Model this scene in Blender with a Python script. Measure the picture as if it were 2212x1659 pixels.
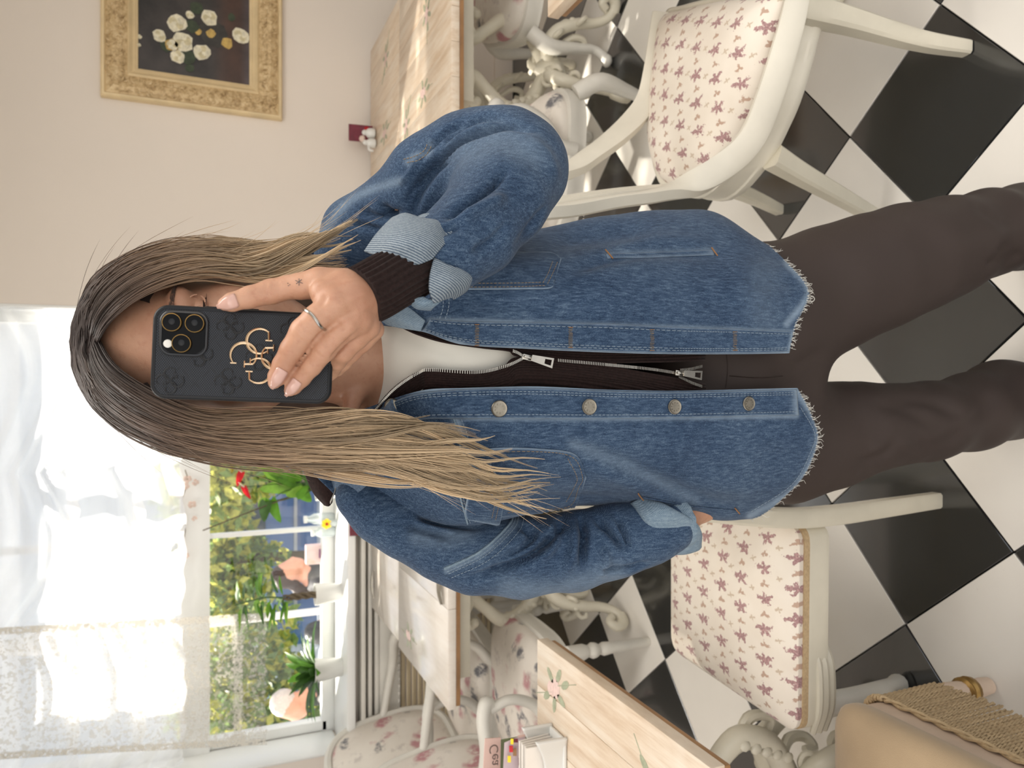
import bpy, bmesh, math, random
import numpy as np
from mathutils import Vector, Matrix, noise as mnoise
R = random.Random(7)
pi = math.pi
for o in list(bpy.data.objects): bpy.data.objects.remove(o)
scene = bpy.context.scene
COL = scene.collection

# ------------------------------------------------------------------ camera
F = 1609.0; PITCH = 0.4031617; TILE = 0.33; HC = 4.598 * TILE
CP, SP = math.cos(PITCH), math.sin(PITCH)
FW = np.array([0, CP, -SP]); RT = np.array([1., 0, 0]); UPV = np.array([0, SP, CP]); CAM = np.array([0, 0, HC])
cam_d = bpy.data.cameras.new('camera'); cam = bpy.data.objects.new('camera', cam_d); COL.objects.link(cam)
cam_d.sensor_fit = 'HORIZONTAL'; cam_d.sensor_width = 36; cam_d.lens = F / 2212 * 36
cam_d.clip_start = 0.02; cam_d.clip_end = 200
m = Matrix.Identity(4)
for i in range(3):
    m[i][0] = -UPV[i]; m[i][1] = RT[i]; m[i][2] = -FW[i]; m[i][3] = CAM[i]
cam.matrix_world = m
scene.camera = cam
# depth of field: the phone focuses on the woman, the room behind is a little soft
cam_d.dof.use_dof = True; cam_d.dof.focus_distance = 0.85; cam_d.dof.aperture_fstop = 8.5

# ------------------------------------------------------------------ world, sun, added fill lamps, exposure
w = bpy.data.worlds.new('world'); scene.world = w; w.use_nodes = True
nt = w.node_tree; bg = nt.nodes['Background']
sky = nt.nodes.new('ShaderNodeTexSky'); sky.sky_type = 'NISHITA'; sky.sun_disc = False
sky.sun_elevation = math.radians(38); sky.sun_rotation = math.radians(200); sky.air_density = 1.0; sky.dust_density = 3.0
mixw = nt.nodes.new('ShaderNodeMixRGB'); mixw.inputs['Fac'].default_value = 0.72
mixw.inputs['Color2'].default_value = (1.0, 0.978, 0.95, 1)
sm = nt.nodes.new('ShaderNodeVectorMath'); sm.operation = 'SCALE'; sm.inputs['Scale'].default_value = 0.16
nt.links.new(sky.outputs[0], sm.inputs[0]); nt.links.new(sm.outputs[0], mixw.inputs['Color1'])
nt.links.new(mixw.outputs[0], bg.inputs['Color']); bg.inputs['Strength'].default_value = 1.0
sd = bpy.data.lights.new('sun', 'SUN'); so = bpy.data.objects.new('sun', sd); COL.objects.link(so)
sd.energy = 9.0; sd.angle = 0.02; sd.color = (1, 0.93, 0.82)
so.rotation_euler = Vector((0.62, -0.48, -0.62)).to_track_quat('-Z', 'Y').to_euler()
def area(name, loc, size, power, color, aim=(0, 0, -1)):
    d = bpy.data.lights.new(name, 'AREA'); d.shape = 'RECTANGLE'; d.size, d.size_y = size; d.energy = power; d.color = color
    o = bpy.data.objects.new(name, d); COL.objects.link(o); o.location = loc
    o.rotation_euler = Vector(aim).to_track_quat('-Z', 'Y').to_euler()
    return o
area('added_ceiling_fill', (0.9, 1.0, 2.66), (1.2, 0.6), 16, (1, 0.95, 0.89))  # unseen fill lamps overhead, added to brighten the room
area('added_ceiling_fill', (-1.0, 1.6, 2.66), (1.2, 0.6), 12, (1, 0.96, 0.91))
scene.view_settings.view_transform = 'Standard'; scene.view_settings.look = 'None'
scene.view_settings.gamma = 1.0; scene.view_settings.use_curve_mapping = False
scene.view_settings.exposure = 0.5

# ------------------------------------------------------------------ helpers
def W(x, y, Y=None, Z=None):
    """point of the room seen at photo position (x, y), at depth Y or height Z"""
    d = FW + RT * ((1659 - y) - 829.5) / F - UPV * (x - 1106) / F
    t = Y / d[1] if Y is not None else (Z - HC) / d[2]
    return Vector(CAM + d * t)
def PXA(P):
    """room points (N,3) -> photo positions (N,2)"""
    q = np.asarray(P, float) - CAM; d = q @ FW
    return np.stack([1106 - F * (q @ UPV) / d, 829.5 - F * (q @ RT) / d], 1)
def V(*a): return Vector(a if len(a) > 1 else a[0])
def smooth01(t): t = max(0., min(1., t)); return t * t * (3 - 2 * t)
def lerp(a, b, t): return a + (b - a) * t
def cat(pts, n):
    """Catmull-Rom through pts (sequences of floats), n samples"""
    P = pts if isinstance(pts, np.ndarray) else np.array([list(p) for p in pts], float); k = len(P)
    Q = np.vstack([2 * P[0] - P[1], P, 2 * P[-1] - P[-2]])
    s = np.linspace(0, k - 1 - 1e-9, n); i = s.astype(int); t = (s - i)[:, None]; p0, p1, p2, p3 = Q[i], Q[i + 1], Q[i + 2], Q[i + 3]
    return .5 * (2 * p1 + (p2 - p0) * t + (2 * p0 - 5 * p1 + 4 * p2 - p3) * t * t + (3 * p1 - p0 - 3 * p2 + p3) * t ** 3)
def tag(o, label=None, cat_=None, group=None, kind=None):
    if label: o['label'] = label
    if cat_: o['category'] = cat_
    if group: o['group'] = group
    if kind: o['kind'] = kind
    return o
def thing(name, label, cat_, loc=(0, 0, 0), rz=0, group=None):
    o = bpy.data.objects.new(name, None); COL.objects.link(o); o.empty_display_size = 0.05
    o.location = loc; o.rotation_euler = (0, 0, rz)
    return tag(o, label, cat_, group)
def link(name, me, mat, parent=None, world=False, smooth=True):
    o = bpy.data.objects.new(name, me); COL.objects.link(o)
    if mat is not None and not me.materials: me.materials.append(mat)
    if parent is not None:
        o.parent = parent
        if world:
            o.matrix_parent_inverse = (Matrix.Translation(parent.location) @ parent.rotation_euler.to_matrix().to_4x4()).inverted() if parent.type == 'EMPTY' and parent.parent is None else Matrix.Identity(4)
    return o
class MB:
    """collects shapes into one mesh"""
    def __init__(s): s.v = []; s.f = []; s.flat = set()
    def add(s, vs, fs, flat=False):
        b = len(s.v); s.v += [tuple(p) for p in vs]
        for f in fs:
            if flat: s.flat.add(len(s.f))
            s.f.append(tuple(b + i for i in f))
        return s
    def box(s, c, d, rot=None, bev=0.0):
        bm = bmesh.new(); bmesh.ops.create_cube(bm, size=1)
        for v in bm.verts: v.co = Vector((v.co.x * d[0], v.co.y * d[1], v.co.z * d[2]))
        if bev: bmesh.ops.bevel(bm, geom=bm.edges[:], offset=bev, segments=2, affect='EDGES', profile=0.5)
        M_ = Matrix.Translation(c) @ (rot.to_4x4() if rot is not None else Matrix.Identity(4))
        bm.verts.index_update()
        s.add([M_ @ v.co for v in bm.verts], [[v.index for v in f.verts] for f in bm.faces], flat=(bev == 0)); bm.free(); return s
    def rings(s, rings, caps=True, closed=True):
        n = len(rings[0]); vs = [p for r in rings for p in r]; fs = []
        for i in range(len(rings) - 1):
            for j in range(n if closed else n - 1):
                a = i * n + j; b = i * n + (j + 1) % n
                fs.append((a, b, b + n, a + n))
        if caps and closed:
            fs.append(tuple(range(n - 1, -1, -1))); k = (len(rings) - 1) * n; fs.append(tuple(range(k, k + n)))
        return s.add(vs, fs)
    def tube(s, path, rad, n=8, samples=None, caps=True, up=None, flatten=None):
        P = cat(path, samples) if samples else np.array([list(p) for p in path], float)
        k = len(P)
        if np.isscalar(rad): rad = [rad] * k
        elif len(rad) != k: rad = list(np.interp(np.linspace(0, 1, k), np.linspace(0, 1, len(rad)), rad))
        T = np.gradient(P, axis=0); T /= np.linalg.norm(T, axis=1)[:, None] + 1e-12
        nrm = np.array(up, float) if up is not None else (np.array([0, 0, 1.]) if abs(T[0][2]) < .9 else np.array([1., 0, 0]))
        rings = []
        for i in range(k):
            nrm = nrm - T[i] * (nrm @ T[i]); nrm /= np.linalg.norm(nrm) + 1e-12
            b = np.cross(T[i], nrm); r = rad[i]
            ra, rb = (r, r * flatten) if flatten else (r, r)
            rings.append([P[i] + nrm * ra * math.cos(2 * pi * j / n) + b * rb * math.sin(2 * pi * j / n) for j in range(n)])
        return s.rings(rings, caps)
    def rect(s, path, wh, samples=None, up=(0, 0, 1)):
        """rectangular bar swept along path; wh = list of (width across, height along up)"""
        P = cat(path, samples) if samples else np.array([list(p) for p in path], float); k = len(P)
        wh = np.array(wh, float)
        if wh.ndim == 1: wh = np.tile(wh, (k, 1))
        else: wh = np.stack([np.interp(np.linspace(0, 1, k), np.linspace(0, 1, len(wh)), wh[:, c]) for c in (0, 1)], 1)
        T = np.gradient(P, axis=0); T /= np.linalg.norm(T, axis=1)[:, None] + 1e-12
        U = np.array(up, float); rings = []
        for i in range(k):
            u = U - T[i] * (U @ T[i]); u /= np.linalg.norm(u) + 1e-9; b = np.cross(T[i], u)
            a, h = wh[i] / 2; c = .28
            q = [(a, h * (1 - c)), (a * (1 - c), h), (-a * (1 - c), h), (-a, h * (1 - c)), (-a, -h * (1 - c)), (-a * (1 - c), -h), (a * (1 - c), -h), (a, -h * (1 - c))]
            rings.append([P[i] + b * x + u * y for x, y in q])
        return s.rings(rings)
    def lathe(s, prof, c=(0, 0, 0), n=20, axis=None):
        c = Vector(c); rot = Vector((0, 0, 1)).rotation_difference(Vector(axis)) if axis is not None else None
        rings = []
        for r, z in prof:
            ring = []
            for j in range(n):
                p = Vector((r * math.cos(2 * pi * j / n), r * math.sin(2 * pi * j / n), z))
                if rot: p = rot @ p
                ring.append(c + p)
            rings.append(ring)
        return s.rings(rings)
    def ball(s, c, r, n=10, m_=7):
        r = (r, r, r) if np.isscalar(r) else r
        prof = []
        c = Vector(c); rings = []
        for i in range(m_):
            a = -pi / 2 + pi * (i + .02 + .96 * 0) / (m_ - 1) if 0 < i < m_ - 1 else (-pi / 2 + .05 if i == 0 else pi / 2 - .05)
            rings.append([c + Vector((r[0] * math.cos(a) * math.cos(2 * pi * j / n), r[1] * math.cos(a) * math.sin(2 * pi * j / n), r[2] * math.sin(a))) for j in range(n)])
        return s.rings(rings)
    def prism(s, outline, z0, z1, M_=None, bev=0):
        n = len(outline); M_ = M_ or Matrix.Identity(4)
        vs = [M_ @ Vector((x, y, z0)) for x, y in outline] + [M_ @ Vector((x, y, z1)) for x, y in outline]
        fs = [tuple(range(n - 1, -1, -1)), tuple(range(n, 2 * n))] + [(i, (i + 1) % n, n + (i + 1) % n, n + i) for i in range(n)]
        return s.add(vs, fs, flat=True)
    def mesh(s, name, smooth=True):
        me = bpy.data.meshes.new(name); me.from_pydata(s.v, [], s.f)
        if smooth:
            sm_ = np.ones(len(s.f), bool)
            for i in s.flat: sm_[i] = False
            me.polygons.foreach_set('use_smooth', sm_)
            if s.flat != set(range(len(s.f))): me.set_sharp_from_angle(angle=math.radians(42))
        me.update(); return me
    def build(s, name, mat, parent=None, world=True, smooth=True):
        return link(name, s.mesh(name, smooth), mat, parent, world)

# ------------------------------------------------------------------ materials
class NG:
    """small node-graph writer"""
    def __init__(s, name):
        s.m = bpy.data.materials.new(name); s.m.use_nodes = True; s.t = s.m.node_tree
        s.b = s.t.nodes['Principled BSDF']; s.out = s.t.nodes['Material Output']
    def n(s, typ, **kw):
        nd = s.t.nodes.new(typ)
        for k, v in kw.items():
            if hasattr(nd, k): setattr(nd, k, v)
        return nd
    def l(s, a, b): s.t.links.new(a, b)
    def set(s, inp, v):
        if hasattr(v, 'type') and hasattr(v, 'node'): s.l(v, inp)
        else: inp.default_value = v
    def math(s, op, *a):
        nd = s.n('ShaderNodeMath', operation=op)
        for i, v in enumerate(a): s.set(nd.inputs[i], v)
        return nd.outputs[0]
    def coord(s, kind='Object'): return s.n('ShaderNodeTexCoord').outputs[kind]
    def mapv(s, v, scale=(1, 1, 1), rot=(0, 0, 0), loc=(0, 0, 0)):
        nd = s.n('ShaderNodeMapping'); s.l(v, nd.inputs[0])
        nd.inputs['Scale'].default_value = scale; nd.inputs['Rotation'].default_value = rot; nd.inputs['Location'].default_value = loc
        return nd.outputs[0]
    def noise(s, v, scale, detail=3, rough=.55, out='Fac'):
        nd = s.n('ShaderNodeTexNoise'); s.l(v, nd.inputs['Vector'])
        nd.inputs['Scale'].default_value = scale; nd.inputs['Detail'].default_value = detail; nd.inputs['Roughness'].default_value = rough
        return nd.outputs[out]
    def vor(s, v, scale, out='Distance', rnd=1.0):
        nd = s.n('ShaderNodeTexVoronoi'); s.l(v, nd.inputs['Vector']); nd.inputs['Scale'].default_value = scale; nd.inputs['Randomness'].default_value = rnd
        return nd.outputs[out]
    def wave(s, v, scale, dist=0, det=2, dirn='X', ds=1.0):
        nd = s.n('ShaderNodeTexWave', wave_type='BANDS', bands_direction=dirn); s.l(v, nd.inputs['Vector'])
        nd.inputs['Scale'].default_value = scale; nd.inputs['Distortion'].default_value = dist; nd.inputs['Detail'].default_value = det; nd.inputs['Detail Scale'].default_value = ds
        return nd.outputs['Fac']
    def ramp(s, fac, stops, interp_='LINEAR'):
        nd = s.n('ShaderNodeValToRGB'); s.l(fac, nd.inputs[0]); cr = nd.color_ramp; cr.interpolation = interp_
        while len(cr.elements) < len(stops): cr.elements.new(.5)
        for e, (p, c) in zip(cr.elements, stops): e.position = p; e.color = (*c, 1) if len(c) == 3 else c
        return nd.outputs[0]
    def step(s, v, a, b):
        nd = s.n('ShaderNodeMapRange', interpolation_type='SMOOTHSTEP'); s.set(nd.inputs[0], v); nd.inputs[1].default_value = a; nd.inputs[2].default_value = b
        return nd.outputs[0]
    def mix(s, f, a, b, mode='MIX'):
        nd = s.n('ShaderNodeMixRGB', blend_type=mode); s.set(nd.inputs[0], f)
        for i, v in ((1, a), (2, b)):
            if isinstance(v, tuple): nd.inputs[i].default_value = (*v, 1)
            else: s.l(v, nd.inputs[i])
        return nd.outputs[0]
    def bump(s, h, strength=.3, dist=.002):
        nd = s.n('ShaderNodeBump'); s.l(h, nd.inputs['Height']); nd.inputs['Strength'].default_value = strength; nd.inputs['Distance'].default_value = dist
        s.l(nd.outputs[0], s.b.inputs['Normal']); return nd
    def base(s, c):
        if isinstance(c, tuple): s.b.inputs['Base Color'].default_value = (*c, 1)
        else: s.l(c, s.b.inputs['Base Color'])
    def P(s, **kw):
        for k, v in kw.items():
            s.set(s.b.inputs[k.replace('_', ' ')], v)
        return s
def srgb(r, g, b):
    f = lambda c: (c / 255 / 12.92) if c / 255 <= .04045 else ((c / 255 + .055) / 1.055) ** 2.4
    return (f(r), f(g), f(b))
def plain(name, col, rough=.5, var=.12, scale=8, bump=0, bscale=60, metal=0, spec=.5, coat=0, sheen=0):
    g = NG(name); c = g.coord()
    n_ = g.noise(c, scale, 4)
    dark = tuple(x * (1 - var) for x in col); lite = tuple(min(1, x * (1 + var)) for x in col)
    g.base(g.ramp(n_, [(.3, dark), (.7, lite)]))
    g.P(Roughness=rough, Metallic=metal)
    g.b.inputs['Specular IOR Level'].default_value = spec
    g.b.inputs['Coat Weight'].default_value = coat; g.b.inputs['Sheen Weight'].default_value = sheen
    if bump: g.bump(g.noise(c, bscale, 4), bump, .003)
    return g.m
MAT = {}
MAT['wall'] = plain('wall_paint', srgb(230, 221, 211), .85, .02, 1.5, .08, 220)
MAT['wall_l'] = plain('wall_paint_shaded', srgb(205, 194, 186), .85, .02, 1.5, .08, 220)  # darker copy of the wall paint, shade beside the window put into the colour
MAT['ceil'] = plain('ceiling_paint', srgb(240, 236, 228), .9, .02)
MAT['white'] = plain('white_gloss_paint', srgb(236, 237, 235), .3, .02, 3)
MAT['grout'] = plain('grout', srgb(44, 44, 42), .9, .2, 30)
MAT['ivory'] = None
def paint_ivory(name, col, wear=.35):
    g = NG(name); c = g.coord()
    n1 = g.noise(c, 9, 5); n2 = g.noise(c, 55, 5, .7)
    base = g.ramp(n1, [(.3, tuple(x * .88 for x in col)), (.7, col)])
    chips = g.step(n2, .70, .76)
    g.base(g.mix(g.math('MULTIPLY', chips, wear), base, srgb(120, 100, 75)))
    g.P(Roughness=.38); g.bump(g.noise(c, 40, 3), .12, .003)
    return g.m
MAT['ivory'] = paint_ivory('ivory_paint', srgb(226, 221, 206))
MAT['ivory2'] = paint_ivory('ivory_paint_worn', srgb(216, 210, 192), .6)
MAT['cool_white'] = paint_ivory('chalk_white_paint', srgb(222, 219, 210), .15)
def tile_mat(name, col, var, rough):
    g = NG(name); c = g.coord('Generated'); oi = g.n('ShaderNodeObjectInfo').outputs['Random']
    off = g.n('ShaderNodeCombineXYZ'); g.l(g.math('MULTIPLY', oi, 37.), off.inputs[0])
    va = g.n('ShaderNodeVectorMath', operation='ADD'); g.l(c, va.inputs[0]); g.l(off.outputs[0], va.inputs[1]); v = va.outputs[0]
    n1 = g.noise(v, 2.2, 5); n2 = g.noise(v, 26, 4)
    base = g.ramp(n1, [(.3, tuple(x * (1 - var) for x in col)), (.7, col)])
    sp = g.step(g.vor(v, 7), .0, .022)
    spots = g.math('MULTIPLY', g.math('SUBTRACT', 1., sp), .35)
    g.base(g.mix(g.math('MULTIPLY', spots, .6), base, srgb(110, 105, 98)))
    g.P(Roughness=g.math('ADD', g.math('MULTIPLY', n2, .12), rough)); g.bump(n1, .02, .004); g.b.inputs['Specular IOR Level'].default_value = .6
    if rough < .2: g.b.inputs['Specular IOR Level'].default_value = 1.0; g.b.inputs['Coat Weight'].default_value = .8; g.b.inputs['Coat Roughness'].default_value = .08
    return g.m
MAT['tile_w'] = tile_mat('white_tile', srgb(234, 230, 222), .04, .24)
MAT['tile_b'] = tile_mat('black_tile', srgb(30, 32, 34), .08, .10)
def sprig_mat():
    g = NG('sprig_fabric'); c = g.coord(); sx = g.n('ShaderNodeSeparateXYZ'); g.l(c, sx.inputs[0])
    nz = g.noise(c, 150, 3, .7); nz2 = g.noise(c, 330, 1)
    s = .062
    u = g.math('DIVIDE', sx.outputs[0], s); v = g.math('DIVIDE', sx.outputs[1], s)
    def lat(du, dv, R0, amp, k, ph):
        vv = g.math('ADD', v, dv); row = g.math('FLOOR', vv); odd = g.math('FLOORED_MODULO', row, 2.)
        uu = g.math('ADD', g.math('ADD', u, du), g.math('MULTIPLY', odd, .5))
        fu = g.math('SUBTRACT', g.math('FRACT', uu), .5); fv = g.math('SUBTRACT', g.math('FRACT', vv), .5)
        r = g.math('SQRT', g.math('ADD', g.math('MULTIPLY', g.math('MULTIPLY', fu, fu), 1.5), g.math('MULTIPLY', g.math('MULTIPLY', fv, fv), .62)))
        th = g.math('ARCTAN2', fv, fu)
        lim = g.math('ADD', R0, g.math('MULTIPLY', amp, g.math('SINE', g.math('ADD', g.math('MULTIPLY', th, float(k)), ph))))
        lim = g.math('ADD', lim, g.math('MULTIPLY', g.math('SUBTRACT', nz, .5), R0 * 3.2))
        return g.step(g.math('SUBTRACT', lim, r), 0., .03)
    big = lat(0, 0, .20, .075, 5, .6); sml = lat(.5, 0., .11, .045, 3, 1.2); sm2 = lat(.24, .5, .085, .04, 4, .3)
    ground = g.ramp(g.noise(c, 7, 3), [(.3, srgb(222, 211, 196)), (.7, srgb(234, 226, 213))])
    col = g.mix(g.math('MULTIPLY', sml, .75), ground, srgb(168, 128, 104))
    col = g.mix(g.math('MULTIPLY', sm2, .6), col, srgb(176, 150, 120))
    mag = g.ramp(nz2, [(.4, srgb(132, 84, 92)), (.65, srgb(176, 130, 132))])
    col = g.mix(g.math('MULTIPLY', big, .85), col, mag)
    g.base(col); g.P(Roughness=.8); g.b.inputs['Sheen Weight'].default_value = .15
    g.bump(g.noise(c, 900, 1), .15, .001); return g.m
MAT['sprig'] = sprig_mat()
def rose_mat():
    g = NG('rose_fabric'); c = g.coord(); d = g.noise(c, 9, 4, .6, 'Color')
    va = g.n('ShaderNodeMixRGB'); va.inputs[0].default_value = .09; g.l(c, va.inputs[1]); g.l(d, va.inputs[2]); v = va.outputs[0]
    f1 = g.vor(v, 8.5); f2 = g.vor(g.mapv(v, loc=(.045, .04, .03)), 8.5); n_ = g.noise(c, 26, 4, .7)
    rose = g.math('MULTIPLY', g.math('SUBTRACT', 1., g.step(f1, .20, .38)), g.step(n_, .30, .50))
    leaf = g.math('MULTIPLY', g.math('SUBTRACT', 1., g.step(f2, .18, .30)), g.step(n_, .40, .58))
    grey = g.step(g.noise(c, 15, 5, .7), .54, .68)
    col = g.ramp(g.noise(c, 5, 3), [(.3, srgb(220, 212, 202)), (.7, srgb(234, 228, 218))])
    col = g.mix(g.math('MULTIPLY', grey, .35), col, srgb(150, 138, 136))
    col = g.mix(g.math('MULTIPLY', leaf, .85), col, srgb(70, 74, 88))
    col = g.mix(g.math('MULTIPLY', rose, .7), col, srgb(172, 76, 98))
    g.base(col); g.P(Roughness=.75); g.bump(g.noise(c, 700, 1), .1, .001); return g.m
MAT['rose'] = rose_mat()
def wood_mat(name='limed_wood', grey=0.):
    g = NG(name); c = g.coord(); oi = g.n('ShaderNodeObjectInfo').outputs['Random']
    off = g.n('ShaderNodeCombineXYZ'); g.l(g.math('MULTIPLY', oi, 11.), off.inputs[0])
    va = g.n('ShaderNodeVectorMath', operation='ADD'); g.l(c, va.inputs[0]); g.l(off.outputs[0], va.inputs[1])
    v = g.mapv(va.outputs[0], scale=(16, 1.6, 6)); n1 = g.noise(v, 2.2, 6, .65); n2 = g.noise(g.mapv(va.outputs[0], scale=(90, 4, 20)), 2, 4, .7)
    big = g.noise(va.outputs[0], 5, 3)
    col = g.ramp(n1, [(.28, srgb(202, 176, 148)), (.5, srgb(224, 206, 184)), (.75, srgb(236, 226, 210))])
    col = g.mix(g.math('MULTIPLY', g.step(n2, .52, .72), .4), col, srgb(184, 150, 118))
    col = g.mix(g.math('MULTIPLY', g.step(big, .5, .75), .5), col, srgb(240, 232, 218))
    if grey: col = g.mix(grey, col, srgb(226, 222, 216)); g.b.inputs['Coat Weight'].default_value = .9; g.b.inputs['Coat Roughness'].default_value = .12
    g.base(col); g.P(Roughness=.32); g.bump(n2, .15, .0015); return g.m
MAT['wood'] = wood_mat(); MAT['wood_pale'] = wood_mat('limed_wood_under_vinyl', .62)
MAT['wood_edge'] = plain('brown_table_edge', srgb(158, 118, 78), .45, .2, 14, .1, 50)
MAT['paint_leaf'] = plain('painted_leaf', srgb(164, 170, 144), .5, .2, 90)
MAT['paint_rose'] = plain('painted_rose', srgb(226, 200, 192), .5, .12, 110)
MAT['tan'] = plain('tan_suede', srgb(182, 158, 126), .9, .10, 6, .2, 500, sheen=.3)
MAT['cord'] = plain('cord', srgb(186, 162, 126), .85, .15, 200)
MAT['brass'] = plain('old_brass', srgb(150, 120, 70), .4, .25, 40, metal=.8)
def gold_mat():
    g = NG('cream_gold_frame'); c = g.coord(); n1 = g.noise(c, 120, 4, .65); n2 = g.noise(c, 45, 4, .7)
    col = g.ramp(n2, [(.3, srgb(150, 122, 82)), (.5, srgb(206, 180, 136)), (.75, srgb(232, 212, 172))])
    g.base(col); g.P(Roughness=.45, Metallic=.15); g.bump(n1, .25, .003); return g.m
MAT['gold'] = gold_mat()
MAT['gold_plain'] = plain('cream_gold_moulding', srgb(222, 200, 158), .38, .1, 12, metal=.1)
# ------------------------------------------------------------------ sculpting tools
from mathutils.bvhtree import BVHTree
def surface_net(sdf, lo, hi, h):
    """isosurface of sdf(points)->values as (verts, quads)"""
    lo = np.array(lo); n = np.ceil((np.array(hi) - lo) / h).astype(int) + 1
    ax = [lo[i] + h * np.arange(n[i]) for i in range(3)]
    # coarse pass, then only the cells near the surface
    nc = (n + 3) // 4 + 1; axc = [lo[i] + h * (4 * np.arange(nc[i]) + 1.5) for i in range(3)]
    DC = sdf(np.stack(np.meshgrid(*axc, indexing='ij'), -1).reshape(-1, 3)).reshape(nc)
    D = np.repeat(np.repeat(np.repeat(DC, 4, 0), 4, 1), 4, 2)[:n[0], :n[1], :n[2]].copy()
    near = np.argwhere(np.abs(D) < 7 * h); D[near[:, 0], near[:, 1], near[:, 2]] = sdf(lo + h * near)
    S = D < 0
    c = np.zeros(n - 1, int); acc = np.zeros((*(n - 1), 3)); cnt = np.zeros(n - 1)
    offs = [(i, j, k) for i in (0, 1) for j in (0, 1) for k in (0, 1)]
    sl = lambda o: tuple(slice(o[a], n[a] - 1 + o[a]) for a in range(3))
    for a in range(3):
        for o in offs:
            if o[a]: continue
            o2 = list(o); o2[a] = 1
            d0, d1 = D[sl(o)], D[sl(o2)]; cr = (d0 < 0) != (d1 < 0)
            t = np.where(cr, d0 / np.where(cr, d0 - d1, 1), 0)
            p = np.zeros((*(n - 1), 3)); 
            for b in range(3): p[..., b] = o[b]
            p[..., a] = t
            acc += np.where(cr[..., None], p, 0); cnt += cr
    act = cnt > 0; idx = -np.ones(n - 1, int); idx[act] = np.arange(act.sum())
    cell = np.argwhere(act); verts = lo + h * (cell + acc[act] / cnt[act][:, None])
    quads = []
    for a in range(3):
        b, c_ = (a + 1) % 3, (a + 2) % 3
        s0 = [slice(None)] * 3; s1 = [slice(None)] * 3; s0[a] = slice(0, n[a] - 1); s1[a] = slice(1, n[a])
        A, B = S[tuple(s0)], S[tuple(s1)]
        e = np.argwhere(A != B); e = e[(e[:, b] > 0) & (e[:, c_] > 0) & (e[:, b] < n[b] - 1) & (e[:, c_] < n[c_] - 1)]
        def at(db, dc):
            q = e.copy(); q[:, b] += db; q[:, c_] += dc; return idx[q[:, 0], q[:, 1], q[:, 2]]
        q = np.stack([at(-1, -1), at(0, -1), at(0, 0), at(-1, 0)], 1)
        flip = ~A[e[:, 0], e[:, 1], e[:, 2]]
        q[flip] = q[flip][:, ::-1]; quads.append(q)
    quads = np.vstack(quads)
    # relax and pull back to the surface
    eps = h * .2
    for _ in range(2):
        s = np.zeros_like(verts); k = np.zeros(len(verts))
        for i in range(4):
            np.add.at(s, quads[:, i], verts[quads[:, (i + 1) % 4]] + verts[quads[:, i - 1]]); np.add.at(k, quads[:, i], 2)
        verts = verts * .5 + .5 * s / k[:, None]
        d = sdf(verts); g = np.stack([sdf(verts + eps * np.eye(3)[i]) - d for i in range(3)], 1) / eps
        verts = verts - g * np.clip(d, -h, h)[:, None] / (np.sum(g * g, 1)[:, None] + 1e-6)
    return verts, quads
def capsule(P, a, b, ra, rb):
    ab = b - a; L = ab @ ab + 1e-12; t = np.clip((P - a) @ ab / L, 0, 1)
    return np.linalg.norm(P - a - t[:, None] * ab, axis=1) - (ra + (rb - ra) * t)
def ellipsoid(P, c, r, rot=None):
    q = P - c
    if rot is not None: q = q @ rot
    q = q / r; k = np.linalg.norm(q, axis=1); return (k - 1) * min(r) * np.where(k < 1, 1, 1) 
def smin(ds, k):
    m_ = np.min(ds, axis=0); return m_ - k * np.log(np.sum([np.exp(-(d - m_) / k) for d in ds], axis=0))
def blob_mesh(chains, h, k, pad=.03, extra=None):
    """chains: list of [(point, radius), ...]; smooth union"""
    caps = []
    for ch in chains:
        ch = [(np.array(p, float), r) for p, r in ch]
        if len(ch) == 1: caps.append((ch[0][0], ch[0][0] + 1e-4, ch[0][1], ch[0][1]))
        for i in range(len(ch) - 1): caps.append((ch[i][0], ch[i + 1][0], ch[i][1], ch[i + 1][1]))
    allp = np.array([c[0] - c[2] for c in caps] + [c[1] - c[3] for c in caps] + [c[0] + c[2] for c in caps] + [c[1] + c[3] for c in caps])
    lo, hi = allp.min(0) - pad, allp.max(0) + pad
    def sdf(P):
        ds = [capsule(P, *c) for c in caps]
        if extra: ds += extra(P)
        return smin(ds, k)
    return surface_net(sdf, lo, hi, h)
def normals(V_, Q):
    N = np.zeros_like(V_)
    fn = np.cross(V_[Q[:, 2]] - V_[Q[:, 0]], V_[Q[:, 3]] - V_[Q[:, 1]])
    for i in range(4): np.add.at(N, Q[:, i], fn)
    return N / (np.linalg.norm(N, axis=1)[:, None] + 1e-12)
def polydist(P2, line):
    """distance of 2-D points to a polyline and the running parameter 0..1"""
    L = np.array(line, float); best = np.full(len(P2), 1e9); par = np.zeros(len(P2)); n = len(L) - 1
    for i in range(n):
        a, b = L[i], L[i + 1]; ab = b - a; t = np.clip((P2 - a) @ ab / (ab @ ab + 1e-9), 0, 1)
        d = np.linalg.norm(P2 - a - t[:, None] * ab, axis=1); c = d < best
        best = np.where(c, d, best); par = np.where(c, (i + t) / n, par)
    return best, par
def sculpt(V_, Q, strokes, facing=True):
    """press folds into a surface: strokes = (photo polyline, depth m (+ in), width px[, one-sided])"""
    N = normals(V_, Q); p2 = PXA(V_); view = V_ - CAM; f = -np.sum(N * view, 1) / np.linalg.norm(view, axis=1)
    fac = np.clip(f * 2.5, 0, 1) if facing else 1; D = np.zeros(len(V_))
    for s in strokes:
        L = [tuple(q) for q in cat(s[0], max(6, 4 * len(s[0])))]
        d, t = polydist(p2, L); fade = np.clip(np.minimum(t, 1 - t) * 4 + .12, 0, 1)
        D -= s[1] * np.exp(-(d / s[2]) ** 2) * fade
    return V_ + N * (D * fac)[:, None]
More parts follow.
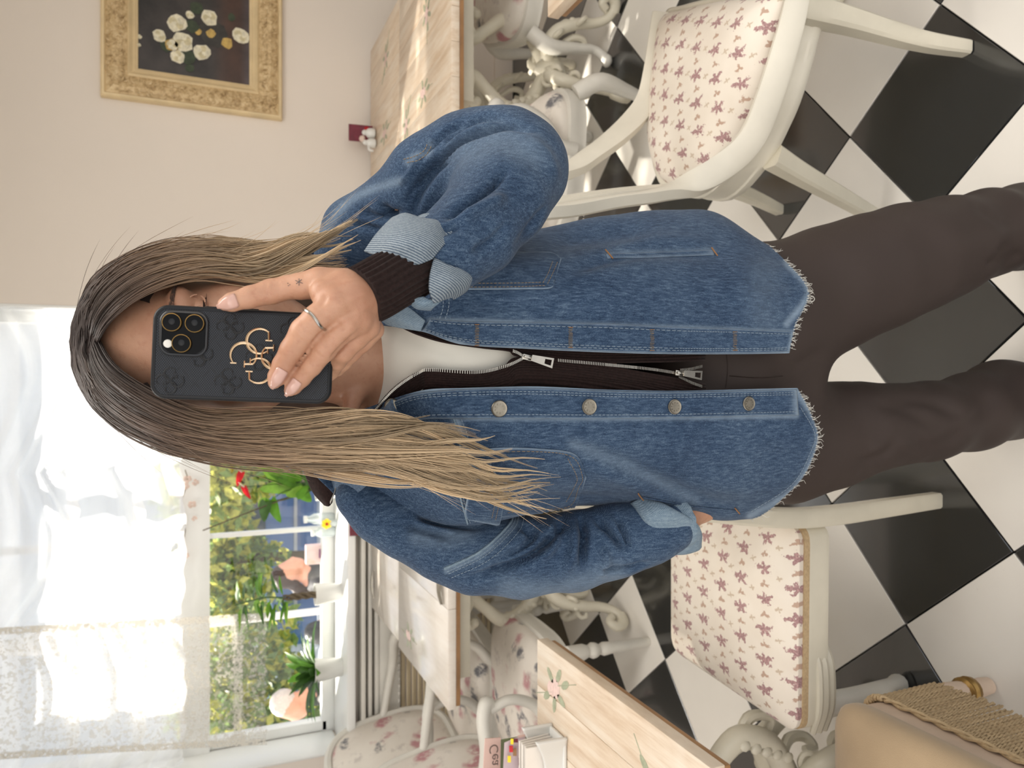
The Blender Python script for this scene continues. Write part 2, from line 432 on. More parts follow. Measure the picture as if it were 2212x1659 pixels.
def vnoise(V_, scale, amp, seed=0, stretch=(1, 1, 1)):
    o = Vector((seed * 3.1, seed * 1.7, seed * 2.3)); s = Vector(stretch)
    return np.array([mnoise.noise(Vector((p[0] * s[0], p[1] * s[1], p[2] * s[2])) * scale + o) for p in V_]) * amp
def qmesh(name, V_, Q, smooth=True):
    me = bpy.data.meshes.new(name); me.from_pydata([tuple(p) for p in V_], [], [tuple(int(i) for i in q) for q in Q])
    me.polygons.foreach_set('use_smooth', np.ones(len(me.polygons), bool)); me.update(); return me
def attr(me, name, vals):
    a = me.attributes.new(name, 'FLOAT', 'POINT'); a.data.foreach_set('value', np.asarray(vals, np.float32))
def cattr(me, name, cols):
    a = me.attributes.new(name, 'FLOAT_COLOR', 'POINT'); c = np.ones((len(cols), 4), np.float32); c[:, :3] = cols; a.data.foreach_set('color', c.ravel())
def net(rows, nr, nc):
    """bicubic surface through a control net rows[i][j]"""
    A = np.array([[list(p) for p in r] for r in rows], float)
    B = np.stack([cat(A[:, j], nr) for j in range(A.shape[1])], 1)
    return np.stack([cat(B[i], nc) for i in range(nr)], 0)
def grid_quads(nr, nc):
    i, j = np.meshgrid(np.arange(nr - 1), np.arange(nc - 1), indexing='ij'); a = (i * nc + j).ravel()
    return np.stack([a, a + 1, a + nc + 1, a + nc], 1)
class Surf:
    def __init__(s, V_, Q): s.t = BVHTree.FromPolygons([Vector(p) for p in V_], [tuple(int(i) for i in q) for q in Q])
    def at(s, x, y, off=0.0):
        d = Vector(FW + RT * ((1659 - y) - 829.5) / F - UPV * (x - 1106) / F).normalized()
        loc, n_, i, dist = s.t.ray_cast(Vector(CAM), d)
        if loc is None: return None
        if n_.dot(d) > 0: n_ = -n_
        return loc + n_ * off
    def line(s, pts, n, off=0.0):
        out = [s.at(q[0], q[1], off) for q in cat([(x, y) for x, y in pts], n)]
        return [p for p in out if p is not None]
def px(r, Y=.85): return r * Y * 1.0 / F     # photo pixels -> metres near that depth

# ------------------------------------------------------------------ cloth and skin materials
def denim(name, dark, mid, light, twill=1.0):
    g = NG(name); c = g.coord(); at_ = g.n('ShaderNodeAttribute', attribute_name='wear').outputs['Fac']
    sl_ = g.noise(g.mapv(c, scale=(420, 420, 70)), 1.0, 3, .7); tw_ = g.wave(g.mapv(c, rot=(0, .62, 0)), 330 * twill, .5, 1, 'X')
    lo = g.noise(c, 9, 4, .6); mid_ = g.noise(c, 45, 4, .6); fine = g.noise(c, 900, 2, .7)
    f = g.math('ADD', g.math('MULTIPLY', sl_, .40), g.math('ADD', g.math('MULTIPLY', lo, .16), g.math('ADD', g.math('MULTIPLY', mid_, .05), g.math('MULTIPLY', fine, .40))))
    f = g.math('ADD', f, g.math('MULTIPLY', g.math('SUBTRACT', tw_, .5), .10))
    col = g.ramp(f, [(.34, dark), (.505, mid), (.68, light)])
    wn = g.math('MULTIPLY', at_, g.math('ADD', .45, g.math('MULTIPLY', mid_, 1.0)))
    g.base(g.mix(wn, col, srgb(158, 178, 196))); g.P(Roughness=.85); g.b.inputs['Sheen Weight'].default_value = .08
    g.b.inputs['Specular IOR Level'].default_value = .2
    g.bump(g.math('ADD', g.math('MULTIPLY', tw_, .5), sl_), .22, .0012); return g.m
MAT['denim'] = denim('blue_denim', srgb(22, 36, 56), srgb(50, 72, 100), srgb(108, 128, 148))
def twill_mat():
    g = NG('denim_reverse'); c = g.coord(); tw_ = g.wave(g.mapv(c, rot=(0, -.35, 0)), 150, 1.2, 2, 'X', 3.); n_ = g.noise(c, 500, 3, .7); lo = g.noise(c, 30, 3)
    f = g.math('ADD', g.math('MULTIPLY', tw_, .6), g.math('MULTIPLY', n_, .5)); col = g.ramp(f, [(.25, srgb(66, 84, 104)), (.55, srgb(122, 136, 148)), (.85, srgb(172, 182, 188))])
    g.base(g.mix(g.math('MULTIPLY', lo, .3), col, srgb(112, 124, 136))); g.P(Roughness=.88); g.bump(tw_, .3, .001); return g.m
MAT['twill'] = twill_mat()
MAT['denim_in'] = denim('denim_reverse', srgb(88, 108, 126), srgb(118, 138, 154), srgb(152, 168, 178), .5)
MAT['thread'] = plain('tan_thread', srgb(140, 122, 98), .7, .15, 300)
MAT['thread_b'] = plain('blue_grey_thread', srgb(142, 158, 172), .8, .15, 300)
MAT['orange'] = plain('orange_thread', srgb(150, 106, 64), .7, .15, 300)
MAT['fray'] = plain('frayed_cotton', srgb(206, 204, 196), .8, .1, 300)
def knit(name, col):
    g = NG(name); c = g.coord(); g.base(g.ramp(g.noise(c, 300, 3), [(.3, tuple(x * .7 for x in col)), (.7, tuple(x * 1.3 for x in col))]))
    g.P(Roughness=.9); g.b.inputs['Sheen Weight'].default_value = .05; g.b.inputs['Specular IOR Level'].default_value = .15
    g.bump(g.noise(c, 1200, 2), .4, .001); return g.m
MAT['knit'] = knit('dark_brown_knit', srgb(42, 30, 28))
MAT['trouser'] = plain('dark_brown_cloth', srgb(58, 48, 44), .62, .06, 5, .12, 900, spec=.35)
MAT['cotton'] = plain('white_cotton', srgb(232, 230, 220), .75, .02, 4, .08, 900)
def skin_mat():
    g = NG('skin'); c = g.coord(); n1 = g.noise(c, 22, 4, .6); n2 = g.noise(c, 160, 3, .6)
    col = g.ramp(n1, [(.3, srgb(182, 134, 108)), (.7, srgb(204, 158, 130))])
    g.base(g.mix(g.math('MULTIPLY', g.step(n2, .5, .75), .3), col, srgb(168, 112, 88)))
    g.P(Roughness=.46); g.b.inputs['Subsurface Weight'].default_value = .18; g.b.inputs['Subsurface Radius'].default_value = (.012, .005, .003)
    g.b.inputs['Subsurface Scale'].default_value = .6
    v = g.vor(c, 900); g.bump(g.math('ADD', v, n2), .12, .0008); return g.m
MAT['skin'] = skin_mat()
MAT['nail'] = plain('pale_nail', srgb(208, 166, 152), .16, .04, 40, coat=.6)
MAT['chrome'] = plain('polished_metal', srgb(190, 186, 178), .22, .1, 60, metal=1)
MAT['pewter'] = plain('pewter_snap', srgb(150, 144, 132), .38, .2, 90, metal=1)

# ------------------------------------------------------------------ the setting
YB = 3.56; YG = 3.80; SILL = 0.87
def struct(name, mb, mat, label, cat_, parent=None):
    o = mb.build(name, mat, parent, world=True)
    if parent is None: tag(o, label, cat_, kind='structure')
    return o
fl = MB().box((0.1, 1.6, -.03), (5.8, 4.4, .04)).build('floor', MAT['grout'])
tag(fl, 'black and white chequered tile floor laid on the diagonal', 'floor', kind='structure')
TY, TOX, TOY = -2.41797371, -1.02657339, 2.97983018
ct, st = math.cos(TY), math.sin(TY)
bmt = bmesh.new(); bmesh.ops.create_cube(bmt, size=1)
for v in bmt.verts: v.co = Vector((v.co.x * .3265, v.co.y * .3265, v.co.z * .012))
bmesh.ops.bevel(bmt, geom=[e for e in bmt.edges if all(v.co.z > 0 for v in e.verts)], offset=.0012, segments=1, affect='EDGES')
tw = bpy.data.meshes.new('tile_white'); bmt.to_mesh(tw); tb = tw.copy(); tb.name = 'tile_black'; bmt.free()
tw.materials.append(MAT['tile_w']); tb.materials.append(MAT['tile_b'])
for i in range(-14, 12):
    for j in range(-12, 14):
        x = (TOX + ct * (i + .5) - st * (j + .5)) * TILE; y = (TOY + st * (i + .5) + ct * (j + .5)) * TILE
        if -2.3 < x < 2.45 and 0.1 < y < YB - .03:
            o = bpy.data.objects.new('tile', tb if (i + j) % 2 == 0 else tw); COL.objects.link(o); o.parent = fl
            o.location = (x, y, -.006); o.rotation_euler = (0, 0, TY)
WX0, WX1, WZ1 = -1.745, 0.325, 2.45
wb = MB()
wb.box(((WX1 + 2.9) / 2, YB + .16, 1.35), (2.9 - WX1, .32, 2.7)).box(((WX0 - 2.9) / 2, YB + .16, 1.35), (2.9 + WX0, .32, 2.7))
wb.box(((WX0 + WX1) / 2, YB + .16, .42), (WX1 - WX0, .32, .84)).box(((WX0 + WX1) / 2, YB + .16, (WZ1 + 2.7) / 2), (WX1 - WX0, .32, 2.7 - WZ1))
struct('wall_back', wb, MAT['wall'], 'cream plaster wall holding the picture and the window', 'wall')
struct('ceiling', MB().box((0, 1.6, 2.74), (5.8, 4.24, .06)), MAT['ceil'], 'white painted ceiling above the room', 'ceiling')
struct('wall_left', MB().box((-2.93, 1.9, 1.35), (.06, 3.6, 2.7)), MAT['wall_l'], 'plain wall on the window side, coloured in a shaded tone', 'wall')
struct('wall_right', MB().box((2.93, 1.9, 1.35), (.06, 3.6, 2.7)), MAT['wall'], 'plain cream wall to the right of the tables', 'wall')
bb = MB(); bb.box(((WX1 + 2.9) / 2 + .2, YB - .008, .05), (2.9 - WX1 - .4, .016, .1), bev=.003)
bb.box(((WX1 + 2.9) / 2 + .2, YB - .012, .30), (2.9 - WX1 - .4, .024, .012), bev=.003)
struct('baseboard_back', bb, MAT['wall'], 'low skirting board and thin pipe along the back wall', 'baseboard')
# window: frame with parts
win = MB().box((-.71, YG + .03, .90), (2.07, .06, .06), bev=.004).build('window_1', MAT['white'])
tag(win, 'wide white window with a transom above the plants', 'window', kind='structure')
def wpart(n, c, d, mat='white', bev=.004): return MB().box(c, d, bev=bev).build(n, MAT[mat], win)
wpart('transom', (-.71, YG + .02, 1.515), (2.07, .09, .13)); wpart('top_rail', (-.71, YG + .03, 2.42), (2.07, .06, .06))
wpart('jamb_lining', (WX0 - .0 + .006, YB + .115, 1.68), (.012, .24, 1.6)); wpart('jamb_lining', (WX1 - .006, YB + .115, 1.68), (.012, .24, 1.6))
wpart('stile', (WX0 + .035, YG + .03, 1.68), (.05, .06, 1.55)); wpart('stile', (WX1 - .035, YG + .03, 1.68), (.05, .06, 1.55))
wpart('mullion', (-.725, YG + .03, 1.19), (.022, .035, .54)); wpart('mullion', (-.725, YG + .03, 2.0), (.03, .05, .85))
g = NG('window_glass'); g.P(Roughness=0.0); g.base((1, 1, 1)); g.b.inputs['Transmission Weight'].default_value = 1; g.b.inputs['IOR'].default_value = 1.0
gl2 = g.n('ShaderNodeBsdfTransparent'); gl3 = g.n('ShaderNodeBsdfGlossy'); gl3.inputs['Roughness'].default_value = .02
fr = g.n('ShaderNodeFresnel'); fr.inputs['IOR'].default_value = 1.15; ms = g.n('ShaderNodeMixShader')
ms.inputs[0].default_value = .05; g.l(gl2.outputs[0], ms.inputs[1]); g.l(gl3.outputs[0], ms.inputs[2]); g.l(ms.outputs[0], g.out.inputs[0]); MAT['glass'] = g.m
wpart('pane', (-1.22, YG + .03, 1.19), (.97, .004, .52), 'glass', 0); wpart('pane', (-.21, YG + .03, 1.19), (1.0, .004, .52), 'glass', 0)
wpart('pane', (-1.22, YG + .03, 2.0), (.97, .004, .85), 'glass', 0); wpart('pane', (-.21, YG + .03, 2.0), (1.0, .004, .85), 'glass', 0)
sl = MB().box((-.71, 3.63, SILL - .02), (2.16, .36, .04), bev=.008).build('trim_1', MAT['white']); tag(sl, 'broad white window sill carrying the pots', 'window sill', kind='structure')
tr = MB().box((-.71, 3.515, .79), (2.10, .09, .022), bev=.006).box((-.71, 3.525, .755), (2.10, .07, .02), bev=.006).box((-.71, 3.53, .72), (2.1, .06, .02), bev=.006).build('trim_2', MAT['cool_white'])
tag(tr, 'stepped moulding under the window sill', 'moulding', kind='structure')
# radiator cover under the sill, with slats
rc = thing('radiator_cover', 'cream slatted radiator cover under the window sill', 'radiator cover', (-.71, 3.53, 0))
MB().box((-.71, 3.535, .66), (2.1, .05, .11), bev=.004).box((-.71, 3.535, .06), (2.1, .05, .12), bev=.004).build('frame', MAT['cool_white'], rc)
for x in (-1.73, -1.05, -.37, .31): MB().box((x, 3.535, .36), (.07, .05, .49), bev=.004).build('post', MAT['cool_white'], rc)
MAT['slat'] = plain('beige_slat', srgb(214, 200, 170), .5, .05)
me = MB().box((0, 0, 0), (2.0, .008, .022)).mesh('slat')
for k in range(17):
    o = link('slat', me, MAT['slat'], rc); o.location = (0, .015, .135 + k * .028); o.rotation_euler = (.6, 0, 0)
mbx = MB()
for k in range(60): mbx.ball((-1.73 + k * .0345, 3.506, .612), (.011, .006, .006), 6, 5)
mbx.build('rope_moulding', MAT['cool_white'], rc)

# ------------------------------------------------------------------ picture
pic = thing('framed_picture', 'ornate cream and gold framed painting of white roses on the cream wall', 'picture', (1.58, YB, 1.51))
X0, X1, Z0, Z1 = 1.204, 2.02, 1.149, 1.878
def frame_ring(x0, x1, z0, z1, prof):
    rings = []
    for d, y in prof:
        rings.append([(x0 + d, YB - y, z0 + d), (x1 - d, YB - y, z0 + d), (x1 - d, YB - y, z1 - d), (x0 + d, YB - y, z1 - d)])
    mb = MB(); n = 4; vs = [p for r in rings for p in r]; fs = []
    for i in range(len(rings) - 1):
        for j in range(4):
            a = i * 4 + j; b = i * 4 + (j + 1) % 4; fs.append((a, b, b + 4, a + 4))
    mb.add(vs, fs, flat=True); return mb
frame_ring(X0, X1, Z0, Z1, [(0, 0), (0, .03), (.006, .038), (.014, .038), (.02, .03), (.02, .0)]).build('outer_moulding', MAT['gold_plain'], pic)
frame_ring(X0 + .02, X1 - .02, Z0 + .02, Z1 - .02, [(0, 0), (0, .030), (.03, .040), (.06, .034), (.08, .026), (.08, 0)]).build('carved_band', MAT['gold'], pic)
frame_ring(X0 + .1, X1 - .1, Z0 + .1, Z1 - .1, [(0, 0), (0, .028), (.008, .034), (.02, .024), (.04, .016), (.042, 0)]).build('inner_moulding', MAT['gold_plain'], pic)
# carved leaves on the band and beading, small relief
lb = MB(); RR = random.Random(3)
def leafpos():
    xs0, xs1, zs0, zs1 = X0 + .055, X1 - .055, Z0 + .055, Z1 - .055
    out = []
    n = 34
    for k in range(n):
        for q in (-1, 0, 1): 
            out.append((xs0 + q * .022 * 1, zs0 + (zs1 - zs0) * k / n, 1)); out.append((lerp(xs0, xs1, k / n), zs0 + q * .022, 0)); out.append((lerp(xs0, xs1, k / n), zs1 + q * .022, 0)); out.append((xs1 + q * .022, zs0 + (zs1 - zs0) * k / n, 1))
    return out
for x, z, vert in leafpos():
    a = RR.uniform(0, pi); L = RR.uniform(.010, .017); cx, cz = x + RR.uniform(-.004, .004), z + RR.uniform(-.006, .006)
    pts = [(cx + L * t * math.cos(a) - .4 * L * (1 - t * t) * math.sin(a), YB - .036 - .004 * (1 - t * t), cz + L * t * math.sin(a) + .4 * L * (1 - t * t) * math.cos(a)) for t in (-1, -.5, 0, .5, 1)]
    lb.tube(pts, [.001, .0032, .0042, .0032, .001], 5)
o = lb.build('carved_leaves', MAT['gold'], pic); o['kind'] = 'stuff'
bd = MB()
for k in range(90):
    for (x, z) in ((X0 + .128, lerp(Z0 + .13, Z1 - .13, k / 89)), (X1 - .128, lerp(Z0 + .13, Z1 - .13, k / 89)), (lerp(X0 + .13, X1 - .13, k / 89), Z0 + .128), (lerp(X0 + .13, X1 - .13, k / 89), Z1 - .128)):
        bd.ball((x, YB - .021, z), .0032, 5, 4)
o = bd.build('beading', MAT['gold_plain'], pic); o['kind'] = 'stuff'
g = NG('old_canvas'); c = g.coord(); sxyz = g.n('ShaderNodeSeparateXYZ'); g.l(c, sxyz.inputs[0])
n_ = g.noise(c, 7, 5, .6)
up_ = g.step(sxyz.outputs[2], 1.36, 1.46)
col = g.mix(up_, g.ramp(n_, [(.3, srgb(46, 30, 24)), (.7, srgb(78, 52, 40))]), g.ramp(n_, [(.3, srgb(26, 24, 24)), (.7, srgb(66, 60, 58))]))
gy = g.math('SUBTRACT', 1., g.step(sxyz.outputs[2], 1.29, 1.335))
col = g.mix(g.math('MULTIPLY', gy, .7), col, g.ramp(n_, [(.3, srgb(44, 40, 42)), (.7, srgb(96, 90, 96))]))
g.base(col); g.P(Roughness=.35); g.bump(g.noise(c, 300, 2), .2, .001)
MB().box(((X0 + X1) / 2, YB - .006, (Z0 + Z1) / 2), (X1 - X0 - .27, .008, Z1 - Z0 - .27)).build('canvas', g.m, pic)
MAT['p_white'] = plain('painted_petal', srgb(226, 220, 196), .5, .22, 60); MAT['p_cream'] = plain('painted_cream', srgb(206, 196, 160), .5, .2, 60); MAT['p_yel'] = plain('painted_yellow', srgb(190, 160, 90), .5, .3, 60)
MAT['p_green'] = plain('painted_dark_green', srgb(52, 64, 44), .5, .3, 60); MAT['p_pot'] = plain('painted_vase', srgb(48, 46, 42), .4, .4, 30)
def blob(cx, cz, r, n, seed, y, mat, name='painted_petal'):
    q = random.Random(seed); out = [(cx + r * (1 + q.uniform(-.2, .12)) * math.cos(2 * pi * k / n), cz + r * (1 + q.uniform(-.2, .12)) * math.sin(2 * pi * k / n)) for k in range(n)]
    M_ = Matrix(((1, 0, 0, 0), (0, 0, -1, 0), (0, 1, 0, 0), (0, 0, 0, 1)))
    MB().prism(out, -y, -y + .0004, M_).build(name, mat, pic)
YC = YB - .0106
# vase, leaves and roses of the still life, flat paint
vp = W(462, 75, Y=YB); blob(vp.x, vp.z, .062, 16, 1, YC, MAT['p_pot'], 'painted_vase')
for (px, py, r, s) in ((455, 75, .02, 2), (490, 95, .026, 3), (428, 70, .016, 5)): p = W(px, py, Y=YB); blob(p.x, p.z, r, 9, s, YC - .0008, MAT['p_yel'], 'painted_fruit')
for (px, py, r, s) in ((415, 60, .03, 11), (405, 125, .035, 12), (360, 100, .03, 13), (425, 20, .03, 14), (500, 40, .018, 15), (410, 150, .02, 16)): p = W(px, py, Y=YB); blob(p.x, p.z, r, 8, s, YC - .0012, MAT['p_green'], 'painted_leaves')
for k, (px, py, r) in enumerate(((382, 52, .040), (395, 92, .046), (436, 115, .036), (345, 80, .028), (452, 42, .036), (385, 125, .03), (520, 80, .036), (410, 35, .018), (302, 82, .010), (300, 100, .009), (372, 100, .03))):
    p = W(px, py, Y=YB)
    blob(p.x, p.z, r, 11, 30 + k, YC - .0020, MAT['p_white'] if k != 10 else MAT['p_yel'], 'painted_rose')
    for q in range(5): blob(p.x + r * .4 * math.cos(q * 1.3 + k), p.z + r * .4 * math.sin(q * 1.3 + k), r * (.5 - .04 * q), 9, 60 + k * 5 + q, YC - .0030 - .0008 * q, MAT['p_cream'] if q % 2 else MAT['p_white'])

# ------------------------------------------------------------------ tables
def table(name, label, x0, x1, y0, y1, feet=True, wood='wood', seed=0, planks=6, z=.75, roses=()):
    cx, cy = (x0 + x1) / 2, (y0 + y1) / 2
    t = thing(name, label, 'table', (cx, cy, 0), 0)
    pw = (x1 - x0) / planks
    for k in range(planks):
        MB().box((x0 + pw * (k + .5), cy, z - .014), (pw - .0012, y1 - y0, .028), bev=.0016).build('plank', MAT[wood], t)
    MB().box((cx, cy, z - .037), (x1 - x0 - .012, y1 - y0 - .012, .018), bev=.004).build('edge_moulding', MAT['wood_edge'], t)
    MB().box((cx, cy, z - .075), (x1 - x0 - .14, y1 - y0 - .14, .058), bev=.004).build('apron', MAT['ivory2'], t)
    for (rx, ry, a) in roses: painted_rose(t, rx, ry, a, z)
    if feet: pedestal(t, cx, cy)
    return t
def painted_rose(t, x, y, a, z, s=1.0):
    def ell(cx, cy, rx, ry, ang, n=10):
        ca, sa = math.cos(ang), math.sin(ang)
        return [(cx + rx * math.cos(q) * ca - ry * math.sin(q) * sa, cy + rx * math.cos(q) * sa + ry * math.sin(q) * ca) for q in [2 * pi * k / n for k in range(n)]]
    M_ = Matrix.Translation((x, y, z)) @ Matrix.Rotation(a, 4, 'Z')
    MB().prism(ell(0, 0, .022 * s, .026 * s, 0), .0003, .0007, M_).build('painted_rose', MAT['paint_rose'], t)
    MB().prism(ell(.010 * s, .022 * s, .015 * s, .017 * s, .4), .0008, .0012, M_).build('painted_rose', MAT['paint_rose'], t)
    for (lx, ly, an) in ((-.026, .026, 2.3), (.034, .004, .2), (-.032, -.014, 3.7), (.016, -.038, 5.0), (.004, .052, 1.5), (-.012, -.056, 4.6)):
        MB().prism(ell(lx * s, ly * s, .021 * s, .009 * s, an, 8), .0003, .0007, M_).build('painted_leaf', MAT['paint_leaf'], t)
    st = MB()
    for sg in (-1, 1): st.tube([(M_ @ Vector((.01 * sg * k * s, sg * (.02 + .03 * k) * s, .0006))) for k in range(4)], .0009, 4)
    st.build('painted_stem', MAT['paint_leaf'], t)
def pedestal(t, cx, cy):
    """carved rococo base: two S-scroll uprights meet a knot, four cabriole feet with scrolled toes"""
    for sx in (-1, 1):
        mb = MB()
        P = [(cx + sx * .17, cy, .70), (cx + sx * .13, cy, .62), (cx + sx * .07, cy, .56), (cx + sx * .11, cy, .50), (cx + sx * .17, cy, .42), (cx + sx * .14, cy, .33), (cx + sx * .05, cy, .27), (cx + sx * .0, cy, .24)]
        mb.tube(P, [.026, .024, .026, .022, .027, .028, .027, .03], 10, 40)
        mb.tube([(cx + sx * .10, cy, .56), (cx + sx * .15, cy, .585), (cx + sx * .18, cy, .56), (cx + sx * .165, cy, .535)], [.016, .016, .013, .016], 8, 14)
        mb.ball((cx + sx * .165, cy, .54), .02); mb.ball((cx + sx * .085, cy, .565), (.032, .03, .024))
        mb.tube([(cx + sx * .15, cy + .02, .40), (cx + sx * .20, cy + .02, .37), (cx + sx * .19, cy + .02, .31), (cx + sx * .15, cy + .02, .32)], [.013, .014, .011, .012], 8, 14)
        for k in range(5): mb.ball((cx + sx * (.165 - .012 * k), cy - .026, .42 - .03 * k), (.012, .007, .015), 7, 5)
        mb.build('scroll_upright', MAT['ivory2'], t)
    kn = MB(); kn.lathe([(.012, .17), (.04, .19), (.055, .22), (.045, .26), (.028, .28), (.012, .30)], (cx, cy, 0), 14)
    for a in range(8): kn.ball((cx + .048 * math.cos(a * pi / 4), cy + .048 * math.sin(a * pi / 4), .225), (.014, .014, .024), 7, 5)
    kn.build('carved_knot', MAT['ivory2'], t)
    kc = MB().tube([(cx - .1, cy, .60), (cx, cy, .59), (cx + .1, cy, .60)], .018, 10, 9); kc.ball((cx, cy, .595), (.03, .024, .035)); kc.build('cross_piece', MAT['ivory2'], t)
    for k in range(4):
        a = pi / 4 + k * pi / 2 + .2; dx, dy = math.cos(a), math.sin(a)
        q = lambda r, z: (cx + dx * r, cy + dy * r, z)
        mb = MB(); mb.tube([q(.02, .24), q(.09, .265), q(.15, .235), q(.185, .16), q(.20, .09), q(.225, .045), q(.26, .026)], [.028, .027, .026, .022, .019, .019, .02], 10, 30)
        mb.tube([q(.25, .024), q(.285, .03), q(.30, .062), q(.275, .082), q(.255, .062)], [.022, .023, .019, .016, .016], 9, 20)
        mb.tube([q(.10, .215), q(.135, .165), q(.13, .12), q(.10, .115), q(.10, .145)], [.011, .014, .013, .012, .011], 8, 18)
        for j in range(4):
            mb.ball(q(.12 + .025 * j, .262 - .025 * j), (.010, .010, .014), 7, 5)
        for j in range(5):
            sd_ = 1 if j % 2 else -1; r0, z0 = .06 + .03 * j, .275 - .012 * j - .03 * (j > 2) * (j - 2); w_ = lambda r, z, o: (cx + dx * r - dy * o * sd_, cy + dy * r + dx * o * sd_, z)
            mb.tube([w_(r0, z0, .012), w_(r0 + .012, z0 + .004, .030), w_(r0 + .028, z0 - .006, .038), w_(r0 + .034, z0 - .020, .028), w_(r0 + .024, z0 - .022, .020)], [.009, .010, .009, .008, .006], 7, 12)
        for j in range(6): mb.ball(q(.272 + .026 * math.cos(j * .9 + .3), .056 + .026 * math.sin(j * .9 + .3)), (.009, .009, .009), 7, 5)
        mb.build('cabriole_foot', MAT['ivory2'], t)
table('cafe_table', 'limed wood table against the wall below the rose painting', .925, 1.575, 2.975, 3.505, roses=((1.10, 3.22, .4), (1.42, 3.2, 1.2)))
table('cafe_table', 'limed wood table with painted roses at the front of the right-hand pair', .885, 1.575, 2.30, 2.972, roses=((1.06, 2.62, .2), (1.33, 2.58, 1.9), (1.02, 2.86, 1.2)))
table('cafe_table', 'pale shiny wood table pushed against the window sill', -1.05, -.40, 2.985, 3.48, wood='wood_pale', planks=2)
table('cafe_table', 'pale wood table in front of the window table, nearer the camera', -1.075, -.41, 2.335, 2.982, wood='wood_pale', planks=2, roses=((-.98, 2.82, .3),))
table('cafe_table', 'limed wood table with a painted rose and a napkin holder at left', -1.28, -.62, .98, 1.643, roses=((-.705, 1.545, .7), (-.745, 1.13, 2.6)))
table('cafe_table', 'limed wood table of which one corner shows at far right', .865, 1.52, .95, 1.585)

# ------------------------------------------------------------------ chairs
def superell(a, b, n, e=2.6):
    out = []
    for k in range(n):
        t = 2 * pi * k / n; c, s = math.cos(t), math.sin(t)
        out.append((a * math.copysign(abs(c) ** (2 / e), c), b * math.copysign(abs(s) ** (2 / e), s)))
    return out
def cushion(outline, z0, z1, crown, parent, mat, name='seat', overhang=0.0):
    """upholstered pad over a closed outline [(x,y)] counter-clockwise"""
    c = np.mean(outline, axis=0); O = np.array(outline); rings = []
    prof = [(0.985, z0), (1.0 + overhang, z0 + .3 * (z1 - z0)), (1.0 + overhang, z0 + .7 * (z1 - z0)), (.97, z1), (.9, z1 + crown * .35), (.72, z1 + crown * .72), (.45, z1 + crown * .94), (.2, z1 + crown)]
    for s, z in prof: rings.append([(*(c + (p - c) * s), z) for p in O])
    return MB().rings(rings).build(name, mat, parent, world=False)
def rococo_chair(name, label, loc, rz, group=None, turned=False):
    t = thing(name, label, 'chair', loc, rz, group); I = MAT['cool_white']
    seat = [(x * (1 if x < 0 else 1.0), y * (1.0 + .12 * x / .24)) for x, y in superell(.25, .245, 36, 3.6)]
    cushion(seat, .375, .415, .045, t, MAT['rose'])
    rings = [[(x * s, y * s, z) for x, y in seat] for s, z in ((1.0, .385), (1.05, .38), (1.06, .355), (1.03, .335), (1.045, .32), (.98, .315))]
    MB().rings(rings).build('seat_rail', I, t, world=False)
    for sy in (-1, 1):
        if turned: MB().lathe([(.014, 0), (.017, .004), (.021, .16), (.024, .19), (.017, .205), (.026, .22), (.028, .235), (.02, .25), (.028, .27), (.028, .33)], (.222, .235 * sy, 0), 16).build('leg', I, t, world=False)
        else: MB().tube([(.215, .235 * sy, .345), (.255, .265 * sy, .27), (.245, .255 * sy, .16), (.235, .245 * sy, .07), (.265, .27 * sy, .02)], [.03, .031, .022, .017, .021], 10, 24).ball((.268, .272 * sy, .02), (.026, .024, .02)).build('leg', I, t, world=False)
        MB().tube([(-.225, .19 * sy, .345), (-.24, .19 * sy, .2), (-.29, .2 * sy, .02)], [.024, .021, .018], 8, 14).build('leg', I, t, world=False)
        arm = MB().tube([(-.275, .245 * sy, .70), (-.17, .285 * sy, .675), (-.04, .30 * sy, .655), (.07, .285 * sy, .66), (.12, .27 * sy, .645), (.105, .265 * sy, .62)], [.018, .019, .021, .023, .024, .018], 9, 26)
        arm.build('arm', I, t, world=False)
        MB().tube([(.095, .268 * sy, .63), (.12, .275 * sy, .56), (.09, .27 * sy, .48), (.03, .26 * sy, .42), (.02, .255 * sy, .36)], [.018, .017, .019, .022, .024], 9, 22).build('arm_support', I, t, world=False)
    # back: rounded upholstered panel, reclined
    def bk(u, v, off=0):   # u across -1..1, v up 0..1
        z = .44 + v * .54; x = -.245 - .13 * v - .02 * (1 - u * u) * 0 + .025 * u * u + off
        return (x, u * (.21 + .05 * math.sin(v * pi * .62)), z)
    def outline(s):
        out = []
        for k in range(44):
            a = 2 * pi * k / 44; c, q = math.cos(a), math.sin(a)
            out.append((math.copysign(abs(c) ** .6, c) * s, .5 + .5 * math.copysign(abs(q) ** .6, q) * s))
        return out
    rings = [[bk(u, v, off) for u, v in outline(s)] for s, off in ((.93, -.02), (.93, .012), (.84, .03), (.6, .042), (.3, .048))]
    MB().rings(rings).build('backrest', MAT['rose'], t, world=False)
    P = [bk(u, v) for u, v in outline(.99)]; P.append(P[0]); P.append(P[1])
    MB().tube(P, .021, 8, 90, caps=False).build('back_frame', I, t, world=False)
    MB().tube([bk(-.3, 1.0), bk(-.15, 1.05), bk(0, 1.07), bk(.15, 1.05), bk(.3, 1.0)], [.008, .02, .028, .02, .008], 8, 16).build('crest', I, t, world=False)
    return t
GRP = 'rose fabric armchairs around the tables'
rococo_chair('armchair', 'rose-patterned armchair farthest left, beside the window jamb', (-1.34, 3.165, 0), -.2, GRP, True)
rococo_chair('armchair', 'rose-patterned armchair tucked under the pale table, nearer than the one at the window', (-1.15, 2.535, 0), -.03, GRP, True)
rococo_chair('armchair', 'rose-patterned chair whose seat shows between the raised elbow and the right-hand table', (.755, 2.44, 0), .0, GRP)
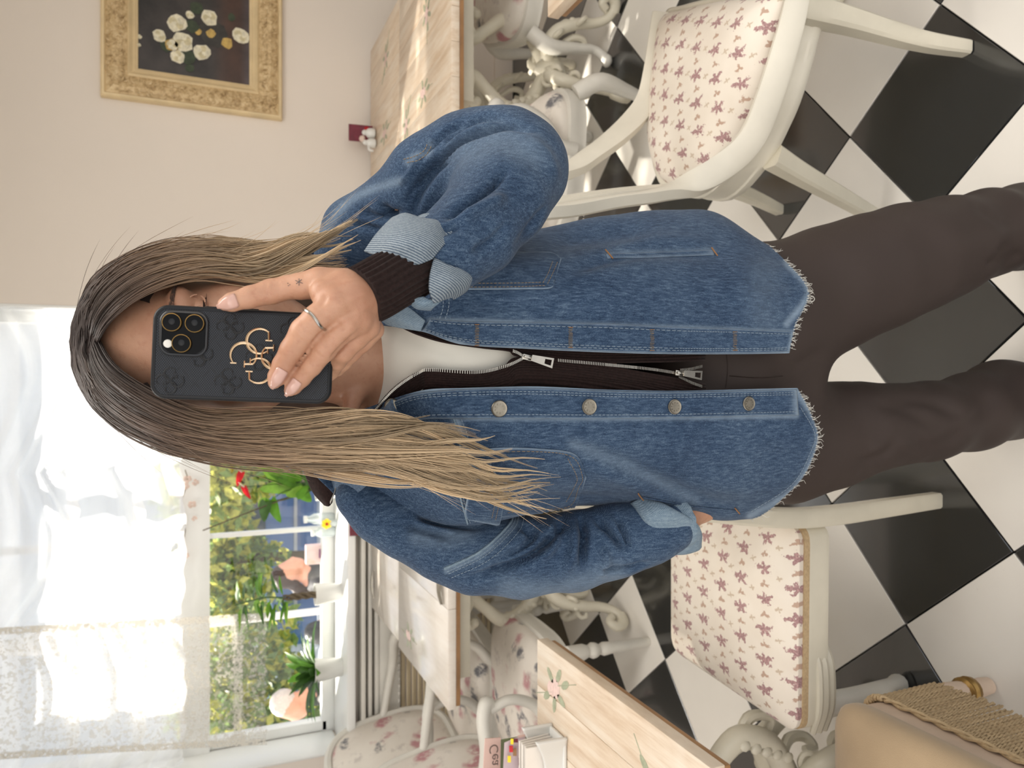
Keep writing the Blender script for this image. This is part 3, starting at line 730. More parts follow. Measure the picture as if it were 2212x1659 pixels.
rococo_chair('armchair', 'rose-patterned chair on the far side of the right-hand table, by the picture wall', (1.62, 2.72, 0), pi - .35, GRP)
# near-right gondola chair, swept stiles
gc = thing('gondola_chair', 'ivory gondola chair with sprigged seat standing at right beside the raised elbow', 'chair', (.66, 1.34, 0))
L = lambda p: (p[0] - .66, p[1] - 1.34, p[2])
NF, FFr, FB, NB = Vector((.74, 1.085)), Vector((.925, 1.475)), Vector((.575, 1.625)), Vector((.42, 1.275))
def gseat(n=60):
    """seat outline: square front, rounded back"""
    ctr = [(.775, 1.155), (.705, 1.178), (.62, 1.214), (.564, 1.252), (.501, 1.314), (.456, 1.42), (.497, 1.547), (.549, 1.603), (.645, 1.63), (.749, 1.622), (.832, 1.6), (.918, 1.568), (.905, 1.5), (.86, 1.36), (.80, 1.2)][::-1]
    return [tuple(p) for p in cat(ctr + ctr[:1], n + 1)[:-1]]
gs = gseat()
gl = [(x - .66, y - 1.34) for x, y in gs]
cushion(gl, .41, .445, .04, gc, MAT['sprig'])
cg = np.mean(gl, axis=0); G = np.array(gl)
rings = [[(*(cg + (p - cg) * s), z) for p in G] for s, z in ((.98, .425), (1.05, .430), (1.085, .424), (1.085, .414), (1.068, .41), (1.068, .362), (1.085, .358), (1.085, .345), (1.06, .335), (.95, .335))]
MB().rings(rings).build('seat_rail', MAT['ivory'], gc, world=False)
near_st = [(.77, 1.135, .418), (.704, 1.141, .432), (.589, 1.181, .445), (.507, 1.224, .458), (.455, 1.263, .5), (.412, 1.295, .57), W(1400, 425, Y=1.30), W(1300, 440, Y=1.305), W(1215, 455, Y=1.31), W(1160, 462, Y=1.315)]
far_st = [(.93, 1.572, .44), (.79, 1.590, .452), (.717, 1.602, .465), (.664, 1.610, .5), W(1320, 305, Y=1.61), W(1273, 340, Y=1.605), W(1231, 368, Y=1.60), W(1170, 390, Y=1.59), W(1120, 405, Y=1.58)]
for P in (near_st, far_st):
    MB().rect([L(p) for p in P], [(.022, .045), (.022, .052), (.024, .056), (.026, .054), (.028, .05), (.03, .05)], 50, up=(-.1, .45, .85)).build('swept_stile', MAT['ivory'], gc, world=False)
MB().rect([L(p) for p in (near_st[-1], (.325, 1.42, 1.0), (.37, 1.52, .98), far_st[-1])], [(.03, .06), (.03, .09), (.03, .06)], 20).build('crest_rail', MAT['ivory'], gc, world=False)
sp_ = MB(); sp_.rect([L(p) for p in ((.455, 1.43, .44), (.43, 1.44, .6), (.395, 1.445, .76), (.35, 1.45, .97))], [(.09, .016), (.075, .014), (.11, .016), (.13, .016)], 20, up=(1, -.3, 0))
sp_.build('splat', MAT['ivory'], gc, world=False)
for dy in (-.03, 0, .03): MB().tube([L((.458 + dy * .3, 1.425 + dy, .46)), L((.433 + dy * .3, 1.435 + dy, .62)), L((.398 + dy * .3, 1.44 + dy, .78)), L((.352 + dy * .3, 1.445 + dy, .95))], .007, 6, 16).build('splat_flute', MAT['ivory'], gc, world=False)
MB().rect([L(p) for p in ((.755, 1.15, .40), (.745, 1.135, .28), (.722, 1.105, .12), (.716, 1.082, .0))], [(.056, .05), (.046, .042), (.036, .032), (.03, .03)], 20, up=(0, -1, 0)).build('leg', MAT['ivory2'], gc, world=False)
MB().rect([L(p) for p in ((.905, 1.55, .40), (.915, 1.56, .28), (.93, 1.57, .12), (.945, 1.575, .0))], [(.056, .05), (.046, .042), (.036, .032), (.03, .03)], 20, up=(0, -1, 0)).build('leg', MAT['ivory2'], gc, world=False)
MB().rect([L(p) for p in ((.50, 1.285, .345), (.47, 1.285, .26), (.425, 1.285, .12), (.385, 1.285, .0))], [(.05, .046), (.042, .04), (.034, .034), (.028, .03)], 20, up=(0, -1, 0)).build('leg', MAT['ivory2'], gc, world=False)
MB().rect([L(p) for p in ((.545, 1.575, .34), (.53, 1.59, .26), (.51, 1.61, .12), (.49, 1.635, .0))], [(.05, .046), (.042, .04), (.034, .034), (.028, .03)], 20, up=(0, -1, 0)).build('leg', MAT['ivory2'], gc, world=False)

# near-left side chair
sc = thing('side_chair', 'cream side chair with sprigged seat at left, behind the turned-back cuff', 'chair', (-.47, 1.29, 0))
L2 = lambda p: (p[0] + .47, p[1] - 1.29, p[2])
cor = [(-.275, 1.065), (-.47, 1.058), (-.668, 1.085), (-.668, 1.30), (-.655, 1.53), (-.47, 1.545), (-.285, 1.53), (-.268, 1.30)][::-1]
so2 = []
cc = np.mean(cor, axis=0)
def roundpoly(C4, r=.035, n=5):
    out = []
    k = len(C4)
    for i in range(k):
        p0, p1, p2 = Vector(C4[i - 1]), Vector(C4[i]), Vector(C4[(i + 1) % k])
        a = (p0 - p1).normalized(); b = (p2 - p1).normalized(); 
        A, B = p1 + a * r, p1 + b * r
        for j in range(n + 1):
            t = j / n; out.append(tuple(A.lerp(p1, t).lerp(p1.lerp(B, t), t)))
        e = p2 + (p1 - p2).normalized() * r
        for j in range(1, 4): out.append(tuple(B.lerp(e, j / 4)))
    return out
sq = roundpoly([(-.285, 1.132), (-.285, 1.56), (-.665, 1.56), (-.697, 1.138)])
sl_ = [(x + .47, y - 1.29) for x, y in sq]
# ccw check
ar = sum(sl_[i][0] * sl_[(i + 1) % len(sl_)][1] - sl_[(i + 1) % len(sl_)][0] * sl_[i][1] for i in range(len(sl_)))
if ar < 0: sl_ = sl_[::-1]
cushion(sl_, .40, .422, .034, sc, MAT['sprig'])
cs = np.mean(sl_, axis=0); S_ = np.array(sl_)
rings = [[(*(cs + (p - cs) * s), z) for p in S_] for s, z in ((.99, .390), (1.008, .390), (1.008, .404), (.99, .404))]
MB().rings(rings).build('braid_trim', MAT['cord'], sc, world=False)
rings = [[(*(cs + (p - cs) * s), z) for p in S_] for s, z in ((.98, .393), (1.006, .392), (1.012, .386), (1.008, .352), (1.014, .348), (1.01, .340), (.95, .340))]
MB().rings(rings).build('seat_rail', MAT['ivory2'], sc, world=False)
ap = MB()
for dz, dy, r_ in ((0, 0, .012), (-.018, .004, .013), (.016, -.004, .008)): ap.tube([L2((-.53, 1.150 + dy, .350 + dz)), L2((-.57, 1.140 + dy, .347 + dz)), L2((-.65, 1.138 + dy, .347 + dz)), L2((-.705, 1.150 + dy, .352 + dz))], [r_ * .5, r_, r_, r_ * .8], 8, 18)
ap.build('carved_apron', MAT['ivory2'], sc, world=False)
for y_, yo, nm in ((1.135, 1.152, 'leg'), (1.545, 1.57, 'leg')):
    MB().rect([L2(p) for p in ((-.258, yo, 0), (-.262, y_ + .008, .16), (-.266, y_, .33), (-.262, y_, .46), (-.235, y_, .66), (-.19, y_ + .0, .95))], [(.028, .034), (.032, .036), (.034, .038), (.034, .038), (.034, .036), (.032, .032)], 30, up=(1, 0, 0)).build('rear_leg', MAT['ivory2'], sc, world=False)
MB().tube([L2(p) for p in ((-.665, 1.165, .345), (-.672, 1.18, .22), (-.684, 1.215, .07), (-.692, 1.232, .022))], [.028, .022, .017, .022], 12, 24).ball(L2((-.694, 1.236, .022)), .022, 12, 8).build('leg', MAT['cool_white'], sc, world=False)
for y_ in (1.53,):
    MB().lathe([(.012, 0), (.017, .005), (.015, .05), (.019, .2), (.024, .26), (.03, .28), (.024, .295), (.03, .31), (.03, .34)], L2((-.645, y_, 0)), 14).build('leg', MAT['ivory2'], sc, world=False)
MB().rect([L2(p) for p in ((-.195, 1.135, .92), (-.175, 1.34, .96), (-.195, 1.545, .92))], [(.03, .07), (.03, .10), (.03, .07)], 18).build('crest_rail', MAT['ivory2'], sc, world=False)
MB().rect([L2(p) for p in ((-.24, 1.135, .62), (-.23, 1.34, .62), (-.24, 1.545, .62))], (.024, .05), 10).build('cross_rail', MAT['ivory2'], sc, world=False)
for y_ in (1.24, 1.34, 1.44): MB().rect([L2((-.235, y_, .63)), L2((-.185, y_, .93))], (.014, .03), up=(0, 1, 0)).build('back_slat', MAT['ivory2'], sc, world=False)

# tan stool with fringe, lower left
stl = thing('fringed_stool', 'tan upholstered stool with a corded fringe in the near left corner', 'stool', (-.81, .82, 0))
L3 = lambda p: (p[0] + .81, p[1] - .82, p[2])
so3 = roundpoly([(-.235 + .47, -.215), (.235, .215), (-.235, .215), (-.235, -.215)], .06)
o3 = [(x, y) for x, y in roundpoly([(.232, -.212), (.232, .212), (-.232, .212), (-.232, -.212)], .05)]
cushion(o3, .392, .435, .028, stl, MAT['tan'], 'seat', .0)
MAT['pinkwood'] = plain('limed_pink_wood', srgb(206, 184, 164), .5, .08, 20, .1, 80)
rr = [[(x * s, y * s, z) for x, y in o3] for s, z in ((.95, .395), (.97, .393), (.975, .30), (.93, .298))]
MB().rings(rr).build('seat_rail', MAT['pinkwood'], stl, world=False)
rp = MB(); O3 = [Vector((x * 1.0, y * 1.0, .352)) for x, y in o3]; O3.append(O3[0])
twist = []
tot = 0; pts = cat([tuple(p) for p in O3], 260)
for s in (0, pi):
    rp.tube([(p[0] + .003 * math.cos(i * .9 + s), p[1] + .003 * math.cos(i * .9 + s), p[2] + .004 * math.sin(i * .9 + s)) for i, p in enumerate(pts)], .0035, 5)
rp.build('rope_trim', MAT['cord'], stl, world=False)
cd = MB()
for s in (0, pi): cd.tube([(.0014 * math.cos(k * 1.1 + s), .0014 * math.sin(k * 1.1 + s), -.004 * k) for k in range(35)], .0021, 5)
cme = cd.mesh('fringe_cord')
perim = cat([tuple(p) for p in O3], 1600); acc = 0; last = perim[0]; nc = 0
for p in perim[1:]:
    acc += np.linalg.norm(p - last); last = p
    if acc > .0064 and (p[0] > .15 or p[1] < -.1 or p[1] > .15) and nc < 280:
        acc = 0; nc += 1
        o = link('fringe_cord', cme, MAT['cord'], stl); o.location = (p[0], p[1], p[2] - .004); o.rotation_euler = (R.uniform(-.012, .012), R.uniform(-.012, .012), R.uniform(0, 6)); o.scale = (1, 1, R.uniform(1.12, 1.2))
for sx, sy in ((1, 1), (1, -1), (-1, 1), (-1, -1)):
    lg = MB().lathe([(.010, 0), (.017, .004), (.019, .03), (.015, .05), (.02, .07), (.024, .12), (.022, .30)], (.185 * sx, .215 * sy * .99, 0), 14).build('leg', MAT['pinkwood'], stl, world=False)
    MB().lathe([(.016, .052), (.026, .056), (.028, .066), (.024, .072), (.028, .08), (.02, .086)], (.185 * sx, .215 * sy * .99, 0), 16).build('brass_ring', MAT['brass'], lg, world=False)
# ------------------------------------------------------------------ the woman
per = thing('person', 'person in an open blue denim shirt and dark brown trousers holding up a phone', 'person', (.03, .93, 0))
ZF = 0.0
def WP(x, y, Y): return np.array(W(x, y, Y=Y))
# trousers: hips, two legs
hipz = lambda x, y, Y: WP(x, y, Y)
RL = [((1600, 690, .945), .105), ((1690, 668, .925), .098), ((1790, 625, .905), .092), ((1877, 591, .89), .089), ((1960, 562, .88), .085), ((2040, 534, .875), .079), ((2134, 503, .88), .069), ((2212, 492, .895), .068)]
LL = [((1600, 940, .955), .102), ((1700, 955, .955), .092), ((1790, 940, .945), .080), ((1863, 923, .92), .066), ((1932, 917, .915), .060), ((2005, 910, .91), .062), ((2098, 889, .92), .064), ((2188, 866, .935), .062)]
rl = [(WP(*p), r) for p, r in RL]; ll = [(WP(*p), r) for p, r in LL]
ra = rl[-1][0]; la = ll[-1][0]
rl += [(np.array([ra[0] + .01, ra[1] + .01, .10]), .066), (np.array([ra[0] + .012, ra[1] + .012, .05]), .066)]
ll += [(np.array([la[0] + .004, la[1] + .015, .10]), .064), (np.array([la[0] + .004, la[1] + .015, .05]), .064)]
hip = [(WP(1540, 800, .945), .118), (WP(1640, 800, .95), .10)]
hipR = [(WP(1480, 690, .94), .10), (WP(1620, 690, .93), .11)]; hipL = [(WP(1480, 900, .945), .10), (WP(1620, 920, .94), .10)]
tv, tq = blob_mesh([rl, ll, hip, hipR, hipL], .0065, .012)
tv[:, 2] = np.maximum(tv[:, 2], .03)
TS = [([(1850, 1000), (1905, 985), (1950, 940)], .007, 14), ([(1890, 870), (1960, 885), (2030, 930)], .005, 16), ([(1925, 860), (2010, 870), (2090, 905)], .005, 14), ([(1960, 975), (2040, 960), (2120, 935)], .004, 18), ([(2040, 960), (2110, 900), (2150, 850)], .004, 16), ([(2130, 575), (2160, 560), (2175, 520)], .007, 12), ([(2155, 580), (2185, 560), (2212, 545)], .006, 12), ([(2100, 430), (2150, 470), (2190, 480)], .004, 16), ([(1700, 800), (1740, 780), (1780, 750)], .003, 14), ([(1870, 980), (1930, 960), (1990, 965)], -.004, 14), ([(2050, 540), (2120, 520), (2180, 500)], -.003, 30)]
tv = sculpt(tv, tq, TS); tv = tv + normals(tv, tq) * vnoise(tv, 13, .003, 4)[:, None]
trs = link('trousers', qmesh('trousers', tv, tq), MAT['trouser'], per, True)
sT = Surf(tv, tq)
mbf = MB()
for pts in ([(1570, 765), (1572, 800), (1568, 838)], [(1576, 812), (1640, 816), (1690, 812)]):
    Lp = sT.line(pts, 24, .0006)
    if len(Lp) > 3: mbf.tube(Lp, .0007, 4)
if mbf.v: mbf.build('seam', MAT['trouser'], trs)
for c0, nm in ((ra, 'boot'), (la, 'boot')):
    b = MB(); b.tube([(c0[0] + .01, c0[1] + .05, .045), (c0[0] + .006, c0[1] - .02, .045), (c0[0], c0[1] - .12, .03), (c0[0], c0[1] - .16, .028)], [.04, .045, .038, .022], 12, 16)
    b.box((c0[0] + .004, c0[1] - .05, .006), (.075, .22, .012), bev=.004); b.build('boot', MAT['trouser'], per)

# body: head, neck, chest, arms (one skin mesh)
HCEN = np.array([.040, .865, 1.505])
def head_sdf(P):
    r = []
    r.append(ellipsoid(P, HCEN + [0, .012, .035], np.array([.072, .088, .078])))
    r.append(ellipsoid(P, HCEN + [0, -.018, -.02], np.array([.066, .070, .092])))
    r.append(ellipsoid(P, HCEN + [0, -.040, -.082], np.array([.040, .036, .032])))
    for s in (-1, 1):
        r.append(ellipsoid(P, HCEN + [s * .036, -.052, -.022], np.array([.026, .026, .026])))
        r.append(capsule(P, HCEN + [s * .055, -.01, -.05], HCEN + [s * .018, -.052, -.092], .016, .015))
        r.append(ellipsoid(P, HCEN + [s * .073, .012, -.008], np.array([.009, .018, .03])))
    r.append(capsule(P, HCEN + [0, -.084, .012], HCEN + [0, -.106, -.026], .008, .012))
    r.append(ellipsoid(P, HCEN + [.010, -.098, -.032], np.array([.010, .012, .009]))); r.append(ellipsoid(P, HCEN + [-.010, -.098, -.032], np.array([.010, .012, .009])))
    for s in (-1, 1): r.append(capsule(P, HCEN + [s * .012, -.084, .022], HCEN + [s * .046, -.070, .026], .009, .008))
    r.append(ellipsoid(P, HCEN + [0, -.086, -.052], np.array([.024, .014, .008]))); r.append(ellipsoid(P, HCEN + [0, -.084, -.066], np.array([.020, .014, .009])))
    r.append(capsule(P, HCEN + [-.003, .02, -.07], np.array([.03, .915, 1.33]), .052, .056))
    r.append(capsule(P, np.array([.03, .915, 1.325]), np.array([.13, .93, 1.305]), .04, .036)); r.append(capsule(P, np.array([.03, .915, 1.325]), np.array([-.07, .93, 1.305]), .04, .036))
    r.append(capsule(P, np.array([.10, .925, 1.25]), np.array([-.05, .925, 1.25]), .078, .078)); r.append(capsule(P, np.array([.10, .93, 1.05]), np.array([-.05, .93, 1.05]), .08, .08))
    r.append(capsule(P, np.array([.02, .90, 1.33]), np.array([.10, .842, 1.365]), .012, .008)); r.append(capsule(P, np.array([.02, .90, 1.33]), np.array([-.05, .842, 1.362]), .012, .008))
    return smin(r, .006)
bv, bq = surface_net(head_sdf, (-.19, .73, .95), (.24, 1.03, 1.64), .0042)
# eye sockets
sock = [([(430, 652), (436, 668), (432, 690)], .004, 12)]
bv = sculpt(bv, bq, sock)
SH = np.array([.19, .925, 1.335]); EL = WP(1105, 372, .765); WR = WP(792, 642, .648)
# hand holding the phone: wrist, palm, fingers
def hp(x, y, Y): return WP(x, y, Y)
k_ = .64 / F
hand = [
    [(WP(850, 600, .664), .02), (WR, 44 * k_)],
    [(WR, 46 * k_), (hp(755, 645, .642), 50 * k_), (hp(725, 655, .638), 44 * k_)],
    [(hp(790, 618, .65), 34 * k_), (hp(740, 618, .645), 34 * k_), (hp(700, 632, .642), 30 * k_)],
    [(hp(800, 672, .652), 32 * k_), (hp(770, 690, .642), 36 * k_), (hp(735, 690, .640), 32 * k_)],
    # thumb along the phone's side
    [(hp(745, 612, .652), 33 * k_), (hp(690, 612, .655), 34 * k_), (hp(650, 618, .660), 28 * k_), (hp(622, 621, .664), 25 * k_), (hp(586, 630, .667), 26.5 * k_), (hp(540, 642, .667), 23 * k_), (hp(500, 653, .667), 19 * k_), (hp(484, 657, .668), 13 * k_)],
    # index
    [(hp(742, 655, .637), 35 * k_), (hp(712, 668, .634), 31 * k_), (hp(684, 688, .634), 28 * k_), (hp(657, 716, .638), 28.5 * k_), (hp(630, 755, .647), 23.5 * k_), (hp(612, 788, .655), 22 * k_), (hp(598, 815, .659), 18.5 * k_), (hp(592, 828, .661), 12 * k_)],
    # middle
    [(hp(768, 690, .640), 33 * k_), (hp(745, 706, .636), 30 * k_), (hp(724, 728, .637), 25 * k_), (hp(700, 754, .641), 25.5 * k_), (hp(672, 790, .650), 22 * k_), (hp(650, 816, .657), 20 * k_), (hp(633, 836, .660), 16.5 * k_), (hp(625, 845, .662), 10.5 * k_)],
    # ring finger, curling under the phone
    [(hp(792, 706, .648), 30 * k_), (hp(768, 730, .648), 26 * k_), (hp(740, 758, .656), 25 * k_), (hp(727, 778, .672), 22 * k_), (hp(715, 800, .692), 19 * k_), (hp(706, 815, .70), 15 * k_)],
    # little finger behind it
    [(hp(806, 712, .660), 25 * k_), (hp(785, 738, .668), 21 * k_), (hp(760, 762, .678), 20 * k_), (hp(744, 782, .69), 17 * k_), (hp(730, 800, .70), 14 * k_)],
]
hv, hq = blob_mesh(hand, .0020, .0011)
HS = [([(742, 690), (716, 708), (690, 726), (664, 762), (640, 794), (618, 826)], .0022, 4), ([(778, 712), (752, 736), (728, 760), (712, 778)], .002, 4), ([(590, 606), (588, 622), (594, 640)], .0009, 4), ([(578, 606), (575, 622), (580, 642)], .0009, 3.5), ([(601, 606), (600, 622), (606, 638)], .0008, 4),
      ([(640, 705), (655, 722), (678, 735)], .0009, 4), ([(648, 697), (664, 713), (684, 725)], .0009, 4), ([(634, 716), (647, 732), (668, 745)], .0008, 4),
      ([(680, 738), (695, 756), (716, 768)], .0009, 4), ([(688, 730), (704, 747), (722, 758)], .0009, 4), ([(673, 748), (687, 765), (707, 777)], .0008, 4),
      ([(628, 775), (612, 768), (600, 760)], .0005, 4), ([(660, 812), (650, 798), (640, 790)], .0005, 4), ([(722, 690), (735, 705), (748, 712)], .0016, 6), ([(690, 660), (700, 648), (702, 635)], .002, 8),
      ([(745, 655), (770, 640), (800, 632)], -.0012, 7), ([(760, 690), (785, 668), (812, 655)], -.001, 7), ([(720, 668), (735, 660), (750, 655)], -.0012, 12), ([(750, 704), (765, 692), (780, 685)], -.0012, 12)]
hv = sculpt(hv, hq, HS)
# the other arm down to the pocket
arm2 = [[(np.array([-.09, .945, 1.29]), .026), (WP(900, 1145, .935), .022), (WP(1080, 1195, .925), .024), (WP(1380, 1150, .885), .022), (WP(1470, 1120, .88), .022), (WP(1515, 1092, .895), .022), (WP(1560, 1068, .905), .022)], [(np.array([.12, .93, 1.305]), .034), (WP(800, 500, .90), .026), (EL, .025)]]
for q in range(4): arm2.append([(WP(1535, 1085 - 14 * q, .902), .010), (WP(1590, 1070 - 15 * q, .905), .009), (WP(1625 - 6 * abs(q - 1), 1060 - 15 * q, .905), .008)])
arm2.append([(EL, .025), (WP(930, 560, .692), .02), (WP(845, 603, .665), .02)])
arm2.append([(WP(1505, 1095, .885), .011), (WP(1535, 1065, .885), .010), (WP(1565, 1045, .885), .008)])
av, aq = blob_mesh(arm2, .006, .004)
allV = np.vstack([bv, hv, av]); allQ = np.vstack([bq, hq + len(bv), aq + len(bv) + len(hv)])
body = link('body', qmesh('body', allV, allQ), MAT['skin'], per, True)
sHand = Surf(hv, hq); sHead = Surf(bv, bq)
# nails, tattoo marks, ring
def nail(line, w):
    pts = cat(line, 9); rows = []
    for i, p in enumerate(pts):
        t = i / 8; hw = w * (1 - .28 * t ** 3 - .5 * max(0, t - .75) * 2.2) * (1 if i else .86)
        a = pts[min(i + 1, 8)] - pts[max(i - 1, 0)]; nn = np.array([-a[1], a[0]]) / np.linalg.norm(a)
        row = []
        for j in range(7):
            s = (j - 3) / 3; q = p + nn * hw * s; c = sHand.at(q[0], q[1], .0009)
            if c is None or (row and (c - row[-1]).length > .006): c = (row[-1] + Vector((0, .0015, 0))) if row else None
            row.append(c)
        if any(c is None for c in row):
            ok = [c for c in row if c is not None]
            if not ok: continue
            row = [c if c is not None else ok[0] for c in row]
        rows.append(row)
    # extended tip
    if len(rows) > 2:
        d = (rows[-1][3] - rows[-3][3]).normalized() * .004
        rows.append([rows[-1][3].lerp(c, .55) + d for c in rows[-1]])
    me = MB(); n = 7; me.add([c for r in rows for c in r], [(i * n + j, i * n + j + 1, (i + 1) * n + j + 1, (i + 1) * n + j) for i in range(len(rows) - 1) for j in range(n - 1)])
    o = me.build('fingernail', MAT['nail'], body); o.modifiers.new('s', 'SOLIDIFY').thickness = .0008
nail([(512, 648), (495, 654), (478, 660)], 15); nail([(611, 798), (601, 815), (591, 832)], 13); nail([(643, 822), (633, 836), (622, 849)], 11.5)
MAT['ink'] = plain('tattoo_ink', srgb(92, 84, 82), .6, .1)
mi = MB()
for a_, b_ in (((638, 606), (654, 612)), ((646, 602), (646, 617)), ((640, 613), (652, 604)), ((621, 612), (623, 612)), ((625, 615), (627, 615)), ((622, 617), (624, 617))):
    Lp = sHand.line([a_, ((a_[0] + b_[0]) / 2, (a_[1] + b_[1]) / 2), b_], 5, .0001)
    if len(Lp) > 2: mi.tube(Lp, .00035, 4)
mi.build('tattoo', MAT['ink'], body)
rc_, rn = hp(680, 690, .634), None
ax_ = hp(657, 716, .638) - hp(712, 668, .634); ax_ /= np.linalg.norm(ax_)
rb = MB(); u_ = np.cross(ax_, [0, 0, 1.]); u_ /= np.linalg.norm(u_); w_ = np.cross(ax_, u_)
rb.tube([rc_ + (u_ * math.cos(a) + w_ * math.sin(a)) * 29.5 * k_ + ax_ * .0006 * math.sin(3 * a) for a in np.linspace(0, 2 * pi, 49)], .0014, 8)
rb.build('finger_ring', MAT['chrome'], per)
# face: eyes, brows, lips
MAT['eye_w'] = plain('eye_white', srgb(226, 220, 214), .15, .03); MAT['iris'] = plain('dark_iris', srgb(62, 44, 34), .1, .2, 300); MAT['lash'] = plain('dark_lash', srgb(38, 28, 26), .6, .1); MAT['lip'] = plain('lip', srgb(186, 108, 100), .4, .08, 60)
MAT['brow'] = plain('brow_hair', srgb(66, 52, 46), .7, .2, 200)
for s in (-1, 1):
    ec = HCEN + np.array([s * .031, -.066, .008])
    e = MB().ball(ec, .0125, 18, 12).build('eye', MAT['eye_w'], body)
    MB().lathe([(.0058, 0), (.0052, .0008), (.001, .0012)], ec + np.array([0, -.0118, -.001]), 16, axis=(0, -1, -.12)).build('iris', MAT['iris'], body)
    lid = MB()
    arc = [ec + np.array([s * .0155 * math.cos(a), -.0128 + .004 * math.cos(a) ** 2, .0052 * math.sin(a) + .0005]) for a in np.linspace(0.05, pi - .05, 15)]
    pass
    lid.tube([ec + np.array([s * .0165 * math.cos(a), -.0118 + .004 * math.cos(a) ** 2, .0105 * math.sin(a) + .002]) for a in np.linspace(0.0, pi, 15)], [.0006, .0012, .0014, .0012, .0006], 7)
    lid.tube([ec + np.array([s * .0155 * math.cos(a), -.0122 + .004 * math.cos(a) ** 2, .006 * math.sin(a) - .001]) for a in np.linspace(-.05, -pi + .05, 13)], [.0006, .0012, .0013, .0012, .0006], 7)
    lid.build('eyelid', MAT['skin'], body)
    rows_l = []
    for e_ in np.linspace(-.32, 1.35, 10): rows_l.append([ec + .0137 * np.array([math.sin(a) * math.cos(e_), -math.cos(a) * math.cos(e_), math.sin(e_)]) for a in np.linspace(-1.4, 1.4, 17)])
    Al = np.array(rows_l); link('eyelid', qmesh('eyelid', Al.reshape(-1, 3), grid_quads(10, 17)), MAT['skin'], body, True)
    ls = MB()
    for k in range(26):
        a = .1 + (pi - .2) * k / 25; b0 = ec + .0139 * np.array([math.sin(a - pi / 2) * .95, -math.cos(a - pi / 2) * .95, -.30])
        ls.tube([b0, b0 + np.array([.002 * math.sin(a - pi / 2), -.003, -.0025]), b0 + np.array([.005 * math.sin(a - pi / 2), -.0065, -.0025])], [.00035, .0003, .0001], 3)
    ls.tube([ec + .0139 * np.array([math.sin(a) * .95, -math.cos(a) * .95, -.30]) for a in np.linspace(-1.2, 1.2, 13)], .0007, 4); ls.build('eyelash', MAT['lash'], body)
    bw = MB(); RB = random.Random(5 + s)
    for k in range(120):
        t = RB.random(); c_ = HCEN + np.array([s * (.013 + .043 * t), -.0885 + .024 * t * t + .003 * (1 - t), .0285 + .006 * math.sin(t * 2.4) - .004 * t])
        c_ = c_ + np.array([0, 0, RB.uniform(-1, 1) * .0032 * (1 - .55 * t)])
        p = Vector(c_ + np.array([0, -.03, 0])); hit = sHead.t.ray_cast(p, Vector((0, 1, 0)))
        if hit[0] is None: continue
        q = hit[0] + Vector((0, -.0005, 0)); d = Vector((s * .006, .0012, .0025 - .004 * t))
        bw.tube([q, q + d * .5 + Vector((0, -.0006, 0)), q + d], [.00024, .0002, .0001], 3)
    bw.build('eyebrow', MAT['brow'], body)
lp = MB(); lp.tube([HCEN + np.array([x, -.0985 + 9 * x * x, -.053 + .003 * abs(math.sin(60 * x))]) for x in np.linspace(-.024, .024, 13)], [.001, .0042, .005, .0044, .005, .0042, .001], 8)
lp.tube([HCEN + np.array([x, -.097 + 9 * x * x, -.0635 + 4 * x * x]) for x in np.linspace(-.021, .021, 13)], [.001, .0046, .006, .0046, .001], 8); lp.build('lips', MAT['lip'], body)
# ------------------------------------------------------------------ white top and brown knit cardigan
def torso_net(rowsdef): return rowsdef
def tube_net(name, rows, nr, nc, mat, parent, noise_amp=0, strokes=(), thick=.002, post=None):
    A = net(rows, nr, nc); V_ = A.reshape(-1, 3); Q = grid_quads(nr, nc)
    n0 = normals(V_, Q)
    if np.mean(np.sum(n0 * (V_ - V_.mean(0)), 1)) < 0: Q = Q[:, ::-1]
    if strokes: V_ = sculpt(V_, Q, strokes)
    if noise_amp: V_ = V_ + normals(V_, Q) * vnoise(V_, 14, noise_amp, 3)[:, None]
    if post: V_ = post(V_, Q)
    me = qmesh(name, V_, Q); o = link(name, me, mat, parent, True)
    if thick:
        md = o.modifiers.new('thick', 'SOLIDIFY'); md.thickness = thick; md.offset = -1
    return o, V_, Q
wt_rows = []
for (v, yl, yr, Yf, Yb, z) in ((818, 845, 690, .862, .985, None), (860, 880, 640, .838, 1.0, None), (930, 900, 620, .806, 1.01, None), (1000, 905, 615, .800, 1.01, None), (1080, 900, 620, .803, 1.01, None), (1200, 890, 630, .812, 1.0, None)):
    cR, cM, cL = WP(v, yr, Yf + .012), WP(v - (0 if v > 830 else -6), (yl + yr) / 2, Yf), WP(v, yl, Yf + .012)
    zz = cM[2]; row = [np.array([.03, Yb, zz + .02]), np.array([.15, .97, zz + .01]), np.array([.165, .90, zz]), cR, cM, cL, np.array([-.115, .90, zz]), np.array([-.10, .97, zz + .01]), np.array([.03, Yb, zz + .02])]
    wt_rows.append(row)
top, topV, topQ = tube_net('white_top', wt_rows, 60, 120, MAT['cotton'], per, .0015, [([(870, 800), (960, 815), (1060, 800)], .003, 14), ([(860, 720), (930, 745), (1000, 770)], .0025, 16)], .0015)

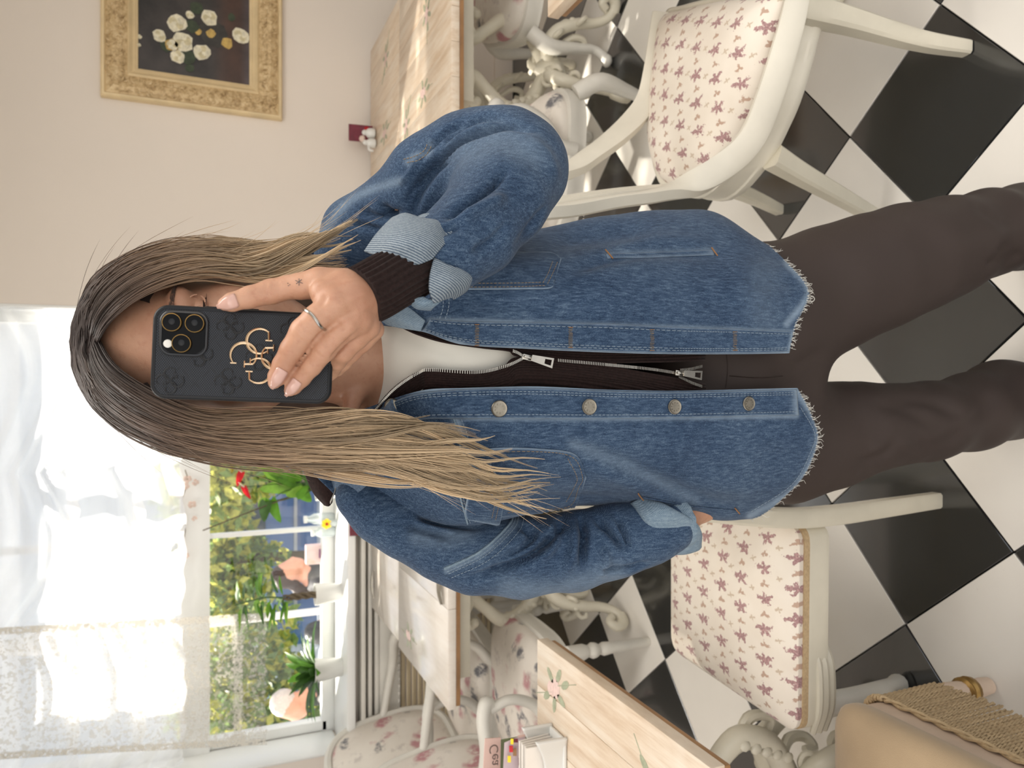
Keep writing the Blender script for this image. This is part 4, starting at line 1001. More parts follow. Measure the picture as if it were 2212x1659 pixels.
def card_rows():
    rows = []
    zl = [(800, 897, .850), (850, 842, .826), (903, 806, .804), (930, 800, .793), (1027, 805, .790), (1090, 792, .790), (1130, 774, .790), (1300, 790, .793), (1525, 832, .80)]
    zr = [(790, 690, .850), (850, 700, .826), (903, 722, .804), (960, 740, .793), (1040, 750, .790), (1100, 757, .790), (1130, 770, .790), (1300, 784, .793), (1525, 776, .80)]
    for (a, b) in zip(zl, zr):
        A, B = WP(*a), WP(*b); z = (A[2] + B[2]) / 2
        w_ = .15 if z > .95 else .15
        dq = .024 if a[0] < 950 else .012; m1 = WP(b[0], b[1] - 70, b[2] + dq); m2 = WP(a[0], a[1] + 70, a[2] + dq)
        rows.append([B, m1, np.array([.16, .90, B[2]]), np.array([.15, .98, z + .01]), np.array([.03, 1.02, z + .02]), np.array([-.10, .98, z + .01]), np.array([-.12, .90, A[2]]), m2, A])
    return rows
def ribs(V_, Q):
    N = normals(V_, Q); n = 150; j = np.tile(np.arange(n * 3), len(V_) // (n * 3) + 1)[:len(V_)]
    return V_ + N * (.0011 * np.cos(j * 2 * pi / 6))[:, None]
crd, cV, cQ = tube_net('knit_cardigan', card_rows(), 90, 450, MAT['knit'], per, .003, [([(1150, 760), (1300, 768), (1500, 765)], .004, 10), ([(1180, 815), (1300, 822), (1480, 830)], .003, 10)], .002, ribs)
sC = Surf(cV, cQ)
def zipper(pts, Y):
    L_ = cat([WP(x, y, q) for x, y, q in pts], 240); mbz = MB(); acc = 0; last = L_[0]
    for p in L_[1:]:
        acc += np.linalg.norm(p - last); last = p
        if acc > .0017: acc = 0; mbz.box(Vector(p + np.array([0, -.002, 0])), (.0036, .0018, .0009))
    return mbz
zipper([(800, 896, .845), (850, 841, .821), (903, 805, .799), (930, 799, .789), (1027, 804, .786), (1090, 791, .786), (1130, 773, .786)], 0).build('zip_teeth', MAT['chrome'], crd)
zipper([(1104, 757, .7865), (1118, 763, .7865), (1130, 771, .7865)], 0).build('zip_teeth', MAT['chrome'], crd)
zipper([(1200, 778, .7875), (1300, 787, .789), (1400, 797, .7915), (1460, 806, .793)], 0).build('zip_teeth', MAT['chrome'], crd)
zipper([(1465, 800, .7935), (1490, 797, .794), (1515, 791, .796)], 0).build('zip_teeth', MAT['chrome'], crd); zipper([(1462, 812, .7935), (1490, 826, .794), (1515, 835, .796)], 0).build('zip_teeth', MAT['chrome'], crd)
def slider(x, y, Y, ang):
    c = Vector(W(x, y, Y=Y)); rot = Matrix(((1, 0, 0), (0, 1, 0), (0, 0, 1))) @ Matrix.Rotation(ang, 3, 'Y')
    s = MB().box(c, (.007, .004, .012), rot, .001)
    q = s.box(c + rot @ Vector((0, -.004, .001)), (.003, .004, .009), rot, .0008).build('zip_slider', MAT['chrome'], crd)
    pr = [(-.0035, 0), (.0035, 0), (.006, -.028), (-.006, -.028)]; inn = [(-.0028, -.017), (.0028, -.017), (.0034, -.0255), (-.0034, -.0255)]
    vs = []; 
    M_ = Matrix.Translation(c + rot @ Vector((0, -.006, -.003))) @ rot.to_4x4()
    for yy in (0, -.0015): vs += [M_ @ Vector((a, yy, b)) for a, b in pr] + [M_ @ Vector((a, yy, b)) for a, b in inn]
    # plate with a slot
    top_ = [(0, 1, 5, 4), (1, 2, 6, 5), (2, 3, 7, 6), (3, 0, 4, 7)]; fs = []
    for f in top_: fs.append(tuple(i + 8 for i in f)); fs.append(tuple(reversed(f)))
    for i in range(4): fs.append((i, (i + 1) % 4, (i + 1) % 4 + 8, i + 8)); fs.append((4 + (i + 1) % 4, 4 + i, 12 + i, 12 + (i + 1) % 4))
    MB().add(vs, fs, True).build('zip_pull', MAT['chrome'], crd)
kc_, kcV, kcQ = tube_net('knit_collar', [[WP(652, 1005, .97), WP(668, 1000, .965), WP(700, 1000, .955), WP(735, 1010, .945)], [WP(660, 1030, .968), WP(680, 1030, .955), WP(705, 1032, .948), WP(730, 1035, .945)], [WP(676, 1065, .967), WP(690, 1066, .955), WP(705, 1066, .95), WP(722, 1062, .948)], [WP(700, 1092, .965), WP(707, 1094, .957), WP(712, 1093, .955), WP(718, 1086, .953)]], 24, 20, MAT['knit'], crd, 0, (), .005)
zipper([(727, 1040, .94), (722, 1062, .943), (712, 1086, .948)], 0).build('zip_teeth', MAT['chrome'], crd)
slider(1138, 772, .785, .22); slider(1466, 806, .79, .1)

# ------------------------------------------------------------------ denim shirt
COLS = [
    [(795, 700, .850), (905, 714, .795), (1000, 744, .778), (1150, 754, .775), (1300, 761, .778), (1450, 765, .783), (1600, 765, .788), (1706, 763, .790)],
    [(775, 655, .875), (905, 660, .800), (1000, 680, .776), (1150, 690, .771), (1300, 695, .774), (1450, 700, .780), (1600, 705, .786), (1722, 700, .790)],
    [(745, 600, .905), (905, 605, .812), (1000, 615, .782), (1150, 625, .774), (1300, 625, .778), (1450, 625, .786), (1600, 630, .792), (1748, 632, .797)],
    [(728, 545, .93), (905, 545, .845), (1000, 550, .815), (1150, 555, .805), (1300, 552, .812), (1450, 548, .82), (1580, 552, .825), (1705, 568, .828)],
    [(732, 490, .945), (905, 505, .905), (1000, 505, .90), (1150, 498, .90), (1300, 466, .91), (1450, 452, .91), (1555, 462, .91), (1640, 522, .905)],
]
COLS_L = [
    [(744, 1082, .945), (905, 1122, .905), (1000, 1134, .885), (1150, 1110, .89), (1300, 1092, .90), (1450, 1108, .90), (1555, 1124, .90), (1618, 1118, .90)],
    [(728, 1035, .94), (905, 1040, .845), (1000, 1045, .815), (1150, 1045, .805), (1300, 1045, .812), (1450, 1055, .82), (1590, 1070, .83), (1718, 1052, .832)],
    [(728, 985, .925), (905, 965, .812), (1000, 968, .782), (1150, 970, .774), (1300, 972, .778), (1450, 978, .786), (1600, 985, .794), (1768, 960, .798)],
    [(752, 935, .90), (905, 895, .802), (1000, 900, .778), (1150, 902, .771), (1300, 902, .774), (1450, 904, .780), (1600, 906, .787), (1752, 890, .792)],
    [(785, 884, .862), (905, 845, .797), (1000, 838, .780), (1150, 835, .776), (1300, 841, .778), (1450, 844, .783), (1600, 841, .788), (1722, 838, .790)],
]
rows = []
for i in range(8):
    rr_ = [WP(*c[i]) for c in COLS]; le = [WP(*c[i]) for c in COLS_L]
    z = (rr_[-1][2] + le[0][2]) / 2
    bz = [1.385, 1.27, 1.18, 1.05, .92, .79, .68, .60][i]; by = [1.0, 1.03, 1.035, 1.03, 1.035, 1.04, 1.05, 1.055][i]
    bw_ = [.12, .15, .155, .155, .165, .17, .175, .16][i]
    back = [np.array([.03 + bw_, by - .045, bz + (.01 if i < 7 else .01)]), np.array([.03 + bw_ * .45, by, bz]), np.array([.03 - bw_ * .45, by, bz]), np.array([.03 - bw_, by - .045, bz + .01])]
    rows.append(rr_ + back + le)
WEAR = [([(930, 692), (1200, 700), (1710, 718)], 6, .55), ([(905, 716), (1000, 745), (1300, 760), (1705, 760)], 7, .8), ([(985, 903), (1300, 903), (1720, 898)], 6, .5), ([(850, 850), (905, 842), (1150, 836), (1720, 838)], 7, .7),
        ([(985, 905), (1000, 960), (1000, 1060)], 10, .6), ([(1700, 700), (1748, 630), (1700, 568)], 8, .5), ([(1720, 840), (1770, 940), (1720, 1052), (1620, 1115)], 8, .5), ([(1240, 960), (1380, 1020), (1500, 1080)], 14, .2), ([(1650, 700), (1650, 600)], 40, .12), ([(1310, 548), (1540, 540)], 6, .25),
        ]
SHIRT_STROKES = [
    ([(1180, 520), (1300, 500), (1420, 500)], .010, 26), ([(1230, 585), (1310, 560), (1420, 545), (1560, 548)], .007, 14), ([(1320, 530), (1430, 520), (1540, 530)], -.005, 20), ([(1000, 650), (1100, 660), (1200, 655)], .003, 16), ([(950, 705), (980, 725), (1010, 735)], .003, 10),
    ([(1230, 960), (1340, 1000), (1470, 1060), (1600, 1105)], .006, 18), ([(1260, 1000), (1380, 1050), (1480, 1095)], -.006, 20), ([(1500, 930), (1600, 960), (1700, 990)], .003, 22), ([(1120, 1075), (1250, 1080), (1370, 1085)], .007, 14), ([(1600, 620), (1680, 610), (1730, 610)], .003, 18), ([(1400, 660), (1520, 650), (1640, 660)], .003, 24), ([(1300, 870), (1400, 880), (1500, 872)], .002, 14), ([(1500, 1010), (1580, 1050), (1650, 1070)], -.003, 24), ([(1350, 930), (1420, 925), (1500, 935)], .002, 26)]
shirt, shV, shQ = tube_net('denim_shirt', rows, 230, 300, MAT['denim'], per, .0035, SHIRT_STROKES, .0022)
def wear_of(V_, L_):
    p2 = PXA(V_); w_ = np.zeros(len(V_))
    for ln, wd, am in L_:
        d, t = polydist(p2, [tuple(q) for q in cat(ln, 20)]); w_ = np.maximum(w_, am * np.exp(-(d / wd) ** 2))
    return w_ * (V_[:, 1] < .96)
attr(shirt.data, 'wear', wear_of(shV, WEAR))
sS = Surf(shV, shQ)
def strip(surf, ca, cb, n, m_, off, name, mat, parent, wear=None, edge=.0018):
    """raised cloth patch between two photo polylines on a surface"""
    A = cat(ca, n); B = cat(cb, n); g_ = []
    for i in range(n):
        row = []
        for j in range(m_):
            q = A[i] + (B[i] - A[i]) * j / (m_ - 1)
            e = 0 if (i in (0, n - 1) or j in (0, m_ - 1)) else 1
            p = surf.at(q[0], q[1], off * (1 if e else .45))
            row.append(p)
        g_.append(row)
    last = None
    flat_ = [p for r in g_ for p in r if p is not None]
    for r in g_:
        for j in range(m_):
            if r[j] is None: r[j] = last or flat_[0]
            last = r[j]
    V_ = np.array([list(p) for r in g_ for p in r]); Q = grid_quads(n, m_)
    N = normals(V_, Q)
    if np.mean(np.sum(N * (V_ - CAM), 1)) > 0: Q = Q[:, ::-1]
    me = qmesh(name, V_, Q); o = link(name, me, mat, parent, True)
    d_ = np.minimum.reduce([np.repeat(np.arange(n), m_), n - 1 - np.repeat(np.arange(n), m_), np.tile(np.arange(m_), n) * 2, (m_ - 1 - np.tile(np.arange(m_), n)) * 2])
    attr(me, 'wear', (wear or 0.) * .9 * np.exp(-(d_ / 2.0) ** 2))
    md = o.modifiers.new('t', 'SOLIDIFY'); md.thickness = .0016; md.offset = -1
    return o, V_, Q
def stitches(surf, pts, name='stitching', mat='thread', off=.0028, parent=None, gap=.0042, r=.00042):
    n = 160; L_ = surf.line(pts, n, off)
    if len(L_) < 4: return
    mb = MB(); acc = 0; seg = [L_[0]]
    for a, b in zip(L_, L_[1:]):
        d = (b - a).length
        if d > .02: seg = [b]; acc = 0; continue
        acc += d; seg.append(b)
        if acc > gap:
            mb.tube([seg[0].lerp(seg[-1], .08), (seg[0] + seg[-1]) / 2, seg[0].lerp(seg[-1], .78)], [r * .7, r, r * .7], 4); seg = [b]; acc = 0
    if mb.v: mb.build(name, MAT[mat], parent)['kind'] = 'stuff'
def seamline(surf, pts, off=.0012, r=.0011, mat='denim_in', name='seam', parent=None, n=60):
    L_ = surf.line(pts, n, off)
    if len(L_) > 4: MB().tube(L_, r, 6).build(name, MAT[mat], parent)
PR_e = [(912, 718), (1000, 745), (1150, 755), (1300, 762), (1450, 766), (1600, 766), (1703, 763)]; PR_i = [(930, 690), (1000, 694), (1150, 696), (1300, 699), (1450, 706), (1600, 711), (1712, 716)]
PR_e = [(x, y - 2.5) for x, y in PR_e]
PL_e = [(815, 887), (832, 876), (852, 866), (905, 849), (1000, 841), (1150, 838), (1300, 844), (1450, 847), (1600, 844), (1720, 841)]; PL_i = [(838, 938), (858, 926), (882, 914), (925, 905), (1000, 905), (1150, 905), (1300, 905), (1450, 903), (1600, 900), (1724, 897)]
pr_, prV, prQ = strip(sS, PR_e, PR_i, 200, 24, .0032, 'placket', MAT['denim'], shirt, .8); pl_, plV, plQ = strip(sS, PL_e, PL_i, 200, 24, .0032, 'placket', MAT['denim'], shirt, .8)
sPR, sPL = Surf(prV, prQ), Surf(plV, plQ)
for s_, e_, i_ in ((sPR, PR_e, PR_i), (sPL, PL_e, PL_i)):
    for f_ in (.12, .2, .86): stitches(s_, [(a[0] + (b[0] - a[0]) * f_, a[1] + (b[1] - a[1]) * f_) for a, b in zip(e_, i_)], mat='thread_b', off=.0007, parent=shirt)
for (x, y0, y1) in ((1030, 702, 744), (1232, 708, 750), (1408, 713, 756), (1587, 718, 756)):
    mb = MB(); RH = random.Random(x)
    for k in range(15):
        y = lerp(y0, y1, k / 14); a = sPR.at(x - 4 + RH.uniform(-1, 1), y, .0008); b = sPR.at(x + 4 + RH.uniform(-1, 1), y + RH.uniform(-1.5, 1.5), .0008)
        if a is not None and b is not None: mb.tube([a, (a + b) / 2 + Vector((0, -.0006, 0)), b], .00028, 4)
    mb.build('buttonhole', MAT['thread'], shirt)
    mb = MB()
    for yy in (y0 - 1, y1 + 1):
        a = sPR.at(x - 5, yy, .001); b = sPR.at(x + 5, yy, .001)
        if a is not None and b is not None: mb.tube([a, b], .00032, 4)
    if mb.v: mb.build('bar_tack', MAT['orange'], shirt)
for (x, y) in ((848, 878), (1077, 883), (1271, 879), (1455, 879), (1615, 872)):
    c = sPL.at(x, y, .001) or sS.at(x, y, .002)
    if c is None: continue
    b_ = MB().lathe([(.006, 0), (.0092, .0006), (.0095, .002), (.0086, .0030), (.0078, .0027), (.0066, .0027), (.0002, .0026)], c, 24, axis=(0, -1, .06)).build('snap_button', MAT['pewter'], shirt)
    rg = MB()
    for k in range(9):
        a = k * 2 * pi / 9 + x; rg.box(c + Vector((.0052 * math.cos(a), -.0030, .0052 * math.sin(a))), (.0012, .0004, .0016), Matrix.Rotation(-a + pi / 2, 3, 'Y'))
    rg.build('raised_marks', MAT['pewter'], b_)
# pockets
pk, pkV, pkQ = strip(sS, [(930, 628), (1040, 627), (1140, 626), (1188, 624), (1196, 608)], [(930, 548), (1040, 548), (1140, 547), (1190, 548), (1212, 562)], 90, 48, .0028, 'pocket', MAT['denim'], shirt, .9)
sPk = Surf(pkV, pkQ); stitches(sPk, [(935, 621), (1100, 620), (1180, 617)], mat='thread', off=.0006, parent=shirt); stitches(sPk, [(935, 613), (1100, 612), (1176, 610)], mat='thread', off=.0006, parent=shirt)
stitches(sPk, [(1182, 614), (1194, 590), (1204, 566)], mat='thread', off=.0006, parent=shirt); stitches(sPk, [(1172, 612), (1184, 590), (1194, 564)], mat='thread', off=.0006, parent=shirt)
pk2, pk2V, pk2Q = strip(sS, [(1010, 972), (1080, 966), (1160, 968), (1240, 980), (1266, 1030)], [(1010, 1118), (1080, 1116), (1160, 1108), (1232, 1102), (1258, 1050)], 90, 60, .0028, 'pocket', MAT['denim'], shirt, .9)
sPk2 = Surf(pk2V, pk2Q)
stitches(sPk2, [(1020, 978), (1150, 975), (1234, 986), (1258, 1030), (1250, 1052), (1228, 1094), (1150, 1100), (1090, 1108)], mat='thread', off=.0006, parent=shirt); stitches(sPk2, [(1226, 990), (1246, 1030), (1240, 1052), (1220, 1088)], mat='thread', off=.0006, parent=shirt)
fl2, f2V, f2Q = strip(sS, [(998, 1000), (1010, 1050), (1003, 1100), (1008, 1116)], [(1060, 1000), (1086, 1050), (1088, 1082), (1078, 1131)], 60, 36, .0052, 'pocket_flap', MAT['denim'], shirt, 1.0)
sF2 = Surf(f2V, f2Q); stitches(sF2, [(1060, 1020), (1078, 1060), (1078, 1085), (1070, 1124)], mat='thread', off=.0006, parent=shirt); stitches(sF2, [(1052, 1020), (1069, 1060), (1069, 1085), (1062, 1120)], mat='thread', off=.0006, parent=shirt)
for pts in ([(985, 905), (1000, 950), (995, 1010), (998, 1060), (1016, 1130)], [(996, 905), (1011, 950), (1006, 1010), (1009, 1060), (1027, 1128)], [(950, 690), (958, 660), (955, 620)], [(962, 690), (970, 660), (967, 620)]): stitches(sS, pts, mat='thread_b', off=.0016, parent=shirt)
seamline(sS, [(980, 905), (994, 950), (990, 1010), (992, 1060), (1010, 1130)], parent=shirt)
strip(sS, [(1308, 549), (1420, 545), (1542, 540)], [(1312, 560), (1420, 557), (1542, 552)], 40, 6, .0022, 'welt_pocket', MAT['denim'], shirt, .5)
for (a, b) in (((1306, 543), (1322, 562)), ((1534, 537), (1548, 556)), ((1378, 1062), (1390, 1076)), ((1586, 1094), (1596, 1106))):
    L_ = sS.line([a, ((a[0] + b[0]) / 2, (a[1] + b[1]) / 2), b], 6, .003)
    if len(L_) > 2: MB().tube(L_, .0009, 6).build('bar_tack', MAT['orange'], shirt)
seamline(sS, [(1390, 1072), (1480, 1090), (1590, 1102)], parent=shirt, r=.0009, mat='denim')
stitches(sS, [(1690, 562), (1735, 600), (1740, 650), (1712, 710)], mat='thread_b', off=.0012, parent=shirt); stitches(sS, [(1728, 880), (1758, 935), (1750, 975), (1710, 1045), (1620, 1105)], mat='thread_b', off=.0012, parent=shirt)
# collar: right stand-up lapel and left collar point
def free_net(name, rows, nr, nc, mat, parent, thick=.002, wear=0):
    A = net([[WP(*p) for p in r] for r in rows], nr, nc); V_ = A.reshape(-1, 3); Q = grid_quads(nr, nc); N = normals(V_, Q)
    if np.mean(np.sum(N * (V_ - CAM), 1)) > 0: Q = Q[:, ::-1]
    me = qmesh(name, V_, Q); o = link(name, me, mat, parent, True); attr(me, 'wear', np.full(len(V_), wear)); md = o.modifiers.new('t', 'SOLIDIFY'); md.thickness = thick
    return o, V_, Q
free_net('collar', [[(770, 660, .90), (800, 690, .86), (850, 706, .815), (908, 716, .79)], [(775, 640, .895), (810, 672, .845), (860, 688, .80), (912, 706, .785)], [(790, 620, .89), (835, 640, .84), (880, 662, .803), (918, 692, .786)]], 14, 30, MAT['denim_in'], shirt, .002, .2)
free_net('collar', [[(700, 1010, .96), (760, 960, .90), (810, 905, .84), (845, 862, .80)], [(715, 1060, .95), (770, 1000, .885), (820, 930, .825), (850, 880, .796)], [(745, 1085, .935), (800, 1040, .875), (850, 960, .82), (872, 905, .797)]], 14, 30, MAT['denim'], shirt, .002, .15)
# frayed hem
fr_ = MB(); RF = random.Random(9); jv = np.arange(shV.shape[0]).reshape(230, 300)
hemp = shV[jv[-1]]
for j in range(4, 296):
    if 96 < j < 200: continue
    for _ in range(2):
        if RF.random() < .45: continue
        p = hemp[j] + (hemp[min(j + 1, 299)] - hemp[j]) * RF.random(); d = np.array([RF.uniform(-.6, .6), RF.uniform(-.3, .1), -1]); L = RF.uniform(.003, .010)
        fr_.tube([p + [0, 0, .003], p + d * L * .5 + np.array([RF.uniform(-.002, .002), -.001, 0]), p + d * L + np.array([RF.uniform(-.003, .003), -.001, RF.uniform(0, .003)])], [.0004, .0004, .0002], 3)
lp_ = [sS.at(1743, 640, .001), sS.at(1743, 652, .001)]
if lp_[0] is not None and lp_[1] is not None: fr_.tube([lp_[0], lp_[0] + Vector((.0, -.002, -.007)), (lp_[0] + lp_[1]) / 2 + Vector((0, -.003, -.010)), lp_[1] + Vector((0, -.002, -.007)), lp_[1]], .0005, 4, 14)
o = fr_.build('frayed_hem', MAT['fray'], shirt); o['kind'] = 'stuff'

# sleeves
def sleeve(name, chain, h, k, strokes, noise_amp, wear, seed):
    name_k = seed < 20
    ch = [[(WP(x, y, Y), r * (Y * .92 + .06) / F) for x, y, Y, r in c] for c in chain]
    V_, Q = blob_mesh(ch, h, k)
    V_ = sculpt(V_, Q, [(a_, b_ * (1.7 if name_k else 2.2), c_ * .75) for a_, b_, c_ in strokes]); N = normals(V_, Q); V_ = V_ + N * (vnoise(V_, 16, noise_amp, seed) + vnoise(V_, 42, noise_amp * .3, seed + 1))[:, None]
    me = qmesh(name, V_, Q); o = link(name, me, MAT['denim'], shirt, True); attr(me, 'wear', wear_of(V_, wear)); return o, V_, Q
RS = [[(735, 560, .93, 55), (770, 500, .91, 66), (840, 460, .88, 72), (930, 390, .83, 92), (1010, 350, .80, 104), (1085, 352, .775, 112), (1112, 372, .765, 114)],
      [(1112, 372, .765, 114), (1080, 430, .735, 106), (1020, 505, .708, 92), (965, 545, .692, 80), (925, 562, .684, 72)]]
RST = [([(880, 440), (900, 400), (940, 350), (1000, 300), (1090, 268), (1160, 285)], .010, 9), ([(935, 330), (985, 280), (1040, 250), (1100, 256)], .006, 8), ([(905, 345), (960, 285), (1010, 250)], .005, 7), ([(890, 465), (905, 420), (935, 375), (985, 330)], .008, 10),
       ([(960, 470), (1010, 440), (1060, 405), (1095, 365)], .009, 10), ([(985, 480), (1040, 452), (1095, 425)], -.006, 16), ([(820, 440), (850, 470), (870, 500)], .008, 12), ([(770, 450), (820, 470), (870, 455)], .006, 10), ([(750, 480), (790, 490), (830, 500)], .005, 9),
       ([(1110, 540), (1150, 490), (1190, 440)], .004, 12), ([(1020, 545), (1060, 525), (1100, 480)], .004, 10), ([(1130, 300), (1180, 340), (1200, 400)], -.004, 22), ([(930, 500), (960, 500), (1000, 480)], .005, 9), ([(860, 395), (880, 380), (910, 330)], -.003, 8)]
slR, slRV, slRQ = sleeve('sleeve', RS, .0034, .008, RST, .0026, [([(880, 350), (900, 335), (925, 330), (930, 310)], 8, .3), ([(1000, 330), (1080, 300), (1150, 330)], 40, .18), ([(700, 500), (760, 430), (860, 390)], 10, .3)], 11)
sR_ = Surf(slRV, slRQ)
for pts in ([(880, 352), (905, 346), (925, 330), (932, 312)], [(872, 345), (898, 338), (918, 324), (925, 306)]): stitches(sR_, pts, mat='thread', off=.001, parent=shirt, r=.0005)
LS = [[(790, 1055, .945, 46), (870, 1095, .94, 54), (960, 1125, .94, 56), (1040, 1150, .935, 60)], [(775, 1075, .93, 46), (815, 1105, .925, 56), (880, 1142, .925, 64), (950, 1172, .925, 72), (1030, 1196, .92, 84), (1130, 1204, .91, 87), (1240, 1190, .895, 86), (1330, 1168, .88, 86), (1400, 1150, .87, 76), (1440, 1135, .865, 68)]]
LST = [([(1120, 1130), (1150, 1150), (1130, 1180), (1070, 1215)], .006, 12), ([(1250, 1110), (1262, 1150), (1258, 1225)], .012, 8), ([(1285, 1115), (1320, 1150), (1350, 1190)], .008, 10), ([(1330, 1110), (1350, 1150), (1362, 1185)], .008, 8), ([(1010, 1250), (1080, 1230), (1160, 1190), (1200, 1150), (1215, 1120)], .008, 12), ([(1190, 1130), (1200, 1170), (1160, 1210)], -.006, 14), ([(900, 1110), (960, 1125), (1040, 1140)], .006, 12), ([(870, 1130), (930, 1150), (980, 1160)], .004, 9), ([(1290, 1230), (1350, 1232), (1400, 1215)], .006, 8), ([(1220, 1240), (1240, 1180), (1236, 1130)], -.004, 16), ([(1300, 1180), (1310, 1215), (1290, 1245)], -.004, 14)]
slL, slLV, slLQ = sleeve('sleeve', LS, .0036, .008, LST, .003, [([(965, 1232), (1040, 1197), (1105, 1140), (1118, 1108)], 7, .35), ([(1100, 1270), (1200, 1275), (1330, 1240)], 26, .25), ([(900, 1160), (960, 1165), (1010, 1150)], 20, .2)], 21)
sL_ = Surf(slLV, slLQ)
for d in (0, 9, 26): stitches(sL_, [(965 + d * .4, 1234 + d * .5), (1040 + d * .5, 1198 + d * .5), (1102 + d * .6, 1142 + d * .4), (1116 + d * .7, 1110)], mat='thread_b', off=.0012, parent=shirt)
seamline(sL_, [(960, 1228), (1036, 1192), (1098, 1136), (1110, 1106)], off=.0008, r=.0016, mat='denim_in', parent=shirt)
# turned-back cuffs
def cuff(name, c0, c1, r0, r1, th, wob, seed, squash=(1, 1), label=None):
    c0, c1 = np.array(c0), np.array(c1); a = c1 - c0; L = np.linalg.norm(a); a /= L
    u = np.cross(a, [0, 0, 1.]); u /= np.linalg.norm(u); w_ = np.cross(a, u); n = 72; rings = []
    prof = [(0, 0.0), (.02, th * .8), (.12, th * 1.25), (.35, th * 1.1), (.65, th * 1.1), (.9, th * 1.2), (1.0, th * .7), (1.01, 0), (.95, -th * .6), (.7, -th * .7), (.3, -th * .6)]
    for t, o_ in prof:
        ring = []
        for k in range(n):
            th_ = 2 * pi * k / n; q = mnoise.noise(Vector((math.cos(th_) * 1.3, math.sin(th_) * 1.3, t * 1.1 + seed)))
            q2 = mnoise.noise(Vector((math.cos(th_) * 3, math.sin(th_) * 3, t * 2 + seed + 9)))
            r = lerp(r0, r1, t) + o_ + wob * q + wob * .4 * q2
            ring.append(c0 + a * (L * t + wob * 1.2 * q2) + (u * math.cos(th_) * squash[0] + w_ * math.sin(th_) * squash[1]) * r)
        rings.append(ring)
    mb = MB(); vs = [p for r in rings for p in r]; m_ = len(rings); fs = []
    for i in range(m_):
        for k in range(n):
            A_, B_ = i * n + k, i * n + (k + 1) % n; C_, D_ = ((i + 1) % m_) * n + (k + 1) % n, ((i + 1) % m_) * n + k; fs.append((A_, B_, C_, D_))
    mb.add(vs, fs); o = mb.build(name, MAT['denim_in'], shirt); md = o.modifiers.new('s', 'SUBSURF'); md.levels = 1; md.render_levels = 1
    return o
cuff('cuff', WP(955, 532, .700), WP(908, 572, .685), .034, .031, .003, .001, 3, (1, 1)).data.materials[0] = MAT['twill']
cuff('cuff', WP(1415, 1142, .872), WP(1478, 1120, .866), .036, .034, .004, .002, 8, (.95, 1.05))
free_net('cuff_fold', [[(1355, 1090, .885), (1382, 1130, .86), (1412, 1175, .862), (1440, 1205, .885)], [(1364, 1086, .858), (1392, 1125, .834), (1422, 1165, .838), (1452, 1200, .862)], [(1380, 1077, .850), (1422, 1108, .824), (1458, 1145, .828), (1482, 1198, .856)], [(1398, 1072, .850), (1452, 1098, .826), (1504, 1134, .832), (1508, 1190, .860)], [(1408, 1078, .868), (1458, 1106, .850), (1512, 1142, .850), (1516, 1182, .872)]], 34, 36, MAT['denim_in'], shirt, .003)
free_net('cuff_fold', [[(786, 542, .678), (820, 554, .655), (860, 564, .645), (900, 572, .642), (934, 560, .646)], [(812, 505, .676), (848, 510, .648), (888, 518, .635), (930, 522, .636), (960, 528, .650)], [(846, 470, .696), (872, 463, .676), (908, 474, .660), (948, 481, .660), (974, 508, .672)], [(858, 468, .71), (880, 462, .695), (912, 470, .685), (955, 478, .685), (982, 506, .69)]], 30, 40, MAT['twill'], shirt, .003)
free_net('cuff_fold', [[(938, 556, .650), (930, 590, .640), (929, 628, .642), (938, 656, .655)], [(970, 572, .648), (976, 600, .641), (968, 628, .647), (955, 650, .66)], [(1008, 584, .666), (1016, 602, .663), (1000, 626, .668), (975, 644, .678)], [(1015, 590, .69), (1022, 606, .69), (1008, 630, .69), (980, 648, .695)]], 26, 30, MAT['twill'], shirt, .003)
free_net('cuff_fold', [[(880, 652, .664), (900, 668, .664), (930, 672, .668)], [(890, 645, .656), (912, 660, .655), (940, 662, .66)], [(915, 640, .655), (930, 648, .653), (955, 650, .66)]], 12, 16, MAT['denim_in'], shirt, .003)
# knit wrist showing out of the cuff
def knit_tube(pts, rad, n=120, m_=50, ribs_=26, name='knit_cuff'):
    P = cat([WP(*p) for p in pts], m_); T = np.gradient(P, axis=0); T /= np.linalg.norm(T, axis=1)[:, None]; u = np.array([0, 0, 1.]); rings = []
    for i in range(m_):
        u = u - T[i] * (u @ T[i]); u /= np.linalg.norm(u); w_ = np.cross(T[i], u); t = i / (m_ - 1); r = np.interp(t, np.linspace(0, 1, len(rad)), rad)
        rings.append([P[i] + (u * math.cos(a) + w_ * math.sin(a)) * r * (1 + .035 * math.cos(ribs_ * a + .3 * math.sin(t * 9))) for a in [2 * pi * k / n for k in range(n)]])
    return MB().rings(rings).build(name, MAT['knit'], crd)
knit_tube([(925, 560, .690), (890, 582, .675), (850, 603, .663), (810, 626, .652), (782, 640, .648)], [.026, .0265, .027, .0268, .0265, .026], n=240, ribs_=30)
